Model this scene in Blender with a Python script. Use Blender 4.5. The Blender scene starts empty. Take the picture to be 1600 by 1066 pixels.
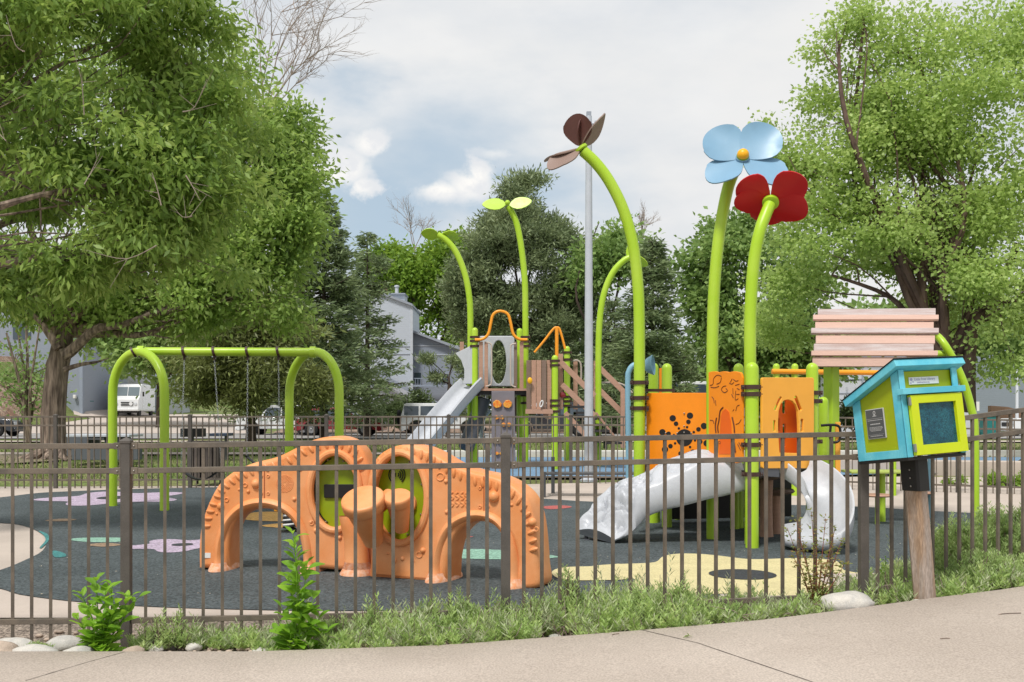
import bpy, bmesh, math, random
import numpy as np
from mathutils import Vector, Matrix, noise

R = math.radians
random.seed(7)
rng = np.random.default_rng(11)
scene = bpy.context.scene
COL = scene.collection

# ------------------------------------------------------------------ camera
CAMZ, F, CX, HY = 1.4, 1600.0, 800.0, 648.0
cam_d = bpy.data.cameras.new('camera')
cam = bpy.data.objects.new('camera', cam_d)
COL.objects.link(cam)
cam.location = (0, 0, CAMZ)
cam.rotation_euler = (R(90), 0, 0)
cam_d.sensor_width = 36
cam_d.lens = 36
cam_d.shift_y = (HY - 533) / 1600
cam_d.clip_start = 0.05
cam_d.clip_end = 2000
scene.camera = cam

# ------------------------------------------------------------------ light and sky
SUN_EL, SUN_AZ = 58, 205          # azimuth clockwise from +Y (behind the camera, left)
sun_d = bpy.data.lights.new('sun', 'SUN')
sun_d.energy = 2.6
sun_d.angle = R(10)
sun_d.color = (1.0, 0.96, 0.9)
sun = bpy.data.objects.new('sun', sun_d)
COL.objects.link(sun)
_sd = Vector((math.sin(R(SUN_AZ)) * math.cos(R(SUN_EL)), math.cos(R(SUN_AZ)) * math.cos(R(SUN_EL)), math.sin(R(SUN_EL))))
sun.rotation_euler = _sd.to_track_quat('Z', 'Y').to_euler()
sun.location = (0, 0, 40)

world = bpy.data.worlds.new('World')
scene.world = world
world.use_nodes = True
wn, wl = world.node_tree.nodes, world.node_tree.links
wn.clear()
def N(tree, typ, **kw):
    n = tree.nodes.new(typ)
    for k, v in kw.items():
        if k.startswith('_'):
            setattr(n, k[1:], v)
    return n
wt = world.node_tree
w_out = wt.nodes.new('ShaderNodeOutputWorld')
w_bg = wt.nodes.new('ShaderNodeBackground')
w_bg.inputs['Strength'].default_value = 0.079
wl.new(w_bg.outputs[0], w_out.inputs[0])
sky = wt.nodes.new('ShaderNodeTexSky')
sky.sky_type = 'NISHITA'
sky.sun_disc = False
sky.sun_elevation = R(SUN_EL)
sky.sun_rotation = R(SUN_AZ)
sky.air_density = 1.0
sky.dust_density = 2.0
tc = wt.nodes.new('ShaderNodeTexCoord')
def wmath(op, a, b=None, clamp=False, c=None):
    n = wt.nodes.new('ShaderNodeMath'); n.operation = op; n.use_clamp = clamp
    for i, v in enumerate((a, b, c)):
        if v is None: continue
        if isinstance(v, (int, float)): n.inputs[i].default_value = v
        else: wl.new(v, n.inputs[i])
    return n.outputs[0]
def wmap(v, lo, hi, tlo=0.0, thi=1.0):
    n = wt.nodes.new('ShaderNodeMapRange'); n.interpolation_type = 'SMOOTHSTEP'
    wl.new(v, n.inputs[0])
    for i, q in enumerate((lo, hi, tlo, thi)): n.inputs[i + 1].default_value = q
    return n.outputs[0]
def wmix(f, a, b):
    n = wt.nodes.new('ShaderNodeMix'); n.data_type = 'RGBA'
    if isinstance(f, (int, float)): n.inputs[0].default_value = f
    else: wl.new(f, n.inputs[0])
    for i, v in ((6, a), (7, b)):
        if isinstance(v, tuple): n.inputs[i].default_value = (*v, 1)
        else: wl.new(v, n.inputs[i])
    return n.outputs[2]
def wnoise(scale, detail, sx=1, sy=1, sz=1, rough=0.55):
    mp = wt.nodes.new('ShaderNodeMapping'); mp.inputs['Scale'].default_value = (sx, sy, sz)
    wl.new(tc.outputs['Generated'], mp.inputs[0])
    n = wt.nodes.new('ShaderNodeTexNoise'); n.inputs['Scale'].default_value = scale
    n.inputs['Detail'].default_value = detail; n.inputs['Roughness'].default_value = rough
    wl.new(mp.outputs[0], n.inputs[0]); return n.outputs[0]
def wdist(px, py, stretch=(1, 1, 1)):
    d = Vector(((px - CX) / F, 1, (HY - py) / F)).normalized()
    mp = wt.nodes.new('ShaderNodeMapping'); mp.inputs['Scale'].default_value = stretch
    mp.inputs['Location'].default_value = tuple(-d[i] * stretch[i] for i in range(3))
    wl.new(tc.outputs['Generated'], mp.inputs[0])
    n = wt.nodes.new('ShaderNodeVectorMath'); n.operation = 'LENGTH'
    wl.new(mp.outputs[0], n.inputs[0]); return n.outputs['Value']
n1 = wnoise(2.2, 6, 1, 1, 2.6)
n2 = wnoise(7.0, 8, 1, 1, 2.2)
over = wmix(wmap(n1, 0.38, 0.62), (6.6, 7.0, 7.5), (8.3, 8.3, 8.25))
over = wmix(wmath('MULTIPLY', wmap(n2, 0.45, 0.75), 0.35), over, (8.9, 8.9, 8.9))
blue = wmix(0.55, sky.outputs[0], (4.3, 6.3, 7.9))
gap = None
for (bx, by, r0, st) in ((690, 235, 0.14, (1, 1, 1.7)), (600, 330, 0.12, (1, 1, 1.4)), (800, 300, 0.12, (1, 1, 1.9)), (560, 160, .08, (1, 1, 1.6))):
    dd = wmath('ADD', wdist(bx, by, st), wmath('MULTIPLY', wmath('SUBTRACT', n2, 0.5), 0.22))
    m = wmap(dd, 0.0, r0 * 1.25, 1.0, 0.0)
    gap = m if gap is None else wmath('MAXIMUM', gap, m)
backgap = wmap(n1, 0.56, 0.75)
gap = wmath('MULTIPLY', gap, 0.72)
skycol = wmix(gap, over, blue)
# two bright cumulus heads standing in the blue gap
n3 = wnoise(26, 6, 1, 1, 1.2, 0.6)
cum = None
for (bx, by, rr, st) in ((540, 262, .030, (1, 1, 1.3)), (578, 226, .022, (1, 1, 1.5)), (512, 276, .030, (1, 1, 1.5)), (565, 292, .016, (1, 1, 1.3)),
                         (735, 290, .03, (1, 1, 1.6)), (690, 298, .03, (1, 1, 2.6)), (748, 274, .018, (1, 1, 1.2)), (772, 240, .022, (1, 1, 3.5))):
    dd = wmath('ADD', wdist(bx, by, st), wmath('MULTIPLY', wmath('SUBTRACT', n3, 0.5), 0.07))
    m = wmap(dd, rr * 0.35, rr * 1.15, 1.0, 0.0)
    if st[2] > 3: m = wmath('MULTIPLY', m, 0.45)
    cum = m if cum is None else wmath('MAXIMUM', cum, m)
cumcol = wmix(wmap(n3, 0.4, 0.62), (8.0, 8.1, 8.3), (10.2, 9.9, 9.4))
skycol = wmix(wmath('MULTIPLY', cum, 0.93), skycol, cumcol)
wl.new(skycol, w_bg.inputs['Color'])

scene.view_settings.view_transform = 'Standard'
scene.view_settings.look = 'None'
scene.view_settings.exposure = 0.40
scene.view_settings.gamma = 1.0
scene.view_settings.use_curve_mapping = False
scene.render.engine = 'CYCLES'
scene.cycles.use_denoising = True
scene.cycles.max_bounces = 8
scene.cycles.transparent_max_bounces = 8

# ------------------------------------------------------------------ terrain and pixel helpers
def interp(x, t):
    if x <= t[0][0]: return t[0][1]
    for (a, b), (c, d) in zip(t, t[1:]):
        if x <= c: return b + (d - b) * (x - a) / (c - a)
    return t[-1][1]
def sstep(x):
    x = min(1, max(0, x)); return x * x * (3 - 2 * x)
PATHZ = [(-4, .036), (-1.5, .036), (-.4, .061), (.74, .115), (1.56, .15), (2.16, .192), (2.7, .216), (3.45, .24), (5, .38), (8, .6)]
EDGE = [(-8, 5.7), (-2.95, 5.9), (-1.48, 5.9), (-.37, 5.95), (.76, 6.1), (1.56, 6.25), (2.16, 6.4), (2.68, 6.6), (3.45, 6.9), (4.5, 7.6), (7, 9.6)]
FLINE = [(-8, 6.05), (-2.41, 6.4), (-.04, 6.5), (2.36, 6.95), (4.61, 7.79), (7, 8.7)]
FZ = [(-3, -.06), (-.04, -.03), (2.36, .05), (3.73, .2), (6, .4)]
BASEZ = [(0, 0), (14, 0), (18.3, .08), (20, .13), (26, .33), (60, .3), (70, .5), (88, 1.2), (120, 2.0), (400, 2.0)]
def pathz(x): return interp(x, PATHZ)
def H(x, y):
    if y < 12:
        e, f = interp(x, EDGE), interp(x, FLINE)
        pz, fz = pathz(x) - .035, interp(x, FZ)
        w = interp(x, [(-8, .5), (2, .6), (3, 1.6), (6, 3)])
        if y <= e: return pz
        if y <= f: return pz + (fz - pz) * (y - e) / max(.01, f - e)
        if y <= f + w: return fz * (1 - sstep((y - f) / w))
        return 0.0
    z = interp(y, BASEZ)
    if x < -30 and y > 58:
        z += 5.2 * sstep((-34.5 - x) / 7) * sstep((y - 60) / 14)
    return z
def P(px, py, d):
    return Vector(((px - CX) / F * d, d, CAMZ - (py - HY) / F * d))
def G(px, py, dz=0.0):
    """point of the terrain seen at that pixel"""
    lo = 2.0
    d = lo
    while d < 200:
        q = P(px, py, d)
        if q.z < H(q.x, q.y) + dz: break
        d += 0.05 if d < 30 else .5
    return Vector(((px - CX) / F * d, d, H((px - CX) / F * d, d) + dz))
def base(px, d, dz=0.0):
    x = (px - CX) / F * d
    return Vector((x, d, H(x, d) + dz))

# ------------------------------------------------------------------ materials
def _new(name):
    m = bpy.data.materials.new(name); m.use_nodes = True
    nt = m.node_tree; b = nt.nodes['Principled BSDF']
    return m, nt, b
def mat(name, col, rough=0.55, metal=0.0, var=0.0, vscale=4.0, bump=0.0, bscale=60.0, spec=0.4, col2=None, stretch=(1, 1, 1), fine=0.0, fscale=250.0, coat=0.0):
    m, nt, b = _new(name)
    L = nt.links
    b.inputs['Base Color'].default_value = (*col, 1)
    b.inputs['Roughness'].default_value = rough
    b.inputs['Metallic'].default_value = metal
    b.inputs['Specular IOR Level'].default_value = spec
    b.inputs['Coat Weight'].default_value = coat
    tcn = nt.nodes.new('ShaderNodeTexCoord')
    mp = nt.nodes.new('ShaderNodeMapping'); mp.inputs['Scale'].default_value = stretch
    geo = nt.nodes.new('ShaderNodeNewGeometry')
    L.new(geo.outputs['Position'], mp.inputs[0])
    cur = None
    def noise_tex(s, det=6):
        n = nt.nodes.new('ShaderNodeTexNoise'); n.inputs['Scale'].default_value = s
        n.inputs['Detail'].default_value = det; n.inputs['Roughness'].default_value = .6
        L.new(mp.outputs[0], n.inputs[0]); return n.outputs[0]
    def ramp(v, lo, hi):
        r = nt.nodes.new('ShaderNodeMapRange'); r.interpolation_type = 'SMOOTHSTEP'
        r.inputs[1].default_value = lo; r.inputs[2].default_value = hi
        L.new(v, r.inputs[0]); return r.outputs[0]
    def mix(f, a, c, mode='MIX'):
        x = nt.nodes.new('ShaderNodeMix'); x.data_type = 'RGBA'; x.blend_type = mode
        if isinstance(f, float): x.inputs[0].default_value = f
        else: L.new(f, x.inputs[0])
        for i, v in ((6, a), (7, c)):
            if isinstance(v, tuple): x.inputs[i].default_value = (*v, 1)
            else: L.new(v, x.inputs[i])
        return x.outputs[2]
    cur = col
    if var > 0:
        c2 = col2 or tuple(c * (1 - var) for c in col)
        cur = mix(ramp(noise_tex(vscale), .35, .68), col, c2)
    if fine > 0:
        fn = ramp(noise_tex(fscale, 2), .3, .7)
        x = nt.nodes.new('ShaderNodeMapRange'); x.inputs[3].default_value = 1 - fine; x.inputs[4].default_value = 1 + fine
        L.new(fn, x.inputs[0])
        cur = mix(1.0, cur, x.outputs[0], 'MULTIPLY')
    if not isinstance(cur, tuple): L.new(cur, b.inputs['Base Color'])
    if bump > 0:
        bp = nt.nodes.new('ShaderNodeBump'); bp.inputs['Strength'].default_value = bump
        bp.inputs['Distance'].default_value = .01
        L.new(noise_tex(bscale, 4), bp.inputs['Height']); L.new(bp.outputs[0], b.inputs['Normal'])
    if rough > .15:
        rr = nt.nodes.new('ShaderNodeMapRange'); rr.inputs[3].default_value = rough - .08; rr.inputs[4].default_value = min(1, rough + .1)
        L.new(noise_tex(9.0, 3), rr.inputs[0]); L.new(rr.outputs[0], b.inputs['Roughness'])
    return m
def leafmat(name, c1, c2, c3, trans=.3, cs=.6, rough=.5, spec=.35):
    """leaf colours vary leaf by leaf and clump by clump"""
    m, nt, b = _new(name); L = nt.links
    geo = nt.nodes.new('ShaderNodeNewGeometry')
    cr = nt.nodes.new('ShaderNodeValToRGB')
    e = cr.color_ramp.elements
    e[0].position = 0; e[0].color = (*c1, 1); e[1].position = 1; e[1].color = (*c3, 1)
    q = e.new(.5); q.color = (*c2, 1)
    n = nt.nodes.new('ShaderNodeTexNoise'); n.inputs['Scale'].default_value = cs; n.inputs['Detail'].default_value = 3
    L.new(geo.outputs['Position'], n.inputs[0])
    mr = nt.nodes.new('ShaderNodeMapRange'); mr.inputs[1].default_value = .3; mr.inputs[2].default_value = .7
    L.new(n.outputs[0], mr.inputs[0])
    mx = nt.nodes.new('ShaderNodeMix'); mx.data_type = 'FLOAT'; mx.inputs[0].default_value = .5
    L.new(geo.outputs['Random Per Island'], mx.inputs[2]); L.new(mr.outputs[0], mx.inputs[3])
    L.new(mx.outputs[0], cr.inputs[0])
    L.new(cr.outputs[0], b.inputs['Base Color'])
    b.inputs['Roughness'].default_value = rough; b.inputs['Specular IOR Level'].default_value = spec
    tr = nt.nodes.new('ShaderNodeBsdfTranslucent')
    hs = nt.nodes.new('ShaderNodeHueSaturation'); hs.inputs['Value'].default_value = 1.5; hs.inputs['Hue'].default_value = .485
    L.new(cr.outputs[0], hs.inputs['Color']); L.new(hs.outputs[0], tr.inputs[0])
    ms = nt.nodes.new('ShaderNodeMixShader'); ms.inputs[0].default_value = trans
    L.new(b.outputs[0], ms.inputs[1]); L.new(tr.outputs[0], ms.inputs[2])
    L.new(ms.outputs[0], nt.nodes['Material Output'].inputs[0])
    return m

# ------------------------------------------------------------------ objects
def tag(o, label=None, cat=None, group=None, kind=None):
    if label: o['label'] = label
    if cat: o['category'] = cat
    if group: o['group'] = group
    if kind: o['kind'] = kind
    return o
def thing(name, label, cat, loc=(0, 0, 0), group=None):
    o = bpy.data.objects.new(name, None); COL.objects.link(o)
    o.location = loc; o.empty_display_size = .1
    return tag(o, label, cat, group)
def origin_of(o):
    v = Vector((0, 0, 0))
    while o is not None:
        v += o.location; o = o.parent
    return v
class MB:
    def __init__(s): s.v, s.f, s.mi, s.cur = [], [], [], 0
    def add(s, vs, fs):
        k = len(s.v); s.v.extend([tuple(p) for p in vs]); s.f.extend([tuple(i + k for i in f) for f in fs]); s.mi.extend([s.cur] * len(fs)); return s
    def box(s, c, size, M=None):
        hx, hy, hz = size[0] / 2, size[1] / 2, size[2] / 2
        vs = [Vector((sx * hx, sy * hy, sz * hz)) for sz in (-1, 1) for sy in (-1, 1) for sx in (-1, 1)]
        if M is not None: vs = [M @ v for v in vs]
        c = Vector(c)
        return s.add([v + c for v in vs], [(0, 2, 3, 1), (4, 5, 7, 6), (0, 1, 5, 4), (2, 6, 7, 3), (0, 4, 6, 2), (1, 3, 7, 5)])
    def bar(s, a, b, w, h, up=(0, 0, 1)):
        """rectangular bar from a to b, w wide, h high"""
        a, b = Vector(a), Vector(b); t = (b - a); L = t.length; t.normalize()
        side = t.cross(Vector(up))
        if side.length < 1e-4: side = t.cross(Vector((0, 1, 0)))
        side.normalize(); u = side.cross(t)
        vs = [p + side * sx * w / 2 + u * sz * h / 2 for p in (a, b) for sz in (-1, 1) for sx in (-1, 1)]
        return s.add(vs, [(0, 1, 3, 2), (4, 6, 7, 5), (0, 4, 5, 1), (2, 3, 7, 6), (0, 2, 6, 4), (1, 5, 7, 3)])
    def tube(s, pts, r, n=14, caps=True, flat=None):
        pts = [Vector(p) for p in pts]; m = len(pts)
        rr = r if isinstance(r, (list, tuple)) else [r] * m
        t0 = (pts[1] - pts[0]).normalized()
        a = Vector((0, 0, 1)) if abs(t0.z) < .9 else Vector((1, 0, 0))
        nx = (a - t0 * a.dot(t0)).normalized()
        vs = []
        for i, p in enumerate(pts):
            t = (pts[min(i + 1, m - 1)] - pts[max(i - 1, 0)]).normalized()
            nx = (nx - t * nx.dot(t)); nx.normalize(); ny = t.cross(nx)
            for k in range(n):
                an = 2 * math.pi * k / n
                vs.append(p + (nx * math.cos(an) + ny * math.sin(an)) * rr[i])
        fs = [(i * n + k, i * n + (k + 1) % n, (i + 1) * n + (k + 1) % n, (i + 1) * n + k) for i in range(m - 1) for k in range(n)]
        if caps: fs += [tuple(range(n - 1, -1, -1)), tuple(range((m - 1) * n, m * n))]
        return s.add(vs, fs)
    def cyl(s, a, b, r0, r1=None, n=16, caps=True): return s.tube([a, b], [r0, r0 if r1 is None else r1], n, caps)
    def lathe(s, o, ax, prof, n=24, caps=True):
        """prof: list of (radius, height along axis)"""
        o, ax = Vector(o), Vector(ax).normalized()
        a = Vector((0, 0, 1)) if abs(ax.z) < .9 else Vector((1, 0, 0))
        nx = (a - ax * a.dot(ax)).normalized(); ny = ax.cross(nx)
        vs = [o + ax * h + (nx * math.cos(2 * math.pi * k / n) + ny * math.sin(2 * math.pi * k / n)) * max(r, 1e-4) for r, h in prof for k in range(n)]
        m = len(prof)
        fs = [(i * n + k, i * n + (k + 1) % n, (i + 1) * n + (k + 1) % n, (i + 1) * n + k) for i in range(m - 1) for k in range(n)]
        if caps: fs += [tuple(range(n - 1, -1, -1)), tuple(range((m - 1) * n, m * n))]
        return s.add(vs, fs)
    def ball(s, c, r, n=12, m=8, sc=(1, 1, 1), M=None):
        c = Vector(c); vs = []
        for i in range(1, m):
            th = math.pi * i / m
            for k in range(n):
                ph = 2 * math.pi * k / n
                v = Vector((math.sin(th) * math.cos(ph) * sc[0], math.sin(th) * math.sin(ph) * sc[1], math.cos(th) * sc[2])) * r
                vs.append(c + (M @ v if M else v))
        tp = Vector((0, 0, r * sc[2])); bt = -tp
        vs += [c + (M @ tp if M else tp), c + (M @ bt if M else bt)]
        T, B = (m - 1) * n, (m - 1) * n + 1
        fs = [(i * n + k, (i + 1) * n + k, (i + 1) * n + (k + 1) % n, i * n + (k + 1) % n) for i in range(m - 2) for k in range(n)]
        fs += [(T, k, (k + 1) % n) for k in range(n)] + [(B, (m - 2) * n + (k + 1) % n, (m - 2) * n + k) for k in range(n)]
        return s.add(vs, fs)
    def dome_post(s, b, top, r, n=20):
        """round post with a domed cap"""
        b, top = Vector(b), Vector(top); L = (top - b).length
        prof = [(r, 0), (r, L - r)] + [(r * math.cos(R(a)), L - r + r * math.sin(R(a))) for a in (18, 36, 54, 70, 82, 90)]
        return s.lathe(b, top - b, prof, n)
    def quad(s, *p): return s.add(p, [tuple(range(len(p)))])
    def grid(s, rows):
        n = len(rows[0]); vs = [p for r in rows for p in r]
        fs = [(i * n + k, i * n + k + 1, (i + 1) * n + k + 1, (i + 1) * n + k) for i in range(len(rows) - 1) for k in range(n - 1)]
        return s.add(vs, fs)
    def xform(s, M): s.v = [tuple(M @ Vector(p)) for p in s.v]; return s
    def build(s, name, mt, parent=None, smooth=True, bevel=0.0, ang=35, label=None):
        me = bpy.data.meshes.new(name)
        if parent is None:
            arr = np.array(s.v); lo, hi = arr.min(0), arr.max(0)
            org = Vector(((lo[0] + hi[0]) / 2, (lo[1] + hi[1]) / 2, lo[2]))
        else: org = origin_of(parent)
        me.from_pydata([(p[0] - org[0], p[1] - org[1], p[2] - org[2]) for p in s.v], [], s.f)
        mts = mt if isinstance(mt, (list, tuple)) else [mt]
        for q in mts: me.materials.append(q)
        if len(mts) > 1: me.polygons.foreach_set('material_index', s.mi)
        me.validate()
        if smooth:
            me.shade_smooth(); me.set_sharp_from_angle(angle=R(ang))
        o = bpy.data.objects.new(name, me); COL.objects.link(o)
        if parent is None: o.location = org
        else: o.parent = parent
        if bevel > 0:
            bm = o.modifiers.new('bevel', 'BEVEL'); bm.width = bevel; bm.segments = 2; bm.limit_method = 'ANGLE'; bm.angle_limit = R(40)
        if label: o['label'] = label
        return o
def cr(pts, k=6, closed=False):
    """Catmull-Rom through the points"""
    pts = [Vector(p) for p in pts]; n = len(pts); out = []
    rngi = range(n) if closed else range(n - 1)
    for i in rngi:
        if closed: a, b, c, d = pts[i - 1], pts[i], pts[(i + 1) % n], pts[(i + 2) % n]
        else: a, b, c, d = pts[max(i - 1, 0)], pts[i], pts[i + 1], pts[min(i + 2, n - 1)]
        for j in range(k):
            t = j / k
            out.append(.5 * ((2 * b) + (c - a) * t + (2 * a - 5 * b + 4 * c - d) * t * t + (3 * b - a - 3 * c + d) * t ** 3))
    if not closed: out.append(pts[-1])
    return out
class Plane:
    """a standing plane through two ground points; turns photo outlines into real flat boards"""
    def __init__(s, A, B):
        s.A = Vector((A[0], A[1])); B = Vector((B[0], B[1])); s.d = (B - s.A).normalized(); s.n = Vector((s.d.y, -s.d.x))
    def m(s, px, py, off=0.0):
        r = Vector(((px - CX) / F, 1.0)); t = (s.A.dot(s.n) + off) / r.dot(s.n)
        return Vector(((r * t - s.A).dot(s.d), CAMZ - (py - HY) / F * t))
    def w(s, uz, off=0.0):
        p = s.A + s.d * uz[0] + s.n * off; return Vector((p.x, p.y, uz[1]))
    def pt(s, px, py, off=0.0): return s.w(s.m(px, py, off), off)
def outline_mesh(outer, holes, thick, bev):
    cu = bpy.data.curves.new('tmp', 'CURVE'); cu.dimensions = '2D'; cu.fill_mode = 'BOTH'
    cu.extrude = max(thick / 2 - bev, .0005); cu.bevel_depth = bev; cu.offset = -bev; cu.bevel_resolution = 1 if bev < .01 else 3
    for pts in [outer] + list(holes):
        sp = cu.splines.new('POLY'); sp.points.add(len(pts) - 1)
        for p, q in zip(sp.points, pts): p.co = (q[0], q[1], 0, 1)
        sp.use_cyclic_u = True
    o = bpy.data.objects.new('tmp', cu); COL.objects.link(o)
    dg = bpy.context.evaluated_depsgraph_get(); dg.update()
    me = bpy.data.meshes.new_from_object(o.evaluated_get(dg), depsgraph=dg)
    vs = [v.co.copy() for v in me.vertices]; fs = [tuple(p.vertices) for p in me.polygons]
    bpy.data.objects.remove(o); bpy.data.curves.remove(cu); bpy.data.meshes.remove(me)
    return vs, fs
def board(mb, pl, outer, holes=(), thick=.02, bev=.003, off=0.0, px=True, moff=None):
    """adds a flat board with holes to mb; outlines in photo pixels or (u,z)"""
    cv = (lambda q: pl.m(q[0], q[1], off + thick / 2 if moff is None else moff)) if px else (lambda q: Vector(q))
    vs, fs = outline_mesh([cv(q) for q in outer], [[cv(q) for q in h] for h in holes], thick, bev)
    mb.add([pl.w((v.x, v.y), v.z + off) for v in vs], fs); return mb
def ell(cx, cy, rx, ry, n=32, a0=0, a1=360):
    full = abs(a1 - a0) >= 360
    return [(cx + rx * math.cos(R(a0 + (a1 - a0) * i / (n if full else n - 1))), cy - ry * math.sin(R(a0 + (a1 - a0) * i / (n if full else n - 1)))) for i in range(n)]
def rrect(x0, y0, x1, y1, r, n=4):
    out = []
    for cx_, cy_, a in ((x1 - r, y0 + r, 0), (x0 + r, y0 + r, 90), (x0 + r, y1 - r, 180), (x1 - r, y1 - r, 270)):
        for i in range(n + 1):
            t = R(a + 90 * i / n); out.append((cx_ + r * math.cos(t), cy_ - r * math.sin(t)))
    return out
def sheet(name, poly, dz, mt, kind='structure', step=1.0, zf=None, ysteps=(), thick=0):
    """a ground sheet draped on the terrain"""
    bm = bmesh.new()
    vs = [bm.verts.new((p[0], p[1], 0)) for p in poly]
    bm.faces.new(vs)
    xs = [p[0] for p in poly]; ys = [p[1] for p in poly]
    def cuts(lo, hi, st):
        k = int((hi - lo) / st); return [lo + (i + 1) * (hi - lo) / (k + 1) for i in range(k)]
    for y in cuts(min(ys), max(ys), step): bmesh.ops.bisect_plane(bm, geom=bm.verts[:] + bm.edges[:] + bm.faces[:], plane_co=(0, y, 0), plane_no=(0, 1, 0))
    for x in cuts(min(xs), max(xs), step): bmesh.ops.bisect_plane(bm, geom=bm.verts[:] + bm.edges[:] + bm.faces[:], plane_co=(x, 0, 0), plane_no=(1, 0, 0))
    for y in ysteps: bmesh.ops.bisect_plane(bm, geom=bm.verts[:] + bm.edges[:] + bm.faces[:], plane_co=(0, y, 0), plane_no=(0, 1, 0))
    for v in bm.verts: v.co.z = (zf or H)(v.co.x, v.co.y) + dz
    bmesh.ops.recalc_face_normals(bm, faces=bm.faces[:])
    if sum(f.normal.z for f in bm.faces) < 0: bmesh.ops.reverse_faces(bm, faces=bm.faces[:])
    me = bpy.data.meshes.new(name); bm.to_mesh(me); bm.free(); me.materials.append(mt)
    o = bpy.data.objects.new(name, me); COL.objects.link(o)
    if kind: o['kind'] = kind
    return o
def from_arrays(name, V, nper, mt, parent=None):
    """V: (N, nper, 3) separate polygons"""
    N_ = V.shape[0]
    if parent is not None: org = np.array(origin_of(parent))
    else:
        f_ = V.reshape(-1, 3); org = np.array([f_[:, 0].mean(), f_[:, 1].mean(), f_[:, 2].min()])
    me = bpy.data.meshes.new(name)
    me.vertices.add(N_ * nper); me.vertices.foreach_set('co', (V.reshape(-1, 3) - org).astype(np.float32).ravel())
    me.loops.add(N_ * nper); me.loops.foreach_set('vertex_index', np.arange(N_ * nper, dtype=np.int32))
    me.polygons.add(N_); me.polygons.foreach_set('loop_start', np.arange(0, N_ * nper, nper, dtype=np.int32))
    me.polygons.foreach_set('loop_total', np.full(N_, nper, dtype=np.int32))
    me.update(calc_edges=True); me.materials.append(mt)
    o = bpy.data.objects.new(name, me); COL.objects.link(o)
    if parent is None: o.location = org
    else: o.parent = parent
    return o
def unit(a): return a / np.maximum(1e-6, np.linalg.norm(a, axis=-1, keepdims=True))
def leaves(C, U, L, W, nrm=None, fold=.12):
    """leaf blades: base C, direction U, length L, width W -> (N,4,3)"""
    n = C.shape[0]; U = unit(U)
    if nrm is None: nrm = rng.normal(size=(n, 3)) * .6 + np.array([0, 0, 1.0])
    S = unit(np.cross(U, nrm)); Nn = np.cross(S, U)
    L = np.broadcast_to(L, (n,))[:, None]; W = np.broadcast_to(W, (n,))[:, None]
    m = C + U * L * .45
    return np.stack([C, m + S * W * .5 + Nn * W * fold, C + U * L, m - S * W * .5 + Nn * W * fold], axis=1)

# ------------------------------------------------------------------ palette
M_lime = mat('lime_powder_coat', (.37, .58, .022), .36, var=.16, vscale=1.6, col2=(.42, .60, .05), bump=.05, bscale=180, spec=.45)
M_limed = mat('green_moulded', (.24, .36, .012), .45, var=.1)
M_brown = mat('brown_clamp_metal', (.055, .025, .018), .4, spec=.5)
M_orange = mat('orange_panel', (.90, .27, .008), .42, var=.06, fine=.05)
M_dorange = mat('deep_orange_panel', (.80, .13, .005), .42, var=.06)
M_lorange = mat('pale_orange_panel', (.93, .43, .055), .42, var=.05)
M_oyellow = mat('orange_pipe', (.88, .33, .02), .35)
M_clay = mat('orange_clay_plastic', (.72, .26, .08), .45, var=.18, vscale=2.5, col2=(.78, .35, .15), fine=.08, fscale=300, bump=.12, bscale=240)
M_claydk = mat('orange_clay_seam', (.35, .07, .02), .6)
M_faded = mat('faded_orange_foot', (.80, .48, .33), .6, var=.3, vscale=30, col2=(.74, .30, .13))
M_disc = mat('olive_green_disc', (.25, .35, .008), .35, var=.1)
M_black = mat('black_plastic', (.012, .011, .011), .5)
M_engr = mat('engraved_dark', (.10, .02, .01), .7)
M_slide = mat('grey_slide_plastic', (.50, .52, .56), .34, var=.07, vscale=14, fine=.12, fscale=260, bump=.08, bscale=200)
M_slidedk = mat('dark_grey_plastic', (.09, .095, .11), .5)
M_tan = mat('tan_recycled_board', (.46, .27, .19), .6, var=.12, fine=.1, stretch=(1, 1, 8), fscale=60, bump=.1)
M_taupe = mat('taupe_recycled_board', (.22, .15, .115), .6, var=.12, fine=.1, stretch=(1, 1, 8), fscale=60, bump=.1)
M_roofp = mat('pink_roof_plank', (.56, .37, .30), .6, var=.08, fine=.08, stretch=(1, 9, 9), fscale=40, bump=.15, bscale=60)
M_roofg = mat('greyed_roof_plank', (.38, .28, .255), .6, var=.2, vscale=2, col2=(.48, .42, .41), fine=.1, stretch=(1, 9, 9), fscale=40, bump=.15, bscale=60)
M_deck = mat('dark_deck_coating', (.03, .026, .025), .6)
M_fence = mat('bronze_fence_paint', (.165, .133, .103), .5, var=.22, vscale=7, col2=(.10, .085, .07), fine=.12, fscale=200, spec=.4)
M_fencep = mat('dark_bronze_post', (.098, .086, .076), .5, var=.2, vscale=8, fine=.14, fscale=220)
M_screw = mat('screw_metal', (.35, .33, .30), .35, metal=.8)
M_galv = mat('grey_lamp_pole', (.50, .53, .58), .5, var=.08)
M_petb = mat('pale_blue_petal', (.20, .36, .51), .38, var=.07, vscale=3)
M_petr = mat('red_petal', (.52, .008, .012), .35, var=.1, vscale=3)
M_petn = mat('brown_petal', (.11, .042, .035), .4, var=.1, vscale=3)
M_petn2 = mat('greyish_brown_petal', (.26, .18, .15), .45)
M_yel = mat('yellow_knob', (.85, .42, .01), .4)
M_cobalt = mat('pale_blue_pipe', (.22, .42, .55), .4)
M_libb = mat('blue_library_paint', (.085, .44, .58), .5, var=.16, vscale=6, col2=(.16, .55, .66), bump=.15, bscale=90, fine=.05)
M_libg = mat('olive_library_paint', (.33, .40, .004), .5, var=.1, bump=.12, bscale=90)
M_libd = mat('yellow_green_door_paint', (.56, .66, .006), .42, var=.08, bump=.12, bscale=90)
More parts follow.
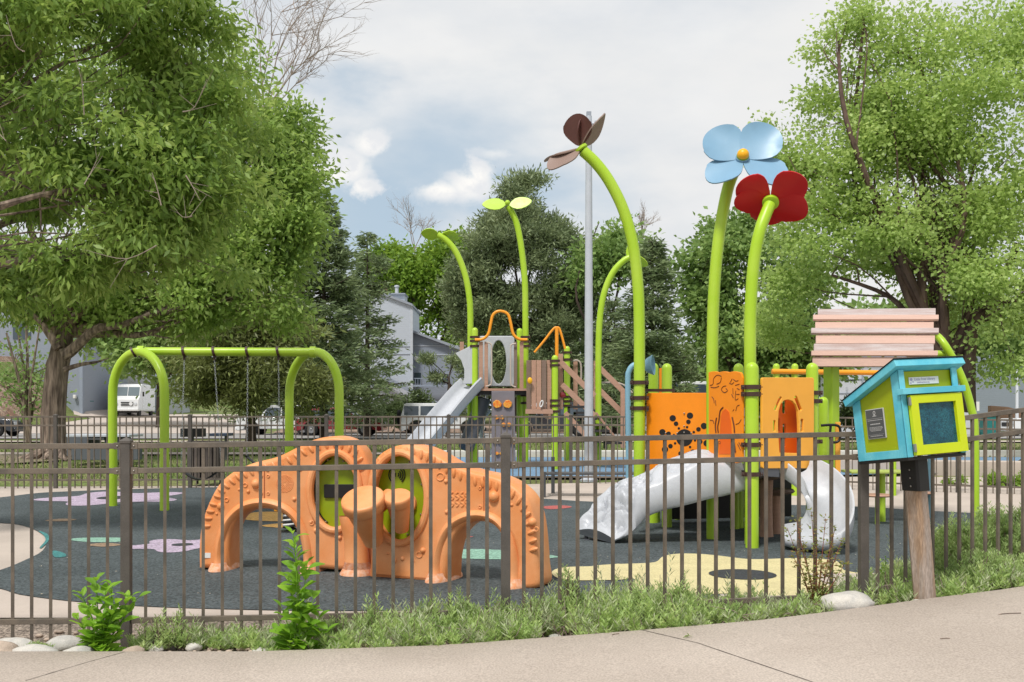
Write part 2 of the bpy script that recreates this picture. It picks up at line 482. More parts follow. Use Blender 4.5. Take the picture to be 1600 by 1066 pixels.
M_plaq = mat('grey_engraved_plaque', (.10, .105, .11), .4, metal=.3)
M_silver = mat('silver_lettering', (.50, .50, .50), .5, metal=.2)
M_white = mat('white_sign', (.72, .72, .70), .5)
M_lilac = mat('lilac_print', (.36, .34, .50), .6)
M_conc = mat('path_concrete', (.465, .40, .345), .85, var=.16, vscale=.6, col2=(.395, .335, .285), fine=.18, fscale=90, bump=.3, bscale=120, spec=.2)
M_plaza = mat('plaza_concrete', (.50, .43, .375), .85, var=.13, vscale=.9, fine=.07, fscale=160, bump=.15, bscale=160, spec=.2)
M_joint = mat('path_joint', (.12, .10, .085), .9)
M_rubber = mat('dark_rubber_surface', (.080, .095, .100), .85, var=.14, vscale=.8, col2=(.060, .073, .077), fine=.5, fscale=48, bump=.8, bscale=70, spec=.25)
def inlay(n, c): return mat(n, c, .8, var=.14, fine=.34, fscale=48, bump=.5, bscale=70, spec=.25)
M_i_lil = inlay('lilac_rubber', (.44, .36, .46)); M_i_mint = inlay('mint_rubber', (.24, .42, .33)); M_i_yel = mat('pale_yellow_rubber', (.60, .53, .29), .8, var=.1, fine=.14, fscale=60, bump=.4, bscale=70, spec=.25)
M_i_org = inlay('ochre_rubber', (.58, .33, .10)); M_i_red = inlay('red_rubber', (.42, .11, .10)); M_i_teal = inlay('teal_rubber', (.06, .22, .22)); M_i_drk = inlay('charcoal_rubber', (.045, .05, .055)); M_i_tan = inlay('tan_rubber', (.30, .21, .14))
M_blue = mat('blue_rubber_surface', (.16, .27, .40), .85, var=.15, fine=.2, fscale=60)
M_grass = mat('lawn_grass', (.115, .165, .045), .9, var=.5, vscale=.35, col2=(.21, .20, .095), fine=.5, fscale=14, bump=.8, bscale=25, spec=.1)
M_soil = mat('bed_soil', (.34, .28, .23), .95, var=.4, vscale=14, fine=.6, fscale=60, bump=1.0, bscale=60, spec=.1)
M_street = mat('street_asphalt', (.30, .29, .28), .9, var=.12, vscale=.3)
M_drive = mat('driveway_concrete', (.50, .43, .38), .9, var=.1, vscale=.2)
M_mulch = mat('bark_mulch', (.21, .125, .085), .95, var=.5, vscale=1.2, col2=(.34, .26, .2), fine=.5, fscale=8)
M_bark = mat('grey_brown_bark', (.29, .225, .18), .95, var=.45, vscale=11, col2=(.12, .09, .075), stretch=(1, 1, .13), fine=.4, fscale=14, bump=1.0, bscale=10, spec=.1)
M_barkm = mat('maple_bark', (.14, .095, .075), .95, var=.45, vscale=5, stretch=(1, 1, .2), bump=.8, bscale=12, spec=.1)
M_barkd = mat('dark_bark', (.085, .065, .052), .95, var=.4, vscale=5, stretch=(1, 1, .2), bump=.8, bscale=12, spec=.1)
M_twig = mat('pale_bare_twig', (.30, .24, .20), .9)
M_rock = mat('pale_river_rock', (.55, .52, .47), .85, var=.3, vscale=9, col2=(.40, .39, .37), fine=.15, bump=.5, bscale=40, spec=.2)
M_rock2 = mat('tan_river_rock', (.50, .40, .32), .85, var=.3, vscale=9, fine=.15, bump=.5, bscale=40, spec=.2)
M_wood = mat('weathered_post_wood', (.36, .30, .26), .8, var=.6, vscale=3, col2=(.30, .195, .12), stretch=(5, 5, .55), fine=.25, fscale=40, bump=.5, bscale=20)
M_side = mat('pale_blue_siding', (.40, .45, .53), .7, var=.06)
M_side2 = mat('grey_siding', (.27, .31, .38), .7, var=.06)
M_wsid = mat('white_siding', (.66, .69, .73), .7)
M_gar = mat('white_garage_door', (.72, .70, .68), .6)
M_trim = mat('grey_trim', (.30, .33, .38), .6)
M_roof = mat('grey_roofing', (.17, .17, .18), .9)
M_glass = mat('dark_window_glass', (.05, .07, .09), .08, spec=.8)
M_carw = mat('white_car_paint', (.72, .73, .74), .25, coat=.5)
M_carr = mat('dark_red_car_paint', (.22, .015, .02), .2, coat=.7)
M_card = mat('dark_car_paint', (.02, .022, .028), .2, coat=.7)
M_cars = mat('silver_car_paint', (.35, .37, .4), .25, metal=.5, coat=.5)
M_tyre = mat('black_tyre', (.015, .015, .015), .8)
M_rim = mat('grey_wheel_rim', (.3, .3, .31), .4, metal=.6)
M_lens = mat('head_light_lens', (.6, .62, .65), .15, spec=.8)
M_rlens = mat('red_lamp_lens', (.4, .01, .01), .2)
M_bench = mat('charcoal_metal', (.075, .077, .082), .5, var=.1)
M_table = mat('slate_grey_panel', (.10, .11, .125), .6, var=.1)
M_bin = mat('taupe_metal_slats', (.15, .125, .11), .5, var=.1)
M_bint = mat('teal_cart_plastic', (.02, .18, .17), .5)

# ------------------------------------------------------------------ ground
def ax_lines(fine, coarse):
    out = list(fine)
    for c in coarse:
        if all(abs(c - q) > .05 for q in out): out.append(c)
    return sorted(out)
gx = ax_lines(np.arange(-8, 8.01, .2), [-260, -160, -110, -80, -70, -64, -60, -56, -52, -49, -46, -44, -42, -40, -38, -36, -34, -32, -30, -26, -22, -18, -14, -11, 11, 14, 18, 22, 26, 30, 40, 60, 90, 130, 180, 260])
gy = ax_lines(np.arange(-1, 11.01, .2), [-20, -6, 12, 13, 15, 18.3, 20, 23, 26, 35, 45, 52, 60, 62, 64, 66, 68, 70, 72, 74, 77, 80, 84, 88, 95, 105, 120, 160, 240, 400])
mb = MB(); mb.grid([[(x, y, H(x, y) - .03) for x in gx] for y in gy])
g = mb.build('ground', M_grass); tag(g, kind='structure')
LFT = -9.0
edge_pts = [(x, interp(x, EDGE)) for x in [-9, -6, -4, -2.95, -1.48, -.37, .2, .76, 1.2, 1.56, 1.9, 2.16, 2.45, 2.68, 3.1, 3.45, 4, 4.5, 5.5, 7]]
sheet('planting_bed', [(x, y - .05) for x, y in edge_pts] + [(7, 10.5), (3.5, 8.8), (2.6, 7.6), (-9, 7.15)], -.006, M_soil, step=.3)
# concrete path in the foreground, a slab with a real edge and tooled joints
mb = MB()
xs_ = np.arange(-9, 7.01, .25)
rows = []
top = [(x, interp(x, EDGE)) for x in xs_]
for j in range(0, 13):
    rows.append([(x, -1 + (e + 1) * j / 12, pathz(x)) for x, e in top])
rows.append([(x, e + .012, pathz(x) - .008) for x, e in top]); rows.append([(x, e + .014, pathz(x) - .12) for x, e in top])
mb.grid(rows); o = mb.build('path', M_conc, ang=50); tag(o, kind='structure')
def groove(px_pts, w=.008):
    mb = MB(); pts = []
    for px, py in px_pts:
        d = 5.0
        for _ in range(30):
            x = (px - CX) / F * d; d = (CAMZ - pathz(x)) * F / (py - HY)
        pts.append(Vector(((px - CX) / F * d, d, pathz((px - CX) / F * d) + .0015)))
    pts = [p for a, b in zip(pts, pts[1:]) for p in [a + (b - a) * t / 8 for t in range(8)]] + [pts[-1]]
    L_, R_ = [], []
    for i, p in enumerate(pts):
        t = (pts[min(i + 1, len(pts) - 1)] - pts[max(i - 1, 0)]).normalized(); s_ = Vector((-t.y, t.x, 0)) * w / 2 * random.uniform(.6, 1.3)
        q1, q2 = p + s_, p - s_
        q1.z = pathz(q1.x) + .002; q2.z = pathz(q2.x) + .002
        L_.append(q1); R_.append(q2)
    mb.grid([L_, R_]); tag(mb.build('path_joint', M_joint), kind='structure')
groove([(195, 1019), (140, 1034), (40, 1064)], .006)
groove([(1000, 984), (1090, 1005), (1275, 1068)], .008)
groove([(1600, 1085), (1275, 1068)], .006)
# plaza concrete round the rubber
sheet('plaza', [(-16, 7.05), (2.4, 7.05), (3.6, 8.3), (9, 9.6), (20, 11), (20, 22), (12.9, 22), (12.4, 20.4), (7, 20.6), (-.5, 18.9), (-9, 18.6), (-16, 18.6)], .002, M_plaza, step=1.0, ysteps=(14, 18.3, 20))
def g0(px, py):
    d = CAMZ * F / (py - HY)
    for _ in range(12): d = .5 * d + .5 * (CAMZ - interp(d, BASEZ)) * F / (py - HY)
    return ((px - CX) / F * d, d)
rub = [(-60, 914), (0, 921), (30, 930), (105, 940), (210, 948), (345, 953), (520, 956), (760, 955), (1000, 960), (1200, 966), (1350, 962), (1480, 945), (1600, 915), (1760, 865), (1900, 830),
       (1760, 812), (1600, 806), (1450, 799), (1330, 792), (1130, 788), (935, 785), (850, 780), (700, 772), (560, 766), (430, 762), (290, 763), (200, 765), (120, 768), (60, 771), (0, 778), (-120, 789), (-120, 812), (0, 818), (35, 822), (60, 832), (73, 845), (66, 862), (40, 876), (0, 892), (-60, 905)]
rubw = [g0(*p) for p in rub]
rubw = [tuple(q[:2]) for q in cr([(x, y, 0) for x, y in rubw], 3, True)]
Z0 = lambda x, y: interp(y, BASEZ)
sheet('playground_surface', rubw, .008, M_rubber, step=3, zf=Z0, ysteps=(14,))
def ground_mark(name, px, mt, k=4, dz=.012, smooth=True):
    pts = [g0(*p) for p in px]
    if smooth: pts = [tuple(q[:2]) for q in cr([(x, y, 0) for x, y in pts], k, True)]
    return sheet(name, pts, dz, mt, step=9, zf=Z0, ysteps=(14,))
def flower_mark(name, px, py, r, petals, mt, rot=0, amp=.18, center=.22, ccol=None):
    cx_, cy_ = g0(px, py)
    pts = [(cx_ + math.cos(t) * r * (1 - amp + amp * math.cos(petals * (t + rot))), cy_ + math.sin(t) * r * (1 - amp + amp * math.cos(petals * (t + rot)))) for t in [2 * math.pi * i / 96 for i in range(96)]]
    sheet(name, pts, .012, mt, step=9, zf=Z0, ysteps=(14,))
    sheet(name, [(cx_ + math.cos(t) * r * center, cy_ + math.sin(t) * r * center) for t in [2 * math.pi * i / 24 for i in range(24)]], .016, ccol or M_i_drk, step=9, zf=Z0)
flower_mark('flower_marking', 178, 779, 1.20, 5, M_i_lil, .4)
flower_mark('flower_marking', 285, 853, .62, 5, M_i_lil, .2, center=.18)
flower_mark('flower_marking', 1160, 900, 1.38, 6, M_i_yel, .3, amp=.14, center=.21)
ground_mark('leaf_marking', [(862, 897), (880, 889), (930, 887), (975, 884), (985, 905), (940, 909), (880, 908)], M_i_yel, dz=.014)
ground_mark('leaf_marking', [(108, 845), (130, 842), (190, 842), (205, 846), (170, 849), (130, 848)], M_i_mint)
ground_mark('leaf_marking', [(70, 815), (95, 812), (120, 813), (100, 816)], M_i_tan)
ground_mark('leaf_marking', [(135, 853), (165, 850), (190, 853), (160, 856)], M_i_tan)
ground_mark('leaf_marking', [(372, 810), (390, 803), (430, 801), (500, 806), (520, 812), (470, 816), (400, 815)], M_i_org)
ground_mark('leaf_marking', [(408, 823), (440, 819), (480, 819), (500, 825), (440, 826)], M_i_org)
ground_mark('leaf_marking', [(690, 862), (760, 860), (850, 868), (870, 873), (800, 876), (700, 873)], M_i_mint)
ground_mark('leaf_marking', [(700, 848), (706, 836), (740, 840), (712, 846)], M_i_red, smooth=False)
ground_mark('leaf_marking', [(845, 793), (880, 791), (893, 794), (860, 797)], M_i_red)
ground_mark('edge_marking', [(60, 831), (74, 836), (76, 846), (66, 857), (62, 857), (71, 846), (68, 838)], M_i_teal)
ground_mark('edge_marking', [(84, 862), (100, 866), (103, 871), (88, 873), (82, 868)], M_i_teal)
# blue splash surface, kerb, walks, street, driveway
def gp(px, d): return ((px - CX) / F * d, d)
sheet('blue_surface', [gp(640, 20.2), gp(1010, 20.2), gp(1300, 20.8), gp(1560, 21.4), gp(1600, 25.6), gp(640, 25.6)], .02, M_blue, step=2, ysteps=(26,))
sheet('sidewalk', [(-40, 27.2), (40, 27.2), (40, 28.6), (-40, 28.6)], .02, M_plaza, step=4)
sheet('sidewalk', [(-60, 40), (60, 40), (60, 42), (-60, 42)], .02, M_plaza, step=6)
sheet('street', [(-120, 46), (120, 46), (120, 58.5), (-120, 58.5)], .02, M_street, step=8)
sheet('driveway', [(-33.5, 58.5), (-15, 58.5), (-18, 70), (-20, 96), (-42, 96), (-34, 80)], .03, M_drive, step=3, ysteps=(60, 70, 88))
sheet('mulch_bank', [(-70, 59.5), (-35, 59.5), (-36, 80), (-42, 100), (-70, 100)], .04, M_mulch, step=3)
sheet('mulch_bank', [(-14, 59.5), (4, 59.5), (6, 75), (-16, 75)], .04, M_mulch, step=3)
sheet('mulch_ring', [(-14.2 + 3.4 * math.cos(a), 25.3 + 2.3 * math.sin(a)) for a in [2 * math.pi * i / 20 for i in range(20)]], .015, mat('bare_dirt', (.24, .20, .13), .95, var=.4, vscale=3, fine=.4, fscale=20), step=1)
mb = MB()
for a, b in ((gp(640, 26.0), gp(1640, 26.2)),):
    mb.bar((a[0], a[1], H(*a) + .07), (b[0], b[1], H(*b) + .07), .3, .18)
tag(mb.build('kerb', mat('pale_kerb', (.62, .60, .56), .8), bevel=.02, smooth=False), kind='structure')
mb = MB()
a, b = gp(1300, 21.9), gp(1700, 20.6)
mb.bar((a[0], a[1], .25), (b[0], b[1], .25), .35, .40)
tag(mb.build('low_wall', M_plaza, smooth=False, bevel=.02), 'low pale concrete wall beyond the far fence at the right', 'wall')

# ------------------------------------------------------------------ near fence
def picket_fence(name, label, posts, rail_h, post_w, rail_w, rail_t, pick_w, spacing, group, post_up=.035, limit=None, pick_drop=.1, mats=(None, None)):
    """posts: (x, y, ground, ztop); rails follow the posts"""
    x0, y0 = posts[0][0], posts[0][1]
    t = thing(name, label, 'fence', (x0, y0, posts[0][2]))
    mp_, mr_ = mats
    for x, y, zb, zt, dr in posts:
        m = MB(); h = zt + post_up - zb + .06
        ang = math.atan2(posts[1][1] - posts[0][1], posts[1][0] - posts[0][0])
        Mr = Matrix.Rotation(ang, 3, 'Z')
        m.box((x, y, zb - .06 + h / 2), (post_w, post_w, h), Mr)
        po = m.build('post', mp_, t, smooth=False, bevel=.003)
        m = MB(); z1 = zt + post_up; w = post_w * 1.16
        vs = [Mr @ Vector((sx * w / 2, sy * w / 2, 0)) + Vector((x, y, z)) for z in (z1 - .018, z1) for sx, sy in ((-1, -1), (1, -1), (1, 1), (-1, 1))]
        vs.append(Vector((x, y, z1 + .022)))
        m.add(vs, [(3, 2, 1, 0), (0, 1, 5, 4), (1, 2, 6, 5), (2, 3, 7, 6), (3, 0, 4, 7), (4, 5, 8), (5, 6, 8), (6, 7, 8), (7, 4, 8)])
        m.build('post_cap', mp_, po, smooth=False, bevel=.002)
    picks = []
    for (xa, ya, ga, za, da), (xb, yb, gb, zb, db) in zip(posts, posts[1:]):
        A, B = Vector((xa, ya, 0)), Vector((xb, yb, 0)); d = (B - A); Ld = d.length; d.normalize()
        a, b = A + d * post_w * .5, B - d * post_w * .5
        za_, zb_ = (za + da) if da else za, zb
        for k, hh in enumerate(rail_h):
            o1 = a + Vector((0, 0, za_ - hh)); o2 = b + Vector((0, 0, zb_ - hh))
            m = MB(); m.bar(o1, o2, rail_w, rail_t)
            if k < 2 and rail_t > .02:
                dd = (o2 - o1).normalized()
                m.bar(o1 - dd * .004, o1 + dd * .045, rail_w + .008, rail_t + .008); m.bar(o2 + dd * .004, o2 - dd * .045, rail_w + .008, rail_t + .008)
            ro = m.build('rail', mr_, t, smooth=False, bevel=.0025)
            if k < 2 and rail_t > .02:
                nn = Vector((d.y, -d.x, 0)); m = MB(); dd = (o2 - o1).normalized()
                for p in (o1 + dd * .022, o2 - dd * .022):
                    c = p + nn * (rail_w / 2 + .004); m.ball(c, .0065, 10, 6)
                m.build('screw', M_screw, ro)
        n = int(round(Ld / spacing)) - 1
        for i in range(n):
            f = (i + 1) / (n + 1); p = A.lerp(B, f); zt_ = za_ + (zb_ - za_) * f; gz = zt_ - pick_drop
            picks.append((p, zt_ - rail_h[0] - rail_t * .5, gz))
    picks = [q for q in picks if abs(q[0].x / q[0].y) < .56]
    picks.sort(key=lambda q: q[0].y)
    lim = limit or len(picks)
    for p, zt_, gz in picks[:lim]:
        m = MB(); m.bar((p.x, p.y, gz), (p.x, p.y, zt_), pick_w, pick_w, up=(d.x, d.y, 0)); m.build('picket', mr_, t, smooth=False)
    if len(picks) > lim:
        m = MB()
        for p, zt_, gz in picks[lim:]: m.bar((p.x, p.y, gz), (p.x, p.y, zt_), pick_w, pick_w, up=(d.x, d.y, 0))
        tag(m.build('pickets', mr_, t, smooth=False), kind='stuff')
    return t
near_posts = [(-4.84, 6.28, -.06, 1.20, 0), (-2.41, 6.4, -.06, 1.204, 0), (-.04, 6.5, -.03, 1.236, 0), (2.385, 6.95, .05, 1.268, .02), (4.61, 7.79, .27, 1.53, 0)]
picket_fence('picket_fence', 'near bronze metal picket fence running across the front of the playground', near_posts, (.0, .155, 1.09), .058, .026, .034, .019, .1165, None, pick_drop=1.235, mats=(M_fencep, M_fence))
far_px = [(-140, 18.3, .06), (87, 18.3, .08), (297, 18.4, .09), (510, 18.7, .08), (701, 19.2, .06), (892, 19.3, .04), (1095, 18.9, .03), (1300, 18.2, .01), (1497, 17.5, -.01), (1710, 16.9, -.01)]
far_posts = [((px - CX) / F * d, d, z, CAMZ - 3.5 * d / F if px < 1200 else CAMZ - (3.5 + (px - 1200) / 300 * 4) * d / F, 0) for px, d, z in far_px]
picket_fence('picket_fence', 'far grey brown metal picket fence along the back of the playground', far_posts, (.0, .155, 1.13), .062, .024, .03, .017, .112, None, limit=100, pick_drop=1.28, mats=(M_fencep, M_fence))

# ------------------------------------------------------------------ swing set
def clamp_ring(m, c, ax, r, w=.03, t=.012):
    m.lathe(Vector(c) - Vector(ax).normalized() * w / 2, ax, [(r, 0), (r + t, 0), (r + t, w), (r, w)], 20, caps=False)
SD = 15.2
sw = thing('swing_set', 'lime green arch frame swing set with four brown chain hangers', 'swing set', base(352, SD))
def gpt(px, d): q = base(px, d); return q
r5 = .066
def arch(pxl, dl, pxr, dr, apex, apd):
    L0, R0 = gpt(pxl, dl), gpt(pxr, dr)
    A_ = P(apex[0], apex[1], apd)
    pts = [L0, Vector((L0.x, L0.y, A_.z - .72))]
    for side, a0 in ((0, None),):
        pass
    out = []
    n = 9
    for S in (L0, R0):
        seg = []
        for i in range(n + 1):
            t = R(90 * i / n)
            seg.append(Vector((A_.x + (S.x - A_.x) * math.cos(t), A_.y + (S.y - A_.y) * math.cos(t), (A_.z - .62) + .62 * math.sin(t))))
        out.append([S] + seg)
    return out[0] + out[1][::-1][1:]
for pl_ in ((176, 15.35, 257, 14.75, (216, 550), SD), (452, 15.55, 530, 14.9, (491, 550), SD)):
    m = MB(); m.tube(arch(*pl_), r5, 18); m.build('arch_leg', M_lime, sw)
bL, bR = P(216, 549.5, SD), P(491, 550.5, SD)
m = MB(); m.tube([bL, bR], r5 * .98, 18); m.build('top_beam', M_lime, sw)
m = MB()
bd = (bR - bL).normalized()
m.cyl(bR - bd * .06, bR + bd * .02, r5 + .02); m.build('beam_collar', M_lime, sw); m = MB(); m.cyl(bL - bd * .0, bL + bd * .09, r5 + .02); m.build('beam_collar', M_lime, sw)
for dx in (-.075, .055):
    m = MB(); c = bL + Vector((dx, 0, -.01)); clamp_ring(m, c, (1, .25, .55 if dx < 0 else -.55), r5 + .004, .03, .016); m.build('clamp', M_brown, sw)
hang = [288, 335, 387, 435]
for hx in hang:
    m = MB(); c = P(hx, 550, SD); clamp_ring(m, c, (1, 0, .22), r5, .035, .02)
    m.box(c + Vector((0, 0, -r5 - .03)), (.03, .03, .05)); m.build('chain_hanger', M_brown, sw)
def chain(a, b, n=None):
    a, b = Vector(a), Vector(b); L_ = (b - a).length; n = int(L_ / .036); m = MB(); d = (b - a).normalized()
    s1 = d.cross(Vector((0, 1, 0))).normalized(); s2 = d.cross(s1)
    for i in range(n):
        c = a + d * (i + .5) * L_ / n; s_ = s1 if i % 2 else s2
        ring = [c + d * math.cos(R(t)) * .024 + s_ * math.sin(R(t)) * .011 for t in range(0, 360, 45)]
        m.tube(ring + [ring[0]], .0019, 4, caps=False)
    return m
def swing(h1, h2, s1, s2, sag, lab, grp='belt swings hanging from the lime green beam'):
    t = thing('belt_swing', lab, 'swing', (s1 + s2) / 2, grp)
    a, b = P(h1, 563, SD), P(h2, 563, SD)
    chain(a, s1).build('chain', M_galv, t); chain(b, s2).build('chain', M_galv, t)
    m = MB(); rows = []
    for w_ in (-.07, 0, .07):
        rows.append([s1.lerp(s2, i / 10) + Vector((0, w_, -sag * math.sin(math.pi * i / 10))) for i in range(11)])
    m.grid(rows); rows2 = [[p + Vector((0, 0, -.012)) for p in r_] for r_ in rows]; m.grid(rows2[::-1])
    m.build('belt_seat', M_black, t)
    for s_ in (s1, s2):
        m = MB(); m.box(s_ + Vector((0, 0, -.0)), (.03, .12, .03)); m.build('seat_clasp', M_black, t)
swing(288, 335, P(283, 733, 14.9), P(346, 731, 15.1), .16, 'black belt swing with a sagging seat in front of the litter bin')
swing(387, 435, P(386, 713, 15.2), P(437, 716, 15.1), .13, 'black belt swing partly behind the orange arch climber')

# ------------------------------------------------------------------ orange arch climber (two moulded walls with a tunnel arch each)
def climber(name, lab, pl, outer, arch_px, trim, disc_c, disc_r, leg_extra, grp='orange moulded arch walls'):
    A3 = pl.w((0, 0))
    mids = [pl.pt(*p) for p in outer]
    c0 = sum(mids, Vector()) / len(mids)
    t = thing(name, lab, 'play climber', (c0.x, c0.y, 0), grp)
    m = MB()
    dh = ell(disc_c[0], disc_c[1], disc_r[0], disc_r[1], 40)
    board(m, pl, [tuple(q[:2]) for q in cr([(x, y, 0) for x, y in outer[:-2]], 5)] + outer[-2:], [dh], thick=.30, bev=.045, moff=.12)
    body = m.build('moulded_wall', M_clay, t, ang=50)
    # rounded collar round the crawl arch, running down as the legs
    ap = cr([pl.pt(x, y, 0.0) for x, y in arch_px], 6)
    m = MB()
    rows = []
    n = len(ap)
    for i, p in enumerate(ap):
        tt = (ap[min(i + 1, n - 1)] - ap[max(i - 1, 0)]).normalized(); nn = Vector((pl.n.x, pl.n.y, 0)); sd = tt.cross(nn).normalized()
        flare = 1 + .35 * max(0, 1 - max(p.z, 0) / .14) ** 2
        rows.append([p + nn * (.185 * math.cos(a)) * flare + sd * (.066 * math.sin(a)) * flare for a in [2 * math.pi * k / 20 for k in range(21)]])
    m.grid(rows); m.build('arch_collar', M_clay, t)
    # worn pale feet
    for p in (ap[0], ap[-1]):
        m = MB(); nn = Vector((pl.n.x, pl.n.y, 0)); dd = Vector((pl.d.x, pl.d.y, 0))
        for (k, (z0, s_)) in enumerate(()): pass
        rr_ = []
        for z_, s_ in ((0.0, 1.44), (.02, 1.42), (.04, 1.33), (.06, 1.22), (.08, 1.17)):
            rr_.append([Vector((p.x, p.y, z_)) + nn * .192 * s_ * math.cos(a) + dd * .078 * s_ * math.sin(a) for a in [2 * math.pi * q / 24 for q in range(25)]])
        m.grid(rr_); m.build('foot', M_faded, t)
    # rope-like ribbed trim following the upper edge
    tp = cr([pl.pt(x, y, .155) for x, y in trim], 8)
    m = MB()
    acc = 0
    for a, b in zip(tp, tp[1:]):
        acc += (b - a).length
        if acc > .062:
            acc = 0; tt = (b - a).normalized(); nn = Vector((pl.n.x, pl.n.y, 0)); sd = tt.cross(nn)
            q = a - nn * .006; m.tube([q - sd * .036 - tt * .010, q - sd * .022 - tt * .006, q + sd * .0, q + sd * .022 + tt * .006, q + sd * .036 + tt * .010], [.008, .016, .018, .016, .008], 8)
    m.build('ribbed_trim', M_clay, t)
    # round window with its coloured disc
    m = MB(); ring = [pl.pt(x, y, .15) for x, y in ell(disc_c[0], disc_c[1], disc_r[0] + 3, disc_r[1] + 3, 40)]
    m.tube(ring + [ring[0]], .033, 10, caps=False); m.build('window_rim', M_clay, t)
    m = MB(); board(m, pl, ell(disc_c[0], disc_c[1], disc_r[0] * 1.06, disc_r[1] * 1.04, 40), [], .03, .004, off=.03); dsc = m.build('activity_disc', M_disc, t)
    for a in range(20, 380, 45):
        m = MB(); m.ball(pl.pt(disc_c[0] + disc_r[0] * .9 * math.cos(R(a)), disc_c[1] - disc_r[1] * .9 * math.sin(R(a)), .05), .009, 8, 5); m.build('screw', M_screw, dsc)
    return t, body, dsc
plL = Plane(G(312, 887)[:2], G(578, 890)[:2])
plL = Plane(g0(312, 888), g0(578, 893))
outerL = [(312, 886), (312, 850), (316, 818), (326, 788), (342, 758), (364, 738), (395, 724), (430, 715), (455, 704), (478, 692), (503, 684), (530, 682), (552, 689), (567, 703), (575, 722), (581, 748), (580, 790), (578, 840), (580, 880), (580, 892), (484, 884), (481, 850), (472, 822), (455, 800), (436, 791), (413, 788), (390, 795), (372, 810), (362, 832), (359, 860), (360, 888), (312, 888)]
archL = [(352, 887), (352, 858), (357, 832), (368, 808), (388, 790), (413, 783), (438, 786), (460, 797), (477, 818), (487, 850), (490, 886)]
trimL = [(321, 832), (325, 810), (333, 788), (348, 764), (372, 746), (400, 735), (432, 727), (458, 717), (480, 704), (503, 696), (528, 694), (548, 702), (560, 716), (567, 740)]
tL, bL_, dL = climber('arch_climber', 'orange moulded arch wall with a black banded green window, left half of the pair', plL, outerL, archL, trimL, (523, 768), (36, 58), None)
m = MB(); board(m, plL, rrect(506, 757, 557, 778, 1.5), [], .03, .003, off=.05); m.build('black_band', M_black, dL, smooth=False)
m = MB(); arc_ = [plL.pt(x, y, .048) for x, y in ell(523, 768, 31, 52, 20, 100, 250)]; m.tube(arc_, .006, 6); m.build('slot', M_black, dL)
# outer leg flaring out at the right end of the left wall
m = MB(); b_ = plL.pt(558, 893, .22)
rr_ = []
for z_, s_, sh in ((0, 1.5, 0), (.02, 1.5, 0), (.06, 1.25, 0), (.12, 1.08, 0), (.3, 1, -.01), (.42, .85, -.05), (.52, .5, -.1)):
    rr_.append([Vector((b_.x + sh, b_.y + sh * .5, z_)) + Vector((plL.d.x, plL.d.y, 0)) * .10 * s_ * math.cos(a) + Vector((plL.n.x, plL.n.y, 0)) * .10 * s_ * math.sin(a) for a in [2 * math.pi * q / 24 for q in range(25)]])
m.grid(rr_[2:]); m.build('leg', M_clay, tL)
m = MB(); m.grid(rr_[:4]); fo = m.build('foot', M_faded, tL)
plR = Plane(g0(576, 897), g0(860, 918))
outerR = [(578, 900), (580, 850), (572, 800), (574, 760), (580, 732), (592, 712), (610, 700), (632, 695), (658, 699), (684, 711), (708, 725), (740, 736), (775, 744), (802, 757), (824, 778), (834, 806), (839, 838), (842, 880), (843, 917), (806, 916), (810, 880), (804, 850), (792, 828), (775, 816), (757, 813), (738, 816), (720, 828), (708, 848), (702, 875), (700, 913), (578, 903)]
archR = [(694, 912), (694, 876), (700, 846), (713, 822), (734, 807), (757, 802), (781, 807), (799, 824), (808, 848), (813, 880), (814, 916)]
trimR = [(583, 752), (590, 728), (602, 714), (620, 706), (640, 706), (664, 713), (690, 728), (712, 741), (742, 752), (772, 759), (798, 771), (816, 791), (826, 814), (832, 842), (834, 866)]
tR, bR_, dR = climber('arch_climber', 'orange moulded arch wall with two drum shapes, right half of the pair', plR, outerR, archR, trimR, (624, 778), (41, 68), None)
m = MB()
for r_ in (3.2, 6.6, 10.2, 13.6):
    for a0 in (-52, 128):
        pts = [plR.pt(x, y, .052) for x, y in ell(620, 742, r_ * .92, r_, 10, a0, a0 + 104)]
        m.tube(pts, .005, 6)
m.build('sound_waves', M_black, dR)
def bumps(pl, t, blist, holes, swirl):
    for x, y, r_ in blist: m = MB(); m.ball(pl.pt(x, y, .147), r_, 14, 8); m.build('raised_bump', M_clay, t)
    for x, y, r_ in holes:
        m = MB(); ring = [pl.pt(x + r_ * 170 * math.cos(a), y + r_ * 170 * math.sin(a), .152) for a in [2 * math.pi * k / 14 for k in range(15)]]
        m.tube(ring, .006, 6, caps=False); m.build('ring_mark', M_clay, t)
bumps(plL, tL, [(400, 756, .042), (345, 791, .036), (374, 765, .014), (388, 768, .018), (460, 780, .02), (494, 829, .024), (470, 735, .012), (524, 838, .014), (531, 840, .022), (543, 829, .018), (339, 803, .013), (540, 834, .013), (486, 816, .015)],
      [(383, 758, .018), (354, 781, .018), (487, 817, .02), (408, 744, .012), (419, 744, .012), (408, 771, .012), (419, 771, .012)], None)
bumps(plR, tR, [(772, 776, .05), (832, 816, .036), (800, 789, .014), (697, 752, .02), (698, 800, .018), (661, 860, .026), (629, 873, .02), (616, 876, .026), (645, 877, .018), (606, 865, .014), (700, 798, .012)],
      [(688, 745, .035), (838, 827, .02), (655, 867, .026), (750, 763, .012), (750, 792, .012), (762, 763, .012), (762, 792, .012), (795, 790, .012)], None)
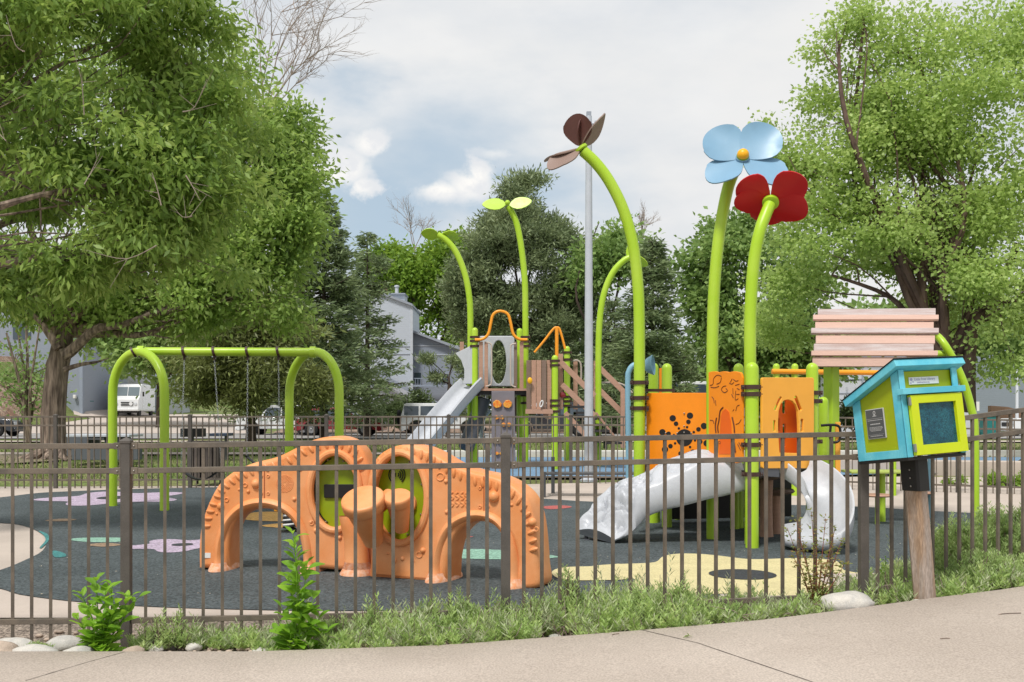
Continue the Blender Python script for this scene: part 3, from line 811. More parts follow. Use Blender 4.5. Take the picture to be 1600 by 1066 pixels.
# woven spiral relief on each wall
m = MB()
for r_ in range(3, 15, 2):
    for a in range(0, 360, int(360 / (r_ * 2.6))):
        m.ball(plL.pt(445 + r_ * math.cos(R(a)), 756 + r_ * math.sin(R(a)), .149), .0065, 6, 4)
m.build('raised_rosette', M_clay, tL)
m = MB()
for k, x0 in enumerate((706, 714, 722, 729)):
    for j in range(2):
        y0 = 765 + (k % 2) * 3 - (j * 0)
        pts = [plR.pt(x0 + 2.6 * math.sin(i * 1.15), 765 + i * 1.9, .15) for i in range(2, 15)]
    m.tube(cr(pts, 3), .009, 6)
m.build('raised_squiggles', M_clay, tR)
for pl, t, x in ((plL, tL, 413), (plR, tR, 756)):
    m = MB(); y0, y1 = (734, 787) if pl is plL else (744, 812)
    m.bar(pl.pt(x, y0, .1515), pl.pt(x, y1, .1515), .006, .006); m.build('seam', M_claydk, t, smooth=False)
m = MB(); m.box(plL.pt(323, 868, .153), (.07, .006, .045)); m.build('label_plate', M_white, tL, smooth=False)
def drum(c_top, c_bot, rt, rb, t):
    a, b = Vector(c_top), Vector(c_bot); ax = a - b; L_ = ax.length
    m = MB(); m.lathe(b, ax, [(rb * .55, .02), (rb * .95, 0), (rb, .015), (rb + (rt * .82 - rb) * .58, L_ * .42), (rt * .84, L_ * .70), (rt * .87, L_ * .74), (rt * .885, L_ * .745), (rt * .99, L_ * .80), (rt, L_ * .93), (rt * .985, L_ * .975), (rt * .93, L_ * .995), (rt * .8, L_)], 36)
    dr = m.build('drum', M_clay, t, ang=40)
    m = MB(); m.lathe(b - ax.normalized() * .001, ax, [(rb * .62, -.001), (rb * .62, .03)], 24); m.build('drum_hole', M_black, dr)
    return dr
drum(P(566, 777, 8.42), P(584, 848, 8.66), .182, .082, tR)
drum(P(621, 774, 8.46), P(628, 828, 8.62), .117, .062, tR)
m = MB(); m.tube([P(580, 800, 8.55), P(610, 775, 8.75)], .07, 14); m.tube([P(626, 795, 8.5), P(636, 790, 8.75)], .045, 14); m.lathe(plR.pt(638, 786, .045), (pl.n.x, pl.n.y, 0), [(.085, 0), (.085, .03), (.05, .04)], 24); m.build('drum_mount', M_clay, tR)

# ------------------------------------------------------------------ spring rider seen through the arch
t = thing('spring_rider', 'small spring rider with a black and white striped coil behind the orange arch', 'spring rider', G(453, 832))
b_ = G(453, 832)
for k, mt_ in ((0, M_black), (1, M_white)):
    m = MB(); m.tube([b_ + Vector((math.cos(a) * .075, math.sin(a) * .075, .03 + (a / (2 * math.pi)) * .055 + k * .027)) for a in [i * math.pi / 8 for i in range(64)]], .013, 8); m.build('coil_spring', mt_, t)
m = MB(); m.lathe(b_, (0, 0, 1), [(.13, 0), (.13, .02)], 20); m.build('base_plate', M_black, t)
m = MB(); m.box(b_ + Vector((0, 0, .27)), (.34, .2, .035)); m.build('seat', M_oyellow, t, bevel=.012)

# ------------------------------------------------------------------ flower and sprout heads
def petal_mesh(m, c, axis, out, L_, W_, cup=.1, thick=.014, twist=0, curl=.12, nr=6, nt=36):
    """rounded petal from the hub outwards, cupped towards 'axis'"""
    ax = Vector(axis).normalized(); o = Vector(out); o = (o - ax * o.dot(ax)).normalized(); s = ax.cross(o)
    if twist:
        s = (s * math.cos(twist) + ax * math.sin(twist)).normalized(); ax = o.cross(s).normalized()
    def at(rho, th, sg):
        x = .53 * L_ + .47 * L_ * rho * (abs(math.cos(th)) ** .82) * (1 if math.cos(th) > 0 else -1)
        y = W_ / 2 * rho * (abs(math.sin(th)) ** .82) * (1 if math.sin(th) > 0 else -1)
        u = max(0, x / L_); y *= .5 + .5 * sstep(u * 1.75); x += .05 * L_ * math.cos(3 * y / W_ * 2) * rho if th < 1.2 or th > 5.08 else 0
        return Vector(c) + o * x + s * y + ax * (cup * L_ * u ** 1.5 + curl * W_ * (2 * y / W_) ** 2 * u + sg * thick / 2)
    off = len(m.v)
    vs = []; fs = []
    for sg in (1, -1):
        k0 = len(vs); vs.append(at(0, 0, sg))
        for r_ in range(1, nr + 1):
            for t_ in range(nt): vs.append(at(r_ / nr, 2 * math.pi * t_ / nt, sg))
        for t_ in range(nt):
            f = (k0, k0 + 1 + t_, k0 + 1 + (t_ + 1) % nt); fs.append(f if sg > 0 else f[::-1])
            for r_ in range(nr - 1):
                a = k0 + 1 + r_ * nt; f = (a + t_, a + nt + t_, a + nt + (t_ + 1) % nt, a + (t_ + 1) % nt); fs.append(f if sg > 0 else f[::-1])
    e0 = 1 + (nr - 1) * nt; e1 = 1 + nr * nt + e0
    for t_ in range(nt): fs.append((e0 + t_, e1 + t_, e1 + (t_ + 1) % nt, e0 + (t_ + 1) % nt))
    m.add(vs, fs)
def flower_pole(parent, pxs, ds, r_, name='flower_stem'):
    pts = cr([P(px, py, d) for (px, py), d in zip(pxs, ds)], 8); m = MB(); m.tube(pts, r_, 20); return m.build(name, M_lime, parent), pts

# ------------------------------------------------------------------ near play structure
ps = thing('play_structure', 'near play structure with orange panels, two grey slides, plank roof and tall flowers', 'play structure', base(1120, 11.8))
stem, pts = flower_pole(ps, [(1113, 845), (1113, 700), (1113, 560), (1115, 470), (1120, 400), (1127, 345), (1138, 292), (1150, 262), (1156, 248)], [11.49] * 7 + [11.45, 11.4], .066)
c = P(1160, 248, 11.3)
ax = Vector((-.10, -1, .62))
for (ou, L_, W_, cp, tw) in (((-.70, .4, .66), .48, .50, .16, -.14), ((.76, .4, .58), .50, .50, .18, .14), ((-.80, 0, -.72), .47, .42, -.06, .22), ((.76, 0, -.72), .55, .50, -.08, -.22)):
    m = MB(); petal_mesh(m, c, ax, ou, L_, W_, cup=cp, twist=tw); m.build('petal', M_petb, stem)
m = MB(); m.lathe(c - ax.normalized() * .0, ax, [(.075, -.02), (.075, .03), (.07, .034)], 24); m.build('hub', M_petb, stem)
m = MB(); m.ball(c + ax.normalized() * .06, .066, 20, 12); m.build('flower_center', M_yel, stem)
m = MB(); m.lathe(c + ax.normalized() * .03, ax, [(.068, 0), (.068, .02), (.06, .03)], 24); m.build('flower_collar', M_limed, stem)
stem, pts = flower_pole(ps, [(1173, 850), (1173, 700), (1172, 560), (1173, 480), (1178, 410), (1187, 362), (1197, 334), (1203, 320)], [10.95] * 6 + [11.0, 11.05], .064)
c = P(1204, 314, 11.08); ax = Vector((.15, .66, .72))
for (ou, L_, W_, cp) in (((-.52, .2, .55), .38, .42, .12), ((.58, -.2, .55), .41, .42, .08), ((-.95, 0, -.30), .37, .32, .04), ((.9, .1, -.42), .42, .38, .02), ((.12, .45, -.75), .34, .44, .16)):
    m = MB(); petal_mesh(m, c, ax, ou, L_, W_, cup=cp); m.build('petal', M_petr, stem)
m = MB(); m.lathe(c - ax.normalized() * .06, ax, [(.064, 0), (.088, .012), (.088, .05), (.05, .055)], 24); m.build('flower_collar', M_lime, stem)
stem, pts = flower_pole(ps, [(999, 800), (999, 640), (999, 520), (997, 450), (989, 382), (974, 328), (953, 285), (932, 256), (911, 236)], [12.0] * 9, .066)
c = P(907, 231, 12.0); ax = Vector((-.58, .10, .80))
for (nn_, dd_, L_, W_, cp, mt_) in (((-.42, -.9, -.15), (-.16, -.25, .95), .37, .36, .06, M_petn), ((.86, -.5, .0), (.16, .1, .97), .37, .30, .05, M_petn), ((.86, -.16, -.52), (.52, .25, .84), .50, .44, .04, M_petn2),
                                   ((-.35, -.62, .66), (-.80, -.25, -.58), .46, .34, .03, M_petn2), ((-.35, -.15, .9), (-.80, .55, -.50), .46, .34, .03, M_petn2)):
    m = MB(); petal_mesh(m, c, nn_, dd_, L_, W_, cup=cp); m.build('petal', mt_, stem)
m = MB(); m.lathe(c - ax.normalized() * .04, ax, [(.066, 0), (.082, .01), (.082, .04), (.05, .05)], 24); m.build('flower_collar', M_lime, stem)
def post(px, top_y, d, r=.066, parent=None, nm='post', bot=None):
    b_ = base(px, d, -.02); t_ = P(px, top_y, d)
    if bot: b_ = P(px, bot, d)
    m = MB(); m.dome_post(b_, Vector((b_.x, b_.y, t_.z)), r); return m.build(nm, M_lime, parent or ps)
PN = [(1175, 566, 10.72, .069), (1269, 567, 11.25, .066), (1154, 568, 12.6, .062), (1021, 567, 13.2, .066), (1042, 568, 12.7, .064), (1286, 620, 12.6, .064)]
for a in PN: post(*a)
for px, d in ((1148, 12.5), (1025, 13.3), (1060, 13.6)):
    m = MB(); b_ = base(px, d); m.cyl(b_, b_ + Vector((0, 0, .8)), .055); m.build('deck_post', M_lime, ps)
def hclamp(px, py, d, r, w=.045, arm=None):
    m = MB(); c = P(px, py, d); clamp_ring(m, c, (0, 0, 1), r + .002, w, .012)
    for s_ in (-1, 1):
        m.box(c + Vector((s_ * (r + .025), 0, 0)), (.035, .05, w)); m.ball(c + Vector((s_ * (r + .03), -.03, 0)), .009, 8, 5)
    if arm: a = P(arm, py, d); m.bar(c, a, .02, w)
    return m.build('clamp', M_brown, ps)
for y in (598, 622, 638): hclamp(999, y, 12.0, .066)
for y in (605, 616, 695, 741): hclamp(1175, y, 10.72, .069, arm=1158 if y < 620 else None)
for y in (614, 627, 690): hclamp(1269, y, 11.25, .066, arm=1280)
m = MB(); m.bar(P(1008, 610, 12.3), P(1054, 610, 12.1), .03, .035); m.build('clamp_bar', M_brown, ps)
# decks
def deck(pl_, z, th, nm='deck', mt_=None):
    m = MB(); n = len(pl_); top = [Vector((x, y, z)) for x, y in pl_]; bot = [Vector((x, y, z - th)) for x, y in pl_]
    m.add(top + bot, [tuple(range(n)), tuple(range(2 * n - 1, n - 1, -1))] + [(k, n + k, n + (k + 1) % n, (k + 1) % n) for k in range(n)])
    return m.build(nm, mt_ or M_deck, ps, smooth=False, bevel=.004)
dp = [base(px, d) for px, d in ((1000, 12.15), (1113, 11.6), (1162, 10.98), (1186, 10.82), (1262, 11.3), (1290, 12.6), (1180, 13.4), (1045, 13.4))]
deck([(v.x, v.y) for v in dp], .80, .07)
m = MB()
for (a, b) in (((1113, 11.6), (1290, 12.6)), ((1180, 10.9), (1180, 13.3)), ((1040, 12.2), (1045, 13.3))):
    A_, B_ = base(*a), base(*b); m.bar((A_.x, A_.y, .67), (B_.x, B_.y, .67), .05, .12)
m.build('deck_beam', M_deck, ps, smooth=False)
# front dotted orange panel
plA = Plane(base(1008, 12.12)[:2], base(1113, 11.62)[:2])
m = MB(); board(m, plA, rrect(1010, 614, 1110, 744, 4), [], .025, .005, off=0); pa = m.build('orange_panel', M_orange, ps, smooth=False)
m = MB(); cc = (1069.3, 684)
board(m, plA, ell(cc[0], cc[1], 13, 13.3, 32), [], .006, .001, off=.014)
for k in range(8):
    a = R(31 + 45 * k)
    for rr_, dr_ in ((17, 1.9), (25.5, 3.5), (35.5, 4.9)):
        x, y = cc[0] + rr_ * math.cos(a), cc[1] - rr_ * math.sin(a)
        if x < 1105: board(m, plA, ell(x, y, dr_, dr_, 20), [], .006, .001, off=.014)
m.build('dots', M_black, pa, smooth=False)
for x, y in ((1069, 646), (1069, 666), (1069, 676), (1040, 677), (1012, 642), (1058, 677), (1080, 677)): m = MB(); m.ball(plA.pt(x, y, .02), .010, 8, 5); m.build('screw', M_screw, pa)
# wavy topped tree-carved panel
plB = Plane(base(1107, 11.42)[:2], base(1162, 10.86)[:2])
outB = [(1107, 582)] + [(1107 + i * 1.0, 582.0 - 1.6 * abs(math.sin(i * math.pi / 16)) - .04 * i * 0) for i in range(1, 50)] + [(1158, 584), (1160, 590), (1160, 722), (1150, 724), (1107, 716)]
m = MB(); board(m, plB, outB, [], .025, .004, off=.08); pb = m.build('tree_panel', M_orange, ps, smooth=False)
m = MB(); board(m, plB, [(1126, 650), (1129, 642), (1134, 639), (1139, 644), (1142, 660), (1145, 710), (1123, 710)], [], .006, .001, off=.093); m.build('trunk_relief', M_dorange, pb, smooth=False)
def engrave(pl, segs, off, r_=.0045, k=4):
    m = MB()
    for s_ in segs:
        m.tube(cr([pl.pt(x, y, off) for x, y in s_], k), r_, 5)
    return m
def sc(x0, y0, s_, pts): return [(x0 + px / s_, y0 + py / s_) for px, py in pts]
Z5 = lambda pts: sc(980, 560, 5.33, pts)
segs = [Z5(q) for q in ([(745, 495), (735, 560), (740, 620)], [(800, 408), (775, 440), (765, 520), (755, 570), (760, 620)], [(875, 490), (890, 560), (895, 620)], [(735, 690), (738, 790)], [(757, 690), (752, 790)], [(892, 700), (903, 785)],
        [(690, 225), (715, 215), (720, 170), (750, 140), (785, 150)], [(695, 240), (730, 245), (765, 232)], [(785, 160), (775, 200), (745, 215)], [(825, 230), (800, 235), (785, 262), (810, 285), (835, 270), (822, 250)],
        [(850, 205), (870, 215), (890, 200)], [(885, 175), (905, 190), (925, 185)], [(900, 225), (935, 215)], [(880, 250), (882, 300)], [(905, 270), (900, 345), (925, 335)], [(870, 300), (885, 330)], [(935, 390), (915, 400), (905, 440)], [(880, 440), (890, 425)],
        [(705, 320), (720, 340), (725, 375)], [(735, 350), (740, 395)], [(690, 515), (715, 520), (722, 545)], [(950, 510), (930, 540), (905, 550)], [(920, 715), (945, 765)], [(930, 700), (945, 730)], [(765, 690), (780, 700), (775, 715), (765, 705)], [(875, 170), (860, 200)], [(910, 300), (935, 300)], [(915, 250), (935, 262)])]
engrave(plB, segs[:6], .0935, .009).build('carving', M_engr, pb)
engrave(plB, segs[6:], .0935, .0042).build('carving', M_engr, pb)
# arch door panel
plC = Plane(base(1190, 10.78)[:2], base(1272, 11.2)[:2])
Z6 = lambda pts: sc(1160, 560, 5.33, pts)
arch_hole = Z6([(300, 640), (298, 540), (303, 440), (318, 385), (345, 352), (380, 343), (418, 355), (448, 390), (464, 440), (470, 540), (472, 640), (484, 740), (490, 778), (470, 790), (310, 785)])
def slot(a, b, w): # rounded slot between two px points
    a, b = Vector(a), Vector(b); t_ = (b - a).normalized(); n_ = Vector((-t_.y, t_.x)); out = []
    for c_, s0 in ((b, 0), (a, 180)):
        for q in range(0, 181, 30):
            an = R(s0 + 90 - q); out.append(tuple(c_ + (t_ * math.cos(an) + n_ * math.sin(an)) * w / 2))
    return out
holes = [arch_hole] + [slot(*Z6([a, b]), w / 5.33) for a, b, w in (((445, 325), (483, 425), 26), ((497, 515), (497, 600), 22), ((267, 525), (267, 600), 20), ((318, 330), (275, 425), 22))]
m = MB(); board(m, plC, rrect(1191, 590, 1272, 732, 3), holes, .03, .004, off=.06); m.build('door_panel', M_lorange, ps, smooth=False)
m = MB(); board(m, plC, Z6([(295, 330), (480, 330), (490, 840), (470, 900), (430, 905), (330, 870), (295, 800)]), [slot(*Z6([(349, 365), (349, 445)]), 6), slot(*Z6([(349, 555), (349, 640)]), 4.6), slot(*Z6([(347, 670), (347, 728)]), 4.6), slot(*Z6([(302, 500), (302, 600)]), 3)], .025, .003, off=-.06)
m.build('inner_panel', M_dorange, ps, smooth=False)
m = MB(); board(m, plC, [(1190, 733), (1218, 733), (1218, 746), (1190, 744)], [], .05, .003, off=.04); m.build('deck_edge', M_slidedk, ps, smooth=False)
# side rails and the rear orange bits
m = MB(); a = P(1309, 655, 12.4); m.box((a.x, a.y, .95), (.06, .03, .72)); m.build('side_panel', M_lorange, ps, smooth=False, bevel=.004)
m = MB(); hp = [P(x, y, 12.3) for x, y in ((1283, 665), (1300, 664), (1310, 666), (1313, 673), (1312, 686), (1307, 691), (1299, 690), (1297, 680), (1298, 665))]
m.tube(cr(hp, 5), .016, 10); m.build('grab_handle', M_black, ps)
m = MB(); a = P(1033, 578, 13.9); m.box((a.x, a.y, 1.78), (.05, .03, .5)); m.build('rear_panel', M_orange, ps, smooth=False)
# pale blue talk tube
m = MB(); tp = [P(982, 810, 12.7), P(982, 700, 12.7), P(981, 600, 12.7), P(983, 580, 12.7), P(990, 571, 12.7), P(1000, 569, 12.7)]
tp[0].z = 0
m.tube(cr(tp, 6), .035, 14); m.build('talk_tube', M_cobalt, ps)
m = MB(); m.lathe(P(1004, 572, 12.5), (1, -.35, .08), [(.03, 0), (.05, .02), (.09, .06), (.125, .13), (.12, .135), (.07, .05)], 20, caps=False); m.build('talk_funnel', M_cobalt, ps)
# plank roof on its column
rows_y = [483, 495.5, 503, 516, 524, 537, 550, 558, 573]
xr = [(1278, 1462, 0), (1270, 1466, 1), (1274, 1459, 2), (1267, 1466, 3), (1275, 1461, 2), (1272, 1459, 0), (1267, 1464, 1), (1270, 1463, 2)]
def rd(y): u = (y - 483) / 90; return 13.75 - 1.0 * u - .25 * math.sin(math.pi * u)
for i, (x0, x1, k) in enumerate(xr):
    ya, yb = rows_y[i], rows_y[i + 1]; da, db = rd(ya), rd(yb)
    lift = .035 if k in (1, 3) else 0.0
    A0, A1 = P(x0, ya, da), P(x1, ya - (1.5 if i == 0 else 0), da); B0, B1 = P(x0, yb, db), P(x1, yb, db)
    nn = (B0 - A0).cross(A1 - A0).normalized()
    if nn.y > 0: nn = -nn
    q = [v + nn * lift for v in (A0, A1, B1 + Vector((0, 0, .004)), B0 + Vector((0, 0, .004)))]
    m = MB(); m.add(q + [v - nn * .032 for v in q], [(0, 1, 2, 3), (7, 6, 5, 4), (0, 4, 5, 1), (1, 5, 6, 2), (2, 6, 7, 3), (3, 7, 4, 0)])
    m.build('roof_plank', M_roofg if k in (0, 3) else M_roofp, ps, smooth=False, bevel=.004)
for x in (1282, 1450):
    m = MB(); pr = [P(x, y, rd(y) + .10) for y in (486, 500, 520, 540, 560, 571)]
    for a, b in zip(pr, pr[1:]): m.bar(a, b, .05, .05)
    m.build('rafter', M_brown, ps, smooth=False)
m = MB(); b_ = base(1299, 13.1); m.box((b_.x, b_.y, 1.0), (.145, .145, 2.04), Matrix.Rotation(R(33), 3, 'Z')); m.build('roof_column', M_lime, ps, smooth=False, bevel=.012)
m = MB(); m.tube(cr([P(1455, 520, 13.6), P(1466, 527, 13.5), P(1478, 542, 13.4), P(1494, 571, 13.4), P(1508, 604, 13.4), P(1518, 640, 13.4), P(1523, 670, 13.4), Vector((P(1524, 700, 13.4).x, 13.4, .3)), Vector((P(1524, 700, 13.4).x, 13.4, -.02))], 6), .05, 14)
m.tube([P(1460, 553, 13.5), P(1488, 553, 13.45)], .045, 12); m.build('roof_arch_pipe', M_lime, ps)
m = MB(); b_ = base(1453, 13.8); m.cyl(b_, b_ + Vector((0, 0, 2.0)), .03); m.build('roof_pole', M_cobalt, ps)
# ---- textured slide to the left
farE = [(1152, 716), (1110, 708), (1086, 706), (1060, 712), (1032, 722), (1014, 736), (968, 753), (943, 768), (925, 788), (906, 812), (900, 829)]
rid = [(1164, 742), (1130, 724), (1100, 718), (1076, 729), (1055, 740), (1029, 753), (1006, 762), (993, 777), (988, 803), (978, 828), (958, 842)]
bot = [(1164, 766), (1139, 773), (1110, 779), (1084, 786), (1060, 792), (1035, 798), (1011, 808), (1000, 820), (988, 832), (974, 840), (955, 848)]
def nd(i): return 10.95 + .10 * i / 10
E1, E2, E3 = cr([P(x, y, nd(i) + .62 - .2 * (i / 10) ** 2) for i, (x, y) in enumerate(farE)], 12), cr([P(x, y, nd(i) + .03) for i, (x, y) in enumerate(rid)], 12), cr([P(x, y, nd(i)) for i, (x, y) in enumerate(bot)], 12)
m = MB(); rows = []
n = len(E1)
for i in range(n):
    u = i / (n - 1); row = []
    a, b, c_ = E1[i], E2[i], E3[i]
    low = Vector((a.x, a.y + .02, max(c_.z, a.z - .28)))
    row += [low, low.lerp(a, .6)]
    for j in range(37):
        v = j / 36; p = a.lerp(b, v)
        win = math.sin(math.pi * min(1, v * .96 + .04)) ** .45
        amp = .09 * min(1, max(0, u - .08) * 1.6 + .06) * win * (1 if u < .88 else max(0, 1 - (u - .88) / .10))
        w1 = noise.noise(Vector((p.x * 4.5, p.y * 6, p.z * 5 + 3))); w2 = noise.noise(Vector((p.x * 10 + 5, p.y * 12, p.z * 9)))
        fold = 1 - abs(math.sin(v * 7.0 + 6.5 * u + 4.5 * w1 + 2.0 * w2))
        vein = 1 - abs(math.sin(u * 17 + 5 * w2 + v * 3.0))
        rel = .55 * w1 - 1.05 * fold ** 2.2 - .35 * vein ** 3
        up = .07 * math.sin(math.pi * v)
        row.append(p + Vector((0, -.25, 1)) * (amp * rel + up * .8))
    row = [Vector((q_.x, q_.y, max(q_.z, .06))) for q_ in row]
    row += [b.lerp(c_, .12) + Vector((0, -.022, 0)), b.lerp(c_, .5) + Vector((0, -.02, 0)), c_.lerp(b, .06), c_ + Vector((0, .03, -.006))]
    row += [Vector((c_.x, low.y, low.z))]
    rows.append(row)
m.grid(rows)
k = len(rows[0]); m.add(rows[-1], [tuple(range(k))]); m.add(rows[0], [tuple(range(k - 1, -1, -1))])
m.build('textured_slide', M_slide, ps, ang=60)
for px, d in ((916, 11.45), (950, 11.3)):
    b_ = base(px, d); m = MB(); m.cyl(b_, b_ + Vector((0, 0, .16)), .022); m.build('slide_foot', M_slidedk, ps)
m = MB(); b_ = base(934, 11.4); m.box(b_ + Vector((0, 0, .012)), (.3, .1, .012)); m.build('foot_plate', M_slidedk, ps, smooth=False)
# ---- curved slide to the right
LR = [((1217, 714, 11.25), (1268, 713, 11.3)), ((1240, 731, 11.12), (1298, 728, 11.08)), ((1256, 752, 11.06), (1321, 750, 10.88)), ((1264, 780, 11.06), (1332, 777, 10.7)), ((1260, 803, 11.1), (1330, 808, 10.5)), ((1248, 815, 11.15), (1312, 832, 10.42)), ((1234, 818, 11.22), (1270, 842, 10.55)), ((1223, 820, 11.3), (1226, 840, 10.8))]
LR = [((a[0], a[1], a[2] - .28), (b[0], b[1], b[2] - .28)) for a, b in LR]
eL = cr([P(*q[0]) for q in LR], 8); eR = cr([P(*q[1]) for q in LR], 8)
prof = [(-1.09, .165), (-1.13, .20), (-1.05, .225), (-.98, .20), (-.93, .1), (-.8, .03), (-.5, .0), (0, -.01), (.5, .0), (.8, .03), (.93, .1), (.98, .20), (1.05, .225), (1.13, .20), (1.09, .165), (1.03, .02), (.8, -.045), (0, -.06), (-.8, -.045), (-1.03, .02), (-1.09, .165)]
m = MB(); rows = []
for i, (a, b) in enumerate(zip(eL, eR)):
    u = i / (len(eL) - 1); dp_ = .17 * (1 - .55 * max(0, u - .6) / .4); lat = (b - a); lat.z = 0; lat.normalize()
    q = []
    for f_, z_ in ((-.03, -.2), (-.035, -.03), (-.02, .0), (.01, .004), (.03, -.03), (.08, -.55), (.16, -.85), (.3, -1.0), (.5, -1.04), (.7, -1.0), (.84, -.85), (.92, -.55), (.97, -.03), (.99, .004), (1.02, 0), (1.035, -.03)):
        q.append(a.lerp(b, f_) + Vector((0, 0, (z_ if z_ < -.04 else z_ ) * dp_)))
    q += [a.lerp(b, 1.03) + Vector((0, 0, -.75 * dp_)), a.lerp(b, .9) + Vector((0, 0, -1.3 * dp_)), a.lerp(b, .5) + Vector((0, 0, -1.45 * dp_)), a.lerp(b, .1) + Vector((0, 0, -1.3 * dp_)), a.lerp(b, -.03) + Vector((0, 0, -.75 * dp_)), q[0]]
    rows.append([Vector((v.x, v.y, max(v.z, .03))) for v in q])
m.grid(rows); m.build('curved_slide', M_slide, ps, ang=60)
b_ = base(1322, 10.75); m = MB(); m.cyl(b_, b_ + Vector((0, 0, .3)), .022); m.build('slide_foot', M_slidedk, ps)
b_ = base(1240, 10.95); m = MB(); m.cyl(b_, b_ + Vector((0, 0, .14)), .03); m.build('slide_foot', M_slidedk, ps)
# mushroom tables in the shade under the deck
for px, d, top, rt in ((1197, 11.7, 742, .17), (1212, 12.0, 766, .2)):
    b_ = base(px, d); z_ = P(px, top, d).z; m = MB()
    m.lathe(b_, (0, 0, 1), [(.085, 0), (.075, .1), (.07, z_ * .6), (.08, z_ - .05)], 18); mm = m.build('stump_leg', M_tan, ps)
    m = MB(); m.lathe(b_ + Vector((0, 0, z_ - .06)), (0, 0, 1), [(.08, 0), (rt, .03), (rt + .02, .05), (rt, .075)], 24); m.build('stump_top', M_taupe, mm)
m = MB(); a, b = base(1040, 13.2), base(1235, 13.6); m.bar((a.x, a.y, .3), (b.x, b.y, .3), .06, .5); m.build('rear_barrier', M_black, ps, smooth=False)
# activity table with round seats
at = thing('activity_table', 'lime green play table with round tan seats right of the curved slide', 'play table', base(1378, 13.35))
m = MB(); a, b = P(1322, 737, 13.3), P(1412, 737, 13.3); m.bar(a, b, .42, .035); m.build('table_top', mat('pale_green_board', (.42, .50, .12), .5), at, smooth=False, bevel=.008)
m = MB(); b_ = base(1378, 13.35); m.cyl(b_, b_ + Vector((0, 0, .64)), .045); m.build('leg', M_lime, at)
for px, d, z_ in ((1371, 13.0, .36), (1438, 13.7, .34)):
    b_ = base(px, d); m = MB(); m.lathe(b_ + Vector((0, 0, z_)), (0, 0, 1), [(.02, -.01), (.17, 0), (.185, .015), (.17, .03)], 24); st = m.build('seat', M_tan, at)
    m = MB(); m.cyl(b_, b_ + Vector((0, 0, z_)), .03); m.build('seat_leg', M_lime, st)
# overhead bar beyond
ob = thing('overhead_bar', 'orange overhead bar on thin lime posts left of the plank roof', 'climbing bar', base(1242, 17))
for px in (1213, 1242, 1395):
    post(px, 568, 17.0, .056, ob)
m = MB(); m.tube([P(1206, 580.5, 16.95), P(1400, 583, 16.95)], .042, 14); m.build('crossbar', M_oyellow, ob)

# ------------------------------------------------------------------ far play structure
FD = 22.4
fs = thing('play_structure', 'far play structure with sprout poles, tan barrel, straight grey slide and stairs', 'play structure', base(800, FD))
def fpost(px, ty, d=FD, r=.07): return post(px, ty, d, r, fs)
for px, ty, d in ((742, 512, FD), (812, 513, 23.3), (867, 555, FD - .3), (886, 541, 23.2), (728, 512, 23.6)):
    if px != 728: fpost(px, ty, d)
def fclamps(px, ys, d, r=.07):
    for y in ys:
        m = MB(); c = P(px, y, d); clamp_ring(m, c, (0, 0, 1), r + .003, .05, .014); m.box(c + Vector((r + .02, -.02, 0)), (.04, .04, .05)); m.box(c + Vector((-r - .02, -.02, 0)), (.04, .04, .05)); m.build('clamp', M_brown, fs)
fclamps(742, (527, 533, 541, 604, 610, 617), FD); fclamps(821, (527, 534, 541, 610, 618, 630), 22.7); fclamps(867, (564, 571, 626, 634, 643), FD - .3); fclamps(886, (551, 562, 620, 627, 634), 23.2)
def sprout_leaf(parent, c, out, L_, W_, nrm):
    m = MB(); o = Vector(out).normalized(); nn = Vector(nrm); nn = (nn - o * nn.dot(o)).normalized(); s_ = nn.cross(o)
    prof = [(0, .10), (.12, .55), (.3, .93), (.5, 1), (.7, .86), (.86, .6), (.96, .3), (1.0, .08)]
    top = [Vector(c) + o * L_ * u + s_ * W_ / 2 * w for u, w in prof] + [Vector(c) + o * L_ * u - s_ * W_ / 2 * w for u, w in prof[::-1]]
    bend = [v + nn * (-.12 * ((v - Vector(c)).dot(o)) ** 2) for v in top]
    m.add([v + nn * .01 for v in bend] + [v - nn * .01 for v in bend], [tuple(range(16)), tuple(range(31, 15, -1))] + [(k, 16 + k, 16 + (k + 1) % 16, (k + 1) % 16) for k in range(16)])
    m.build('sprout_leaf', M_lime, parent, smooth=False, bevel=.004)
s1, _ = flower_pole(fs, [(735, 735), (735, 600), (735, 500), (733, 462), (726, 427), (713, 395), (698, 376), (684, 367)], [22.7] * 8, .068, 'sprout_stem')
sprout_leaf(s1, P(686, 367, 22.7), (-1, 0, .05), .40, .36, (0, -.55, -.8)); sprout_leaf(s1, P(688, 367, 22.7), (1, .5, -.1), .42, .42, (.3, .6, .75))
s2, _ = flower_pole(fs, [(821, 735), (821, 600), (821, 500), (820, 440), (815, 390), (808, 352), (800, 332), (794, 323)], [22.7] * 8, .068, 'sprout_stem')
sprout_leaf(s2, P(791, 319, 22.6), (-1, -.1, .0), .53, .32, (-.1, -.9, .45)); sprout_leaf(s2, P(796, 321, 22.6), (1, -.1, .22), .50, .31, (.1, -.9, .45))
m = MB(); m.ball(P(793, 317, 22.5), .06, 12, 8); m.build('sprout_bud', M_lime, s2)
s3, _ = flower_pole(fs, [(935, 735), (935, 640), (935, 560), (937, 500), (944, 458), (957, 427), (974, 408), (988, 401)], [23.0] * 8, .07, 'sprout_stem')
sprout_leaf(s3, P(986, 402, 23.0), (1, 0, -.45), .42, .3, (.1, .5, .8)); sprout_leaf(s3, P(982, 402, 23.0), (.1, 0, 1), .3, .2, (-.7, -.5, .2))
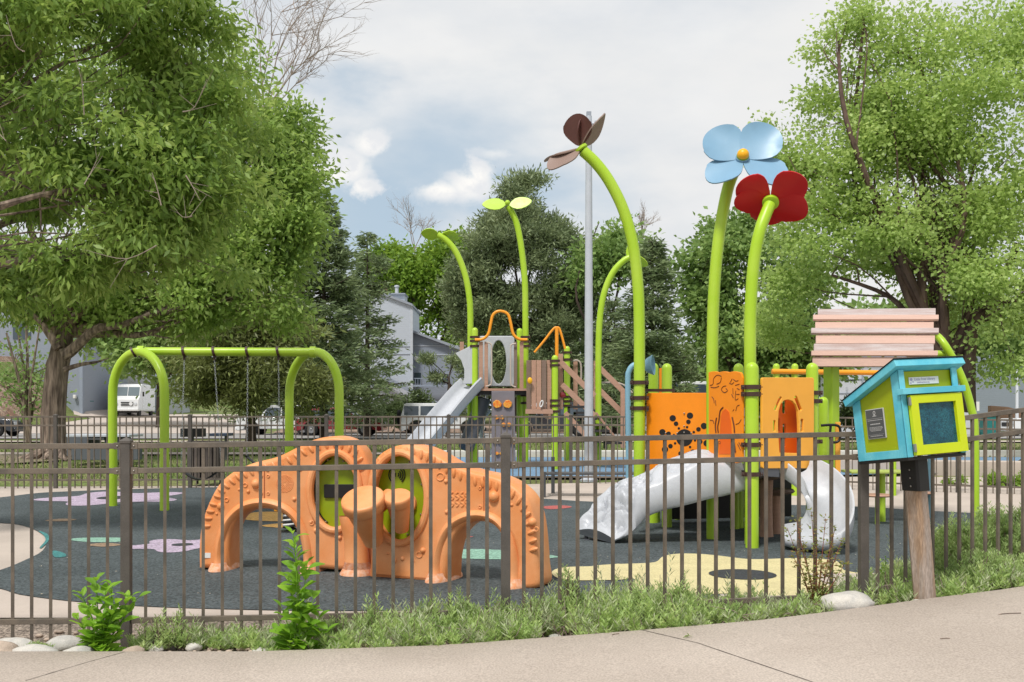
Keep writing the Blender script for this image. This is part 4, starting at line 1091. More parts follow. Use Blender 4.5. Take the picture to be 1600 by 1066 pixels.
# deck
m = MB(); a = P(744, 610, FD); b = P(822, 610, FD); z_ = P(744, 613, FD).z
m.box(((a.x + b.x) / 2, FD + .5, z_), (b.x - a.x + .1, 1.15, .1)); m.build('deck', M_deck, fs, smooth=False)
m = MB(); m.bar(P(742, 609, FD - .1), P(824, 609, FD - .1), .05, .05); m.build('deck_trim', M_tan, fs, smooth=False)
# slat railings
for xs2 in ((748.5, 754.5), (757, 762.5), (803, 808), (812, 818)):
    m = MB(); a = P(xs2[0], 534, FD - .05); b = P(xs2[1], 608, FD - .05); m.box(((a.x + b.x) / 2, a.y, (a.z + b.z) / 2), (b.x - a.x, .03, a.z - b.z)); m.build('railing_slat', M_tan if xs2[0] < 800 or xs2[0] > 810 else M_taupe, fs, smooth=False, bevel=.004)
m = MB()
for pts in ([(760, 535), (766, 537), (768, 545), (768, 595), (765, 602), (759, 604)], [(806, 537), (799, 539), (798, 547), (798, 596), (801, 603), (806, 605)]): m.tube(cr([P(x, y, FD - .12) for x, y in pts], 4), .016, 8)
m.build('grab_rail', mat('tan_rail', (.5, .42, .36), .5), fs)
plH = Plane((P(745, 600, 23.0).x, 23.0), (P(806, 600, 23.0).x, 23.0))
m = MB(); board(m, plH, rrect(746, 525, 804, 604, 6), [cr_ for cr_ in [[(x, y) for x, y in ell(779, 566, 12, 34, 28)]]], .06, .02); m.build('slide_hood', M_slide, fs, ang=50)
# hoop and tripod rails
m = MB(); m.tube(cr([P(x, y, FD - .1) for x, y in ((742, 531), (754, 530), (763, 522), (767, 505), (770, 493), (777, 487), (786, 487), (794, 492), (798, 505), (802, 522), (811, 530), (824, 531))], 4), .032, 12); m.build('hoop_rail', M_oyellow, fs)
m = MB(); m.tube([P(870, 560, 22.6), P(870, 513, 22.6)], .04, 12); m.tube(cr([P(x, y, 22.6) for x, y in ((835, 551), (850, 533), (864, 515), (870, 512), (875, 516), (883, 545))], 4), .026, 10); m.build('tripod_rail', M_oyellow, fs)
# straight slide with its flared entry
sp2 = [P(742, 604, 22.5), P(728, 618, 22.3), P(700, 651, 21.9), P(672, 686, 21.5), P(650, 712, 21.2), P(634, 724, 21.0), P(612, 728, 20.8)]
sp2c = cr(sp2, 6); m = MB(); rows = []
for i, p in enumerate(sp2c):
    t_ = (sp2c[min(i + 1, len(sp2c) - 1)] - sp2c[max(i - 1, 0)]).normalized(); lat = t_.cross(Vector((0, 0, 1))).normalized(); up = lat.cross(t_)
    rows.append([p + lat * x * .30 + up * (z_ * 1.05) for x, z_ in prof])
m.grid(rows); m.build('straight_slide', M_slide, fs, ang=60)
plS = Plane((P(705, 600, 22.75).x, 22.75), (P(742, 600, 22.35).x, 22.35))
m = MB(); board(m, plS, [(711, 552), (726, 545), (741, 537), (741, 600), (722, 600), (725, 590), (725, 577), (720, 563)], [], .05, .015); m.build('slide_flare', M_slide, fs, ang=50)
# climbing wall with butterfly holds
plW = Plane((P(766, 640, FD - .2).x, FD - .2), (P(807, 640, FD - .2).x, FD - .2))
m = MB(); board(m, plW, [(768, 611), (804, 611), (806, 740), (768, 740)], [], .05, .01); cw = m.build('climbing_wall', mat('mauve_grey_board', (.20, .18, .20), .6, var=.1), fs, smooth=False)
def hold(x, y, s_=1.0):
    m = MB()
    for sx in (-1, 1): board(m, plW, [(x + sx * a * s_, y + b * s_) for a, b in ((1, -1), (5, -6), (10, -7), (15, -3), (14, 3), (10, 6), (5, 5), (2, 3))][::sx], [], .05, .01, off=.05)
    m.build('butterfly_hold', mat('yellow_hold', (.75, .42, .06), .45, var=.6, vscale=30, col2=(.75, .12, .02)), cw)
hold(785, 632, 1.0); hold(780, 653, .5); hold(791, 664, .5); hold(776, 690, .45); hold(799, 692, .45); hold(780, 709, .4)
# barrel of boards
m = MB(); w_ = .115
for i in range(5):
    a = P(825 + i * 8, 563, FD - .25 - .12 * math.sin(math.pi * (i + .5) / 5)); b = P(825 + i * 8, 640, a.y)
    x0 = P(822.5 + i * 7.9, 600, a.y).x; x1 = P(822.5 + (i + 1) * 7.9 - .5, 600, a.y).x
    mm = MB(); mm.box(((x0 + x1) / 2, a.y, (a.z + b.z) / 2), (x1 - x0, .03, a.z - b.z)); mm.build('barrel_board', M_taupe if i in (0, 3) else M_tan, fs, smooth=False, bevel=.004)
m = MB(); m.bar(P(821, 643, FD - .4), P(864, 643, FD - .4), .04, .1); m.build('barrel_rim', M_tan, fs, smooth=False)
m = MB(); m.ball(P(828, 595, FD - .45), .06, 14, 8, (.9, .6, 1.2)); m.build('knob', M_yel, fs)
m = MB(); ring = [P(846 + 2.2 * math.cos(a) + 1.2 * math.sin(a), 631 - 5 * math.sin(a), FD - .45) for a in [i * math.pi / 8 for i in range(17)]]; m.tube(ring, .012, 6, caps=False); m.build('white_ring', M_white, fs)
# round tan porthole and red wheel
m = MB(); m.lathe(P(858, 646, FD - .2), (0, -1, 0), [(.12, 0), (.14, .02), (.12, .05)], 20); m.build('porthole', M_tan, fs)
m = MB(); m.lathe(P(879.5, 617, FD - .15), (0, -1, 0), [(.05, 0), (.07, .01), (.05, .02)], 12); m.build('red_wheel', M_carr, fs)
# stairs with plank banisters
def plank(x0, y0, x1, y1, d, h, nm='banister', mt_=None):
    m = MB(); m.bar(P(x0, y0, d), P(x1, y1, d), .04, h); return m.build(nm, mt_ or M_tan, fs, smooth=False, bevel=.006)
plank(877, 567, 929, 619, 22.2, .12); plank(878, 601, 929, 650, 22.2, .12)
plank(930, 568, 973, 611, 23.0, .12); plank(931, 604, 972, 645, 23.0, .12); plank(883, 645, 925, 692, 22.2, .1); plank(931, 645, 966, 690, 22.9, .05)
for x, y0, y1, d in ((876, 553, 640, 22.3), (973, 608, 700, 22.9), (899, 563, 640, 23.4), (931, 564, 640, 23.1)):
    m = MB(); a = P(x, y0, d); b = P(x, y1, d); m.box((a.x, d, (a.z + b.z) / 2), (.10, .05, a.z - b.z)); m.build('tan_post', M_tan, fs, smooth=False, bevel=.005)
for i in range(7):
    m = MB(); a = P(893 + i * 9.5, 636 + i * 9.3, 22.55); m.box((a.x + .1, a.y, a.z), (.34, .75, .05)); m.box((a.x - .06, a.y, a.z - .07), (.02, .75, .14)); m.build('stair_tread', M_deck, fs, smooth=False)
m = MB(); m.tube(cr([P(x, y, 23.3) for x, y in ((895, 565), (900, 563), (906, 566), (908, 575), (908, 600))], 4), .02, 8); m.tube(cr([P(x, y, 23.3) for x, y in ((940, 598), (960, 598), (975, 602), (988, 614))], 4), .02, 8); m.build('guard_rail', mat('tan_rail_metal', (.45, .38, .33), .5), fs)
m = MB(); m.box((P(721, 600, 23).x, 23.2, P(729, 545, 23).z), (.09, .05, .34)); m.build('tan_post', M_tan, fs, smooth=False)
# dark enclosed slide below the deck
m = MB(); m.tube(cr([P(755, 622, 22.6), P(748, 645, 22.6), P(738, 672, 22.4), P(728, 700, 22.2)], 5), .17, 16); m.build('dark_chute', M_slidedk, fs)
m = MB(); m.tube(cr([P(765, 640, 23.0), P(752, 660, 23.0), P(756, 690, 22.9), P(768, 710, 22.9)], 5), .06, 10); m.build('support_pipe', M_galv, fs)

# ------------------------------------------------------------------ little book box on its leaning post
Rb = Matrix.Rotation(R(3.2), 4, Vector((0, -1, 0))) @ Matrix.Rotation(R(25), 4, 'Z') @ Matrix.Rotation(R(-4.5), 4, 'X') @ Matrix.Scale(.955, 4)
Cc = P(1419, 715, 6.45)
Mx = Matrix.Translation(Cc) @ Rb
W_, D_, HF, HB = .53, .45, .585, .395
lb = thing('book_box', 'small turquoise and lime book exchange box on a leaning wooden post', 'book box', (Mx @ Vector((W_ / 2, D_ / 2, 0))) * Vector((1, 1, 0)) + Vector((0, 0, .17)) if False else Vector((P(1447, 935, 6.85).x, 6.85, .15)))
def LB(): return MB()
def fin(m, nm, mt_, parent=None, bevel=.003, smooth=False): m.xform(Mx); return m.build(nm, mt_, parent or lb, smooth=smooth, bevel=bevel)
def slab(m, x0, x1, y0, y1, z0, z1): return m.box(((x0 + x1) / 2, (y0 + y1) / 2, (z0 + z1) / 2), (x1 - x0, y1 - y0, z1 - z0))
def zr(y): return HF + (HB - HF) * y / D_          # underside of the roof
def poly_slab(m, pts, x0, x1):
    n = len(pts); m.add([Vector((x0, y, z)) for y, z in pts] + [Vector((x1, y, z)) for y, z in pts], [tuple(range(n)), tuple(range(2 * n - 1, n - 1, -1))] + [(k, n + k, n + (k + 1) % n, (k + 1) % n) for k in range(n)]); return m
m = LB(); poly_slab(m, [(.012, .004), (D_ - .004, .004), (D_ - .004, zr(D_)), (.012, zr(.012))], .010, .028); fin(m, 'side_wall', M_libg, bevel=0)
m = LB(); poly_slab(m, [(.012, .004), (D_ - .004, .004), (D_ - .004, zr(D_)), (.012, zr(.012))], W_ - .028, W_ - .010); fin(m, 'side_wall', M_libg, bevel=0)
m = LB(); slab(m, .03, W_ - .03, D_ - .03, D_ - .01, .004, HB); fin(m, 'back_wall', M_libg, bevel=0)
m = LB(); slab(m, .0, W_, .0, D_, -.022, .0); fin(m, 'floor', M_black)
m = LB(); slab(m, .045, W_ - .04, .022, .034, .453, zr(.03)); fin(m, 'front_board', M_libg, bevel=0)
def trim_(f, nm='trim_board'): m = LB(); f(m); fin(m, nm, M_libb, bevel=.002)
cw_ = .052
trim_(lambda m: poly_slab(m, [(-.002, .0), (cw_ + .02, .0), (cw_ + .02, zr(cw_ + .02)), (-.002, zr(0))], -.002, .009))
trim_(lambda m: poly_slab(m, [(D_ - .07, .0), (D_, .0), (D_, zr(D_)), (D_ - .07, zr(D_ - .07))], -.002, .009))
trim_(lambda m: slab(m, -.002, .009, cw_ + .021, D_ - .071, .0, .055))
trim_(lambda m: slab(m, -.002, .045, -.004, .010, .0, HF))
trim_(lambda m: slab(m, W_ - .045, W_ + .002, -.004, .010, .0, HF))
trim_(lambda m: poly_slab(m, [(.011, .0), (.06, .0), (.06, zr(.06)), (.011, zr(.011))], W_ - .009, W_ + .002))
trim_(lambda m: slab(m, -.02, W_ + .02, -.045, .012, .415, .455), 'ledge')
# roof: sloping slab with fascia boards
sl = Vector((0, D_, HB - HF)).normalized(); upn = Vector((0, -sl.z, sl.y))
def roofp(y0, y1, x0, x1, t0, t1):
    o_ = Vector((0, 0, HF)); c_ = [o_ + sl * yy + upn * tt for yy, tt in ((y0, t0), (y1, t0), (y1, t1), (y0, t1))]
    return [(q.y, q.z) for q in c_]
Ls = Vector((0, D_, HB - HF)).length
m = LB(); poly_slab(m, roofp(-.045, Ls + .02, 0, 0, .002, .052), -.05, W_ + .055); fin(m, 'roof', M_libb, bevel=.003)
m = LB(); poly_slab(m, roofp(-.055, Ls + .03, 0, 0, .0535, .0575), -.056, W_ + .062); fin(m, 'roof_felt', M_black, bevel=0)
# door with a deep frame
dx0, dx1, dz0, dz1 = .046, W_ - .010, .008, .408
m = LB()
fw = .066
yd0, yd1 = -.036, -.006
slab(m, dx0, dx0 + fw, yd0, yd1, dz0, dz1); slab(m, dx1 - fw, dx1, yd0, yd1, dz0, dz1); slab(m, dx0 + fw, dx1 - fw, yd0, yd1, dz1 - fw * .85, dz1); slab(m, dx0 + fw, dx1 - fw, yd0, yd1, dz0, dz0 + fw)
door = fin(m, 'door', M_libd, bevel=.002)
m = LB(); slab(m, dx0 + fw - .002, dx1 - fw + .002, -.012, -.009, dz0 + fw, dz1 - fw * .85)
M_pane = mat('teal_tinted_pane', (.006, .055, .085), .2, var=.5, vscale=14, spec=.35, col2=(.015, .10, .13), fine=.5, fscale=120); fin(m, 'pane', M_pane, door, bevel=0)
for z0 in (.03, .34):
    m = LB(); slab(m, dx0 - .014, dx0 + .003, -.038, -.02, z0, z0 + .055); fin(m, 'hinge', M_screw, door)
# plaques
PY = lambda y: .17 + (y - .125) * .168 / .145
m = LB(); slab(m, -.0005, .0095, PY(.125), PY(.27), .145, .35); pq = fin(m, 'plaque', M_silver)
m = LB(); slab(m, -.002, .0005, PY(.130), PY(.265), .150, .345); fin(m, 'plaque_face', M_plaq, pq, bevel=0)
m = LB()
def barz(y0, y1, z0, z1): slab(m, -.0032, -.0018, PY(y0), PY(y1), z0 - .01, z1 - .01)
for q in range(10):
    a = R(36 * q); m.box((-.0026, PY(.197 + .008 * math.cos(a)), .322 + .011 * math.sin(a)), (.0014, .005, .006))
barz(.183, .212, .308, .313); barz(.192, .203, .314, .320)
def words_(y0, y1, z0, h):
    y = y0
    while y < y1 - .004:
        w = random.uniform(.004, .013); barz(y, min(y + w, y1), z0, z0 + h); y += w + .003
barz(.135, .26, .292, .2935)
for z0, y0, y1, h in ((.280, .14, .255, .004), (.252, .16, .236, .007), (.232, .145, .25, .0035), (.224, .142, .253, .0035), (.216, .15, .246, .0035), (.208, .158, .238, .0035), (.183, .138, .258, .0015), (.172, .15, .245, .004)): words_(y0, y1, z0, h)
fin(m, 'plaque_inscription', M_silver, pq, bevel=0)
m = LB(); slab(m, .105, .375, .0165, .0215, .483, .531); sg = fin(m, 'sign', M_white, bevel=0)
def text_mesh(body, size, loc, mt_, parent, nm='lettering'):
    cu = bpy.data.curves.new('t', 'FONT'); cu.body = body; cu.size = size; cu.extrude = .0004; cu.align_x = 'LEFT'
    o_ = bpy.data.objects.new('t', cu); COL.objects.link(o_); dg = bpy.context.evaluated_depsgraph_get(); dg.update()
    me = bpy.data.meshes.new_from_object(o_.evaluated_get(dg), depsgraph=dg); m = MB()
    m.add([Mx @ (Vector(loc) + Vector((v.co.x, -v.co.z, v.co.y))) for v in me.vertices], [tuple(p.vertices) for p in me.polygons])
    bpy.data.objects.remove(o_); bpy.data.meshes.remove(me); return m.build(nm, mt_, parent, smooth=False)
text_mesh('Little Free Library', .026, (.152, .0155, .508), M_lilac, sg)
text_mesh('LittleFreeLibrary.org', .0135, (.175, .0155, .491), M_lilac, sg)
m = LB(); m.lathe((.125, .016, .516), (0, -1, 0), [(.011, 0), (.011, .001)], 14); slab(m, .134, .146, .0152, .0163, .496, .504); slab(m, .112, .124, .0152, .0163, .489, .497); fin(m, 'emblem', M_lilac, sg, bevel=0)
# post
pt_, pb_ = P(1427, 716, 6.70), P(1448, 938, 6.68); pb_.z = .06
def prism8(m, a, b, w, c_, ang):
    a, b = Vector(a), Vector(b); ring = []
    s_ = w / 2; pts = [(s_, -s_ + c_), (s_, s_ - c_), (s_ - c_, s_), (-s_ + c_, s_), (-s_, s_ - c_), (-s_, -s_ + c_), (-s_ + c_, -s_), (s_ - c_, -s_)]
    vs = []
    for j in range(13):
        q = a.lerp(b, j / 12)
        for x, y in pts:
            X = x * math.cos(ang) - y * math.sin(ang); Y = x * math.sin(ang) + y * math.cos(ang); vs.append(q + Vector((X, Y, 0)))
    m.add(vs, [(j * 8 + k, j * 8 + (k + 1) % 8, (j + 1) * 8 + (k + 1) % 8, (j + 1) * 8 + k) for j in range(12) for k in range(8)] + [tuple(range(7, -1, -1)), tuple(range(96, 104))]); return m
m = MB(); prism8(m, pb_, pb_.lerp(pt_, .985), .118, .022, R(36)); m.build('wood_post', M_wood, lb, smooth=False, bevel=.002)
m = MB(); prism8(m, pb_.lerp(pt_, .80), pt_, .132, .012, R(36)); co = m.build('post_bracket', M_black, lb, smooth=False, bevel=.002)
for f_ in (.83, .88, .93):
    for dx in (-.052, -.022): m = MB(); m.ball(pb_.lerp(pt_, f_) + Vector((dx, -.078 + abs(dx + .01) * .6, 0)), .006, 8, 5); m.build('bolt', M_screw, co)
m = MB(); prism8(m, pb_ - Vector((0, 0, .05)), pb_.lerp(pt_, .105), .134, .015, R(36)); m.build('post_shoe', M_black, lb, smooth=False)

# ------------------------------------------------------------------ street furniture behind
lp = thing('light_pole', 'tall grey park light pole standing behind the brown flower', 'light pole', base(920, 19.6))
b_ = base(920, 19.6); tz = P(920, 182, 19.6).z
m = MB(); m.tube([b_, b_ + Vector((0, 0, 3)), Vector((b_.x, b_.y, tz))], [.088, .078, .058], 16); m.build('pole', M_galv, lp)
m = MB(); m.lathe(b_, (0, 0, 1), [(.17, 0), (.17, .04), (.1, .08)], 16); m.build('pole_base', M_galv, lp)
m = MB(); m.box((b_.x, b_.y, tz + .04), (.09, .09, .09)); m.build('photocell', M_trim, lp, smooth=False)
m = MB(); m.tube([(b_.x - .16, b_.y, tz - .14), (b_.x + .16, b_.y, tz - .14)], .022, 8); m.build('bracket_arm', M_galv, lp)
for s_ in (-1, 1):
    m = MB(); m.box((b_.x + s_ * .19, b_.y, tz - .13), (.17, .28, .05)); m.build('lamp_head', M_galv, lp, smooth=False, bevel=.01)
# bench
bn = thing('bench', 'dark metal slatted bench on the concrete in front of the far fence', 'bench', base(925, 16.9))
for px in (850, 1000):
    for dd in (-.22, .2):
        b_ = base(px + (14 if dd > 0 else 0), 16.9 + dd + (.3 if dd > 0 else 0)); m = MB(); m.box(b_ + Vector((0, 0, .21 if dd < 0 else .31)), (.06, .05, .42 if dd < 0 else .62)); m.build('leg', M_bench, bn, smooth=False, bevel=.004)
m = MB()
for k in range(4):
    a, b = base(847, 16.75 + k * .12), base(1012, 16.75 + k * .12); m.bar((a.x, a.y, .43), (b.x, b.y, .43), .09, .03)
m.build('seat', M_bench, bn, smooth=False, bevel=.004)
m = MB(); a, b = base(862, 17.35), base(866, 16.7); m.bar((a.x, a.y, .6), (b.x, b.y, .6), .05, .03); m.build('armrest', M_bench, bn, smooth=False)
# litter bin
tb_ = thing('litter_bin', 'taupe slatted metal litter bin behind the left belt swing', 'litter bin', base(322, 19.0))
b_ = base(322, 19.0); m = MB()
for a in range(0, 360, 12):
    an = R(a); c = b_ + Vector((math.cos(an) * .33, math.sin(an) * .33, .44)); m.box(c, (.045, .012, .66), Matrix.Rotation(an + math.pi / 2, 3, 'Z'))
m.build('slats', M_bin, tb_, smooth=False)
m = MB(); m.lathe(b_, (0, 0, 1), [(.28, .1), (.3, .12), (.3, .7), (.28, .7)], 24); m.build('liner', M_black, tb_)
for z0 in (.1, .76):
    m = MB(); m.lathe(b_ + Vector((0, 0, z0)), (0, 0, 1), [(.31, 0), (.345, 0), (.345, .05), (.31, .05), (.31, 0)], 28, caps=False); m.build('band', M_bin, tb_)
for a in (40, 140, 220, 320):
    m = MB(); m.cyl(b_ + Vector((math.cos(R(a)) * .28, math.sin(R(a)) * .28, 0)), b_ + Vector((math.cos(R(a)) * .28, math.sin(R(a)) * .28, .12)), .02); m.build('foot', M_black, tb_)
# grey table and benches by the big trunk
gt = thing('picnic_table', 'slate grey slab picnic table beside the big tree trunk', 'picnic table', base(160, 23.5))
def gbox(x0, y0, x1, y1, d, dep, nm, mt_=M_table):
    a, b = P(x0, y0, d), P(x1, y1, d); m = MB(); m.box(((a.x + b.x) / 2, d + dep / 2, (a.z + b.z) / 2), (b.x - a.x, dep, a.z - b.z)); m.build(nm, mt_, gt, smooth=False, bevel=.01)
gbox(103, 679, 202, 683, 23.5, .9, 'table_top', M_galv); gbox(104, 683.3, 136, 713, 23.5, .8, 'end_panel'); gbox(163, 683.3, 200, 720, 23.6, .2, 'end_panel'); gbox(136.3, 683.3, 162.7, 688, 23.52, .7, 'apron', M_bench)
gbox(112, 700, 215, 719, 22.9, .3, 'bench_seat')
# small boxes and picnic table farther left of centre
b_ = base(300, 26.5); t = thing('park_grill', 'small dark park grill box behind the litter bin', 'grill', b_)
m = MB(); m.box(P(302, 676, 26.5), (.55, .4, .22)); m.build('grill_box', M_black, t, smooth=False, bevel=.01); m = MB(); m.cyl(b_, P(300, 679, 26.5), .05); m.build('grill_post', M_bench, t)
b_ = base(348, 25); t = thing('picnic_table', 'small navy picnic table right of the litter bin', 'picnic table', b_)
m = MB(); m.box(P(347, 679, 25), (.42, .7, .07)); m.build('table_top', mat('navy_table', (.03, .045, .08), .4), t, smooth=False, bevel=.01); m = MB(); m.cyl(base(354, 25), P(354, 680, 25), .05); m.build('table_leg', M_bench, t)

# ------------------------------------------------------------------ vehicles
def car(name, label, cat, px, d, yaw, L_, W_, H_, belt, hood, cab, paint, group=None, roofm=None, wr=.34, spare=False, win=3, g_extra=0):
    """x forward; cab = (rear bottom, rear top, front top, front bottom) as fractions from the tail"""
    b_ = base(px, d); b_.z += g_extra; t = thing(name, label, cat, b_, group)
    M = Matrix.Translation(b_) @ Matrix.Rotation(R(yaw), 4, 'Z')
    X = lambda f: (f - .5) * L_
    def prism(m, pts, w0, w1=None):
        w1 = w1 or w0; zs = [q[1] for q in pts]; zl, zh = min(zs), max(zs); n = len(pts)
        def wz(z): return w0 + (w1 - w0) * (z - zl) / max(.01, zh - zl)
        m.add([Vector((x, s_ * wz(z) / 2, z)) for s_ in (-1, 1) for x, z in pts], [tuple(range(n - 1, -1, -1)), tuple(range(n, 2 * n))] + [(k, (k + 1) % n, n + (k + 1) % n, n + k) for k in range(n)]); return m
    gc = .24
    def arch(xc): return [(xc + (wr + .06) * math.cos(R(a)), max(gc, wr + (wr + .06) * math.sin(R(a)))) for a in range(180, -1, -20)]
    xr, xf = X(.19), X(.81)
    low = [(X(0) + .04, gc)] + arch(xr) + arch(xf) + [(X(1) - .06, gc), (X(1), gc + .15), (X(1) - .02, hood - .1), (X(1) - .15, hood), (X(cab[3]), belt), (X(cab[0]), belt), (X(0) + .03, belt - .06), (X(0), gc + .2)]
    m = MB(); prism(m, low, W_, W_ - .06); m.xform(M); body = m.build('body', paint, t, smooth=True, bevel=.03, ang=40)
    cabp = [(X(cab[0]), belt - .01), (X(cab[1]), H_ - .05), (X(cab[1]) + .12, H_), (X(cab[2]) - .12, H_), (X(cab[2]), H_ - .05), (X(cab[3]), belt - .01)]
    m = MB(); prism(m, cabp, W_ - .08, W_ - .34); m.xform(M); m.build('cabin', roofm or paint, t, bevel=.03, ang=40)
    # windows
    x0, x1 = X(cab[0]) * .6 + X(cab[1]) * .4, X(cab[2]) * .45 + X(cab[3]) * .55
    for s_ in (-1, 1):
        for k in range(win):
            a = x0 + .1 + (x1 - x0 - .2) * k / win; b = x0 + .1 + (x1 - x0 - .2) * (k + 1) / win - .09
            za, zb = belt + .04, H_ - .14
            ya, yb = (W_ - .08) / 2 - .13 * (.04 / (H_ - belt)) + .004, (W_ - .08) / 2 - .13 * ((zb - belt) / (H_ - belt)) + .004
            sh = .12 if k == win - 1 and cab[3] - cab[2] > .05 else 0
            m = MB(); q = [Vector((a, s_ * ya, za)), Vector((b + sh, s_ * ya, za)), Vector((b, s_ * yb, zb)), Vector((a, s_ * yb, zb))]
            m.add(q + [v - Vector((0, s_ * .02, 0)) for v in q], [(0, 1, 2, 3), (7, 6, 5, 4), (0, 4, 5, 1), (1, 5, 6, 2), (2, 6, 7, 3), (3, 7, 4, 0)]); m.xform(M); m.build('window', M_glass, t, smooth=False)
    for (fa, fb, nm) in ((cab[3], cab[2], 'windscreen'), (cab[0], cab[1], 'rear_window')):
        sg_ = 1 if nm == 'windscreen' else -1; A_, B_ = Vector((X(fa), 0, belt)), Vector((X(fb), 0, H_ - .05)); dd = B_ - A_; nn = Vector((dd.z * sg_, 0, -dd.x * sg_)).normalized() * .006
        q = [A_ + dd * u + nn + Vector((0, s_ * w_, 0)) for u, s_, w_ in ((.08, -1, W_ / 2 - .13), (.08, 1, W_ / 2 - .13), (.92, 1, W_ / 2 - .22), (.92, -1, W_ / 2 - .22))]
        m = MB(); m.add(q + [v - nn * 3 for v in q], [(0, 1, 2, 3), (7, 6, 5, 4), (0, 4, 5, 1), (1, 5, 6, 2), (2, 6, 7, 3), (3, 7, 4, 0)]); m.xform(M); m.build(nm, M_glass, t, smooth=False)
    for xc in (xr, xf):
        for s_ in (-1, 1):
            m = MB(); m.lathe((xc, s_ * (W_ / 2 - .21), wr), (0, s_, 0), [(wr - .05, 0), (wr, .03), (wr, .18), (wr - .04, .2), (wr * .62, .2), (wr * .6, .17)], 22); m.xform(M); wh = m.build('wheel', M_tyre, t)
            m = MB(); m.lathe((xc, s_ * (W_ / 2 - .035), wr), (0, s_, 0), [(wr * .6, 0), (wr * .56, .012), (wr * .2, .0), (wr * .12, .02)], 16); m.xform(M); m.build('rim', M_rim, wh)
    for s_ in (-1, 1):
        m = MB(); m.box((X(1) - .015, s_ * (W_ / 2 - .28), hood - .2), (.06, .34, .16)); m.xform(M); m.build('headlight', M_lens, t, bevel=.01)
        m = MB(); m.box((X(0) + .01, s_ * (W_ / 2 - .16), belt - .22), (.05, .16, .26)); m.xform(M); m.build('tail_light', M_rlens, t, bevel=.01)
        m = MB(); m.box((X(cab[3]) - .15, s_ * (W_ / 2 + .07), belt + .08), (.1, .16, .13)); m.xform(M); m.build('wing_mirror', M_black, t, bevel=.02)
    m = MB(); m.box((X(1) + .0, 0, hood - .3), (.05, W_ * .5, .2)); m.xform(M); m.build('grille', M_black, t, bevel=.01)
    m = MB(); m.box((X(1) + .02, 0, gc + .12), (.1, W_ * .94, .18)); m.xform(M); m.build('bumper', M_black if spare else paint, t, bevel=.03)
    m = MB(); m.box((X(0) - .02, 0, gc + .14), (.1, W_ * .94, .18)); m.xform(M); m.build('bumper', M_black if spare else paint, t, bevel=.03)
    if spare:
        m = MB(); m.lathe(Vector((X(0) - .22, 0, .95)), (1, 0, 0), [(.2, 0), (.36, .02), (.38, .06), (.38, .18), (.3, .2)], 22); m.xform(M); m.build('spare_wheel', M_tyre, t)
    return t
GC = 'cars parked along the street beyond the park'
car('parked_car', 'white boxy off-roader with a rear spare wheel parked left of the straight slide', 'car', 692, 52, 4, 4.2, 1.8, 1.66, 1.02, 1.0, (.0, .04, .60, .68), M_carw, GC, wr=.38, spare=True)
car('parked_car', 'dark blue off-roader parked beyond the tan barrel and stairs', 'car', 862, 51, 180, 4.5, 1.85, 1.72, 1.05, 1.02, (.02, .06, .58, .68), M_card, GC, wr=.4)
car('parked_car', 'dark red car parked under the spruce left of the white off-roader', 'car', 533, 53, -2, 4.4, 1.8, 1.45, .9, .88, (.06, .2, .58, .74), M_carr, GC)
car('parked_car', 'white car parked behind the conifer trunk at the swing set', 'car', 440, 55, 178, 4.4, 1.8, 1.6, .95, .95, (.03, .1, .6, .74), M_carw, GC)
car('parked_car', 'dark silver car at the left edge beside the big tree trunk', 'car', -35, 51, 0, 4.4, 1.8, 1.1 + .32, .88, .86, (.05, .2, .56, .72), M_card, GC)
car('parked_car', 'tall white van parked behind the dotted orange panel', 'van', 1092, 52, 180, 5.2, 2.0, 2.75, 1.4, 1.4, (.0, .02, .80, .93), M_carw, GC, win=2)
car('parked_car', 'pale silver car at the far right beyond the picket fence', 'car', 1640, 52, 180, 4.4, 1.8, 1.5, .92, .9, (.05, .15, .58, .74), M_carw, GC)
# delivery truck on the driveway
dt = thing('delivery_truck', 'white step van delivery truck facing out of the driveway beneath the trees', 'truck', base(196, 88))
b_ = base(203, 88); M = Matrix.Translation(b_) @ Matrix.Rotation(R(-90 + 7), 4, 'Z')   # x forward = towards the camera
def tb(nm, mt_, c, s_, bev=.04, parent=None): m = MB(); m.box(c, s_); m.xform(M); return m.build(nm, mt_, parent or dt, smooth=False, bevel=bev)
tb('cargo_body', M_carw, (-2.4, 0, 1.65), (4.9, 2.1, 2.35), .08)
m = MB(); pr_ = [(.06, .5), (.06, 2.72), (.45, 2.72), (.85, 1.75), (1.35, 1.5), (1.42, .5)]; n = len(pr_)
m.add([Vector((x, s_ * 1.04, z)) for s_ in (-1, 1) for x, z in pr_], [tuple(range(n - 1, -1, -1)), tuple(range(n, 2 * n))] + [(k, (k + 1) % n, n + (k + 1) % n, n + k) for k in range(n)]); m.xform(M); m.build('cab', M_carw, dt, smooth=False, bevel=.05)
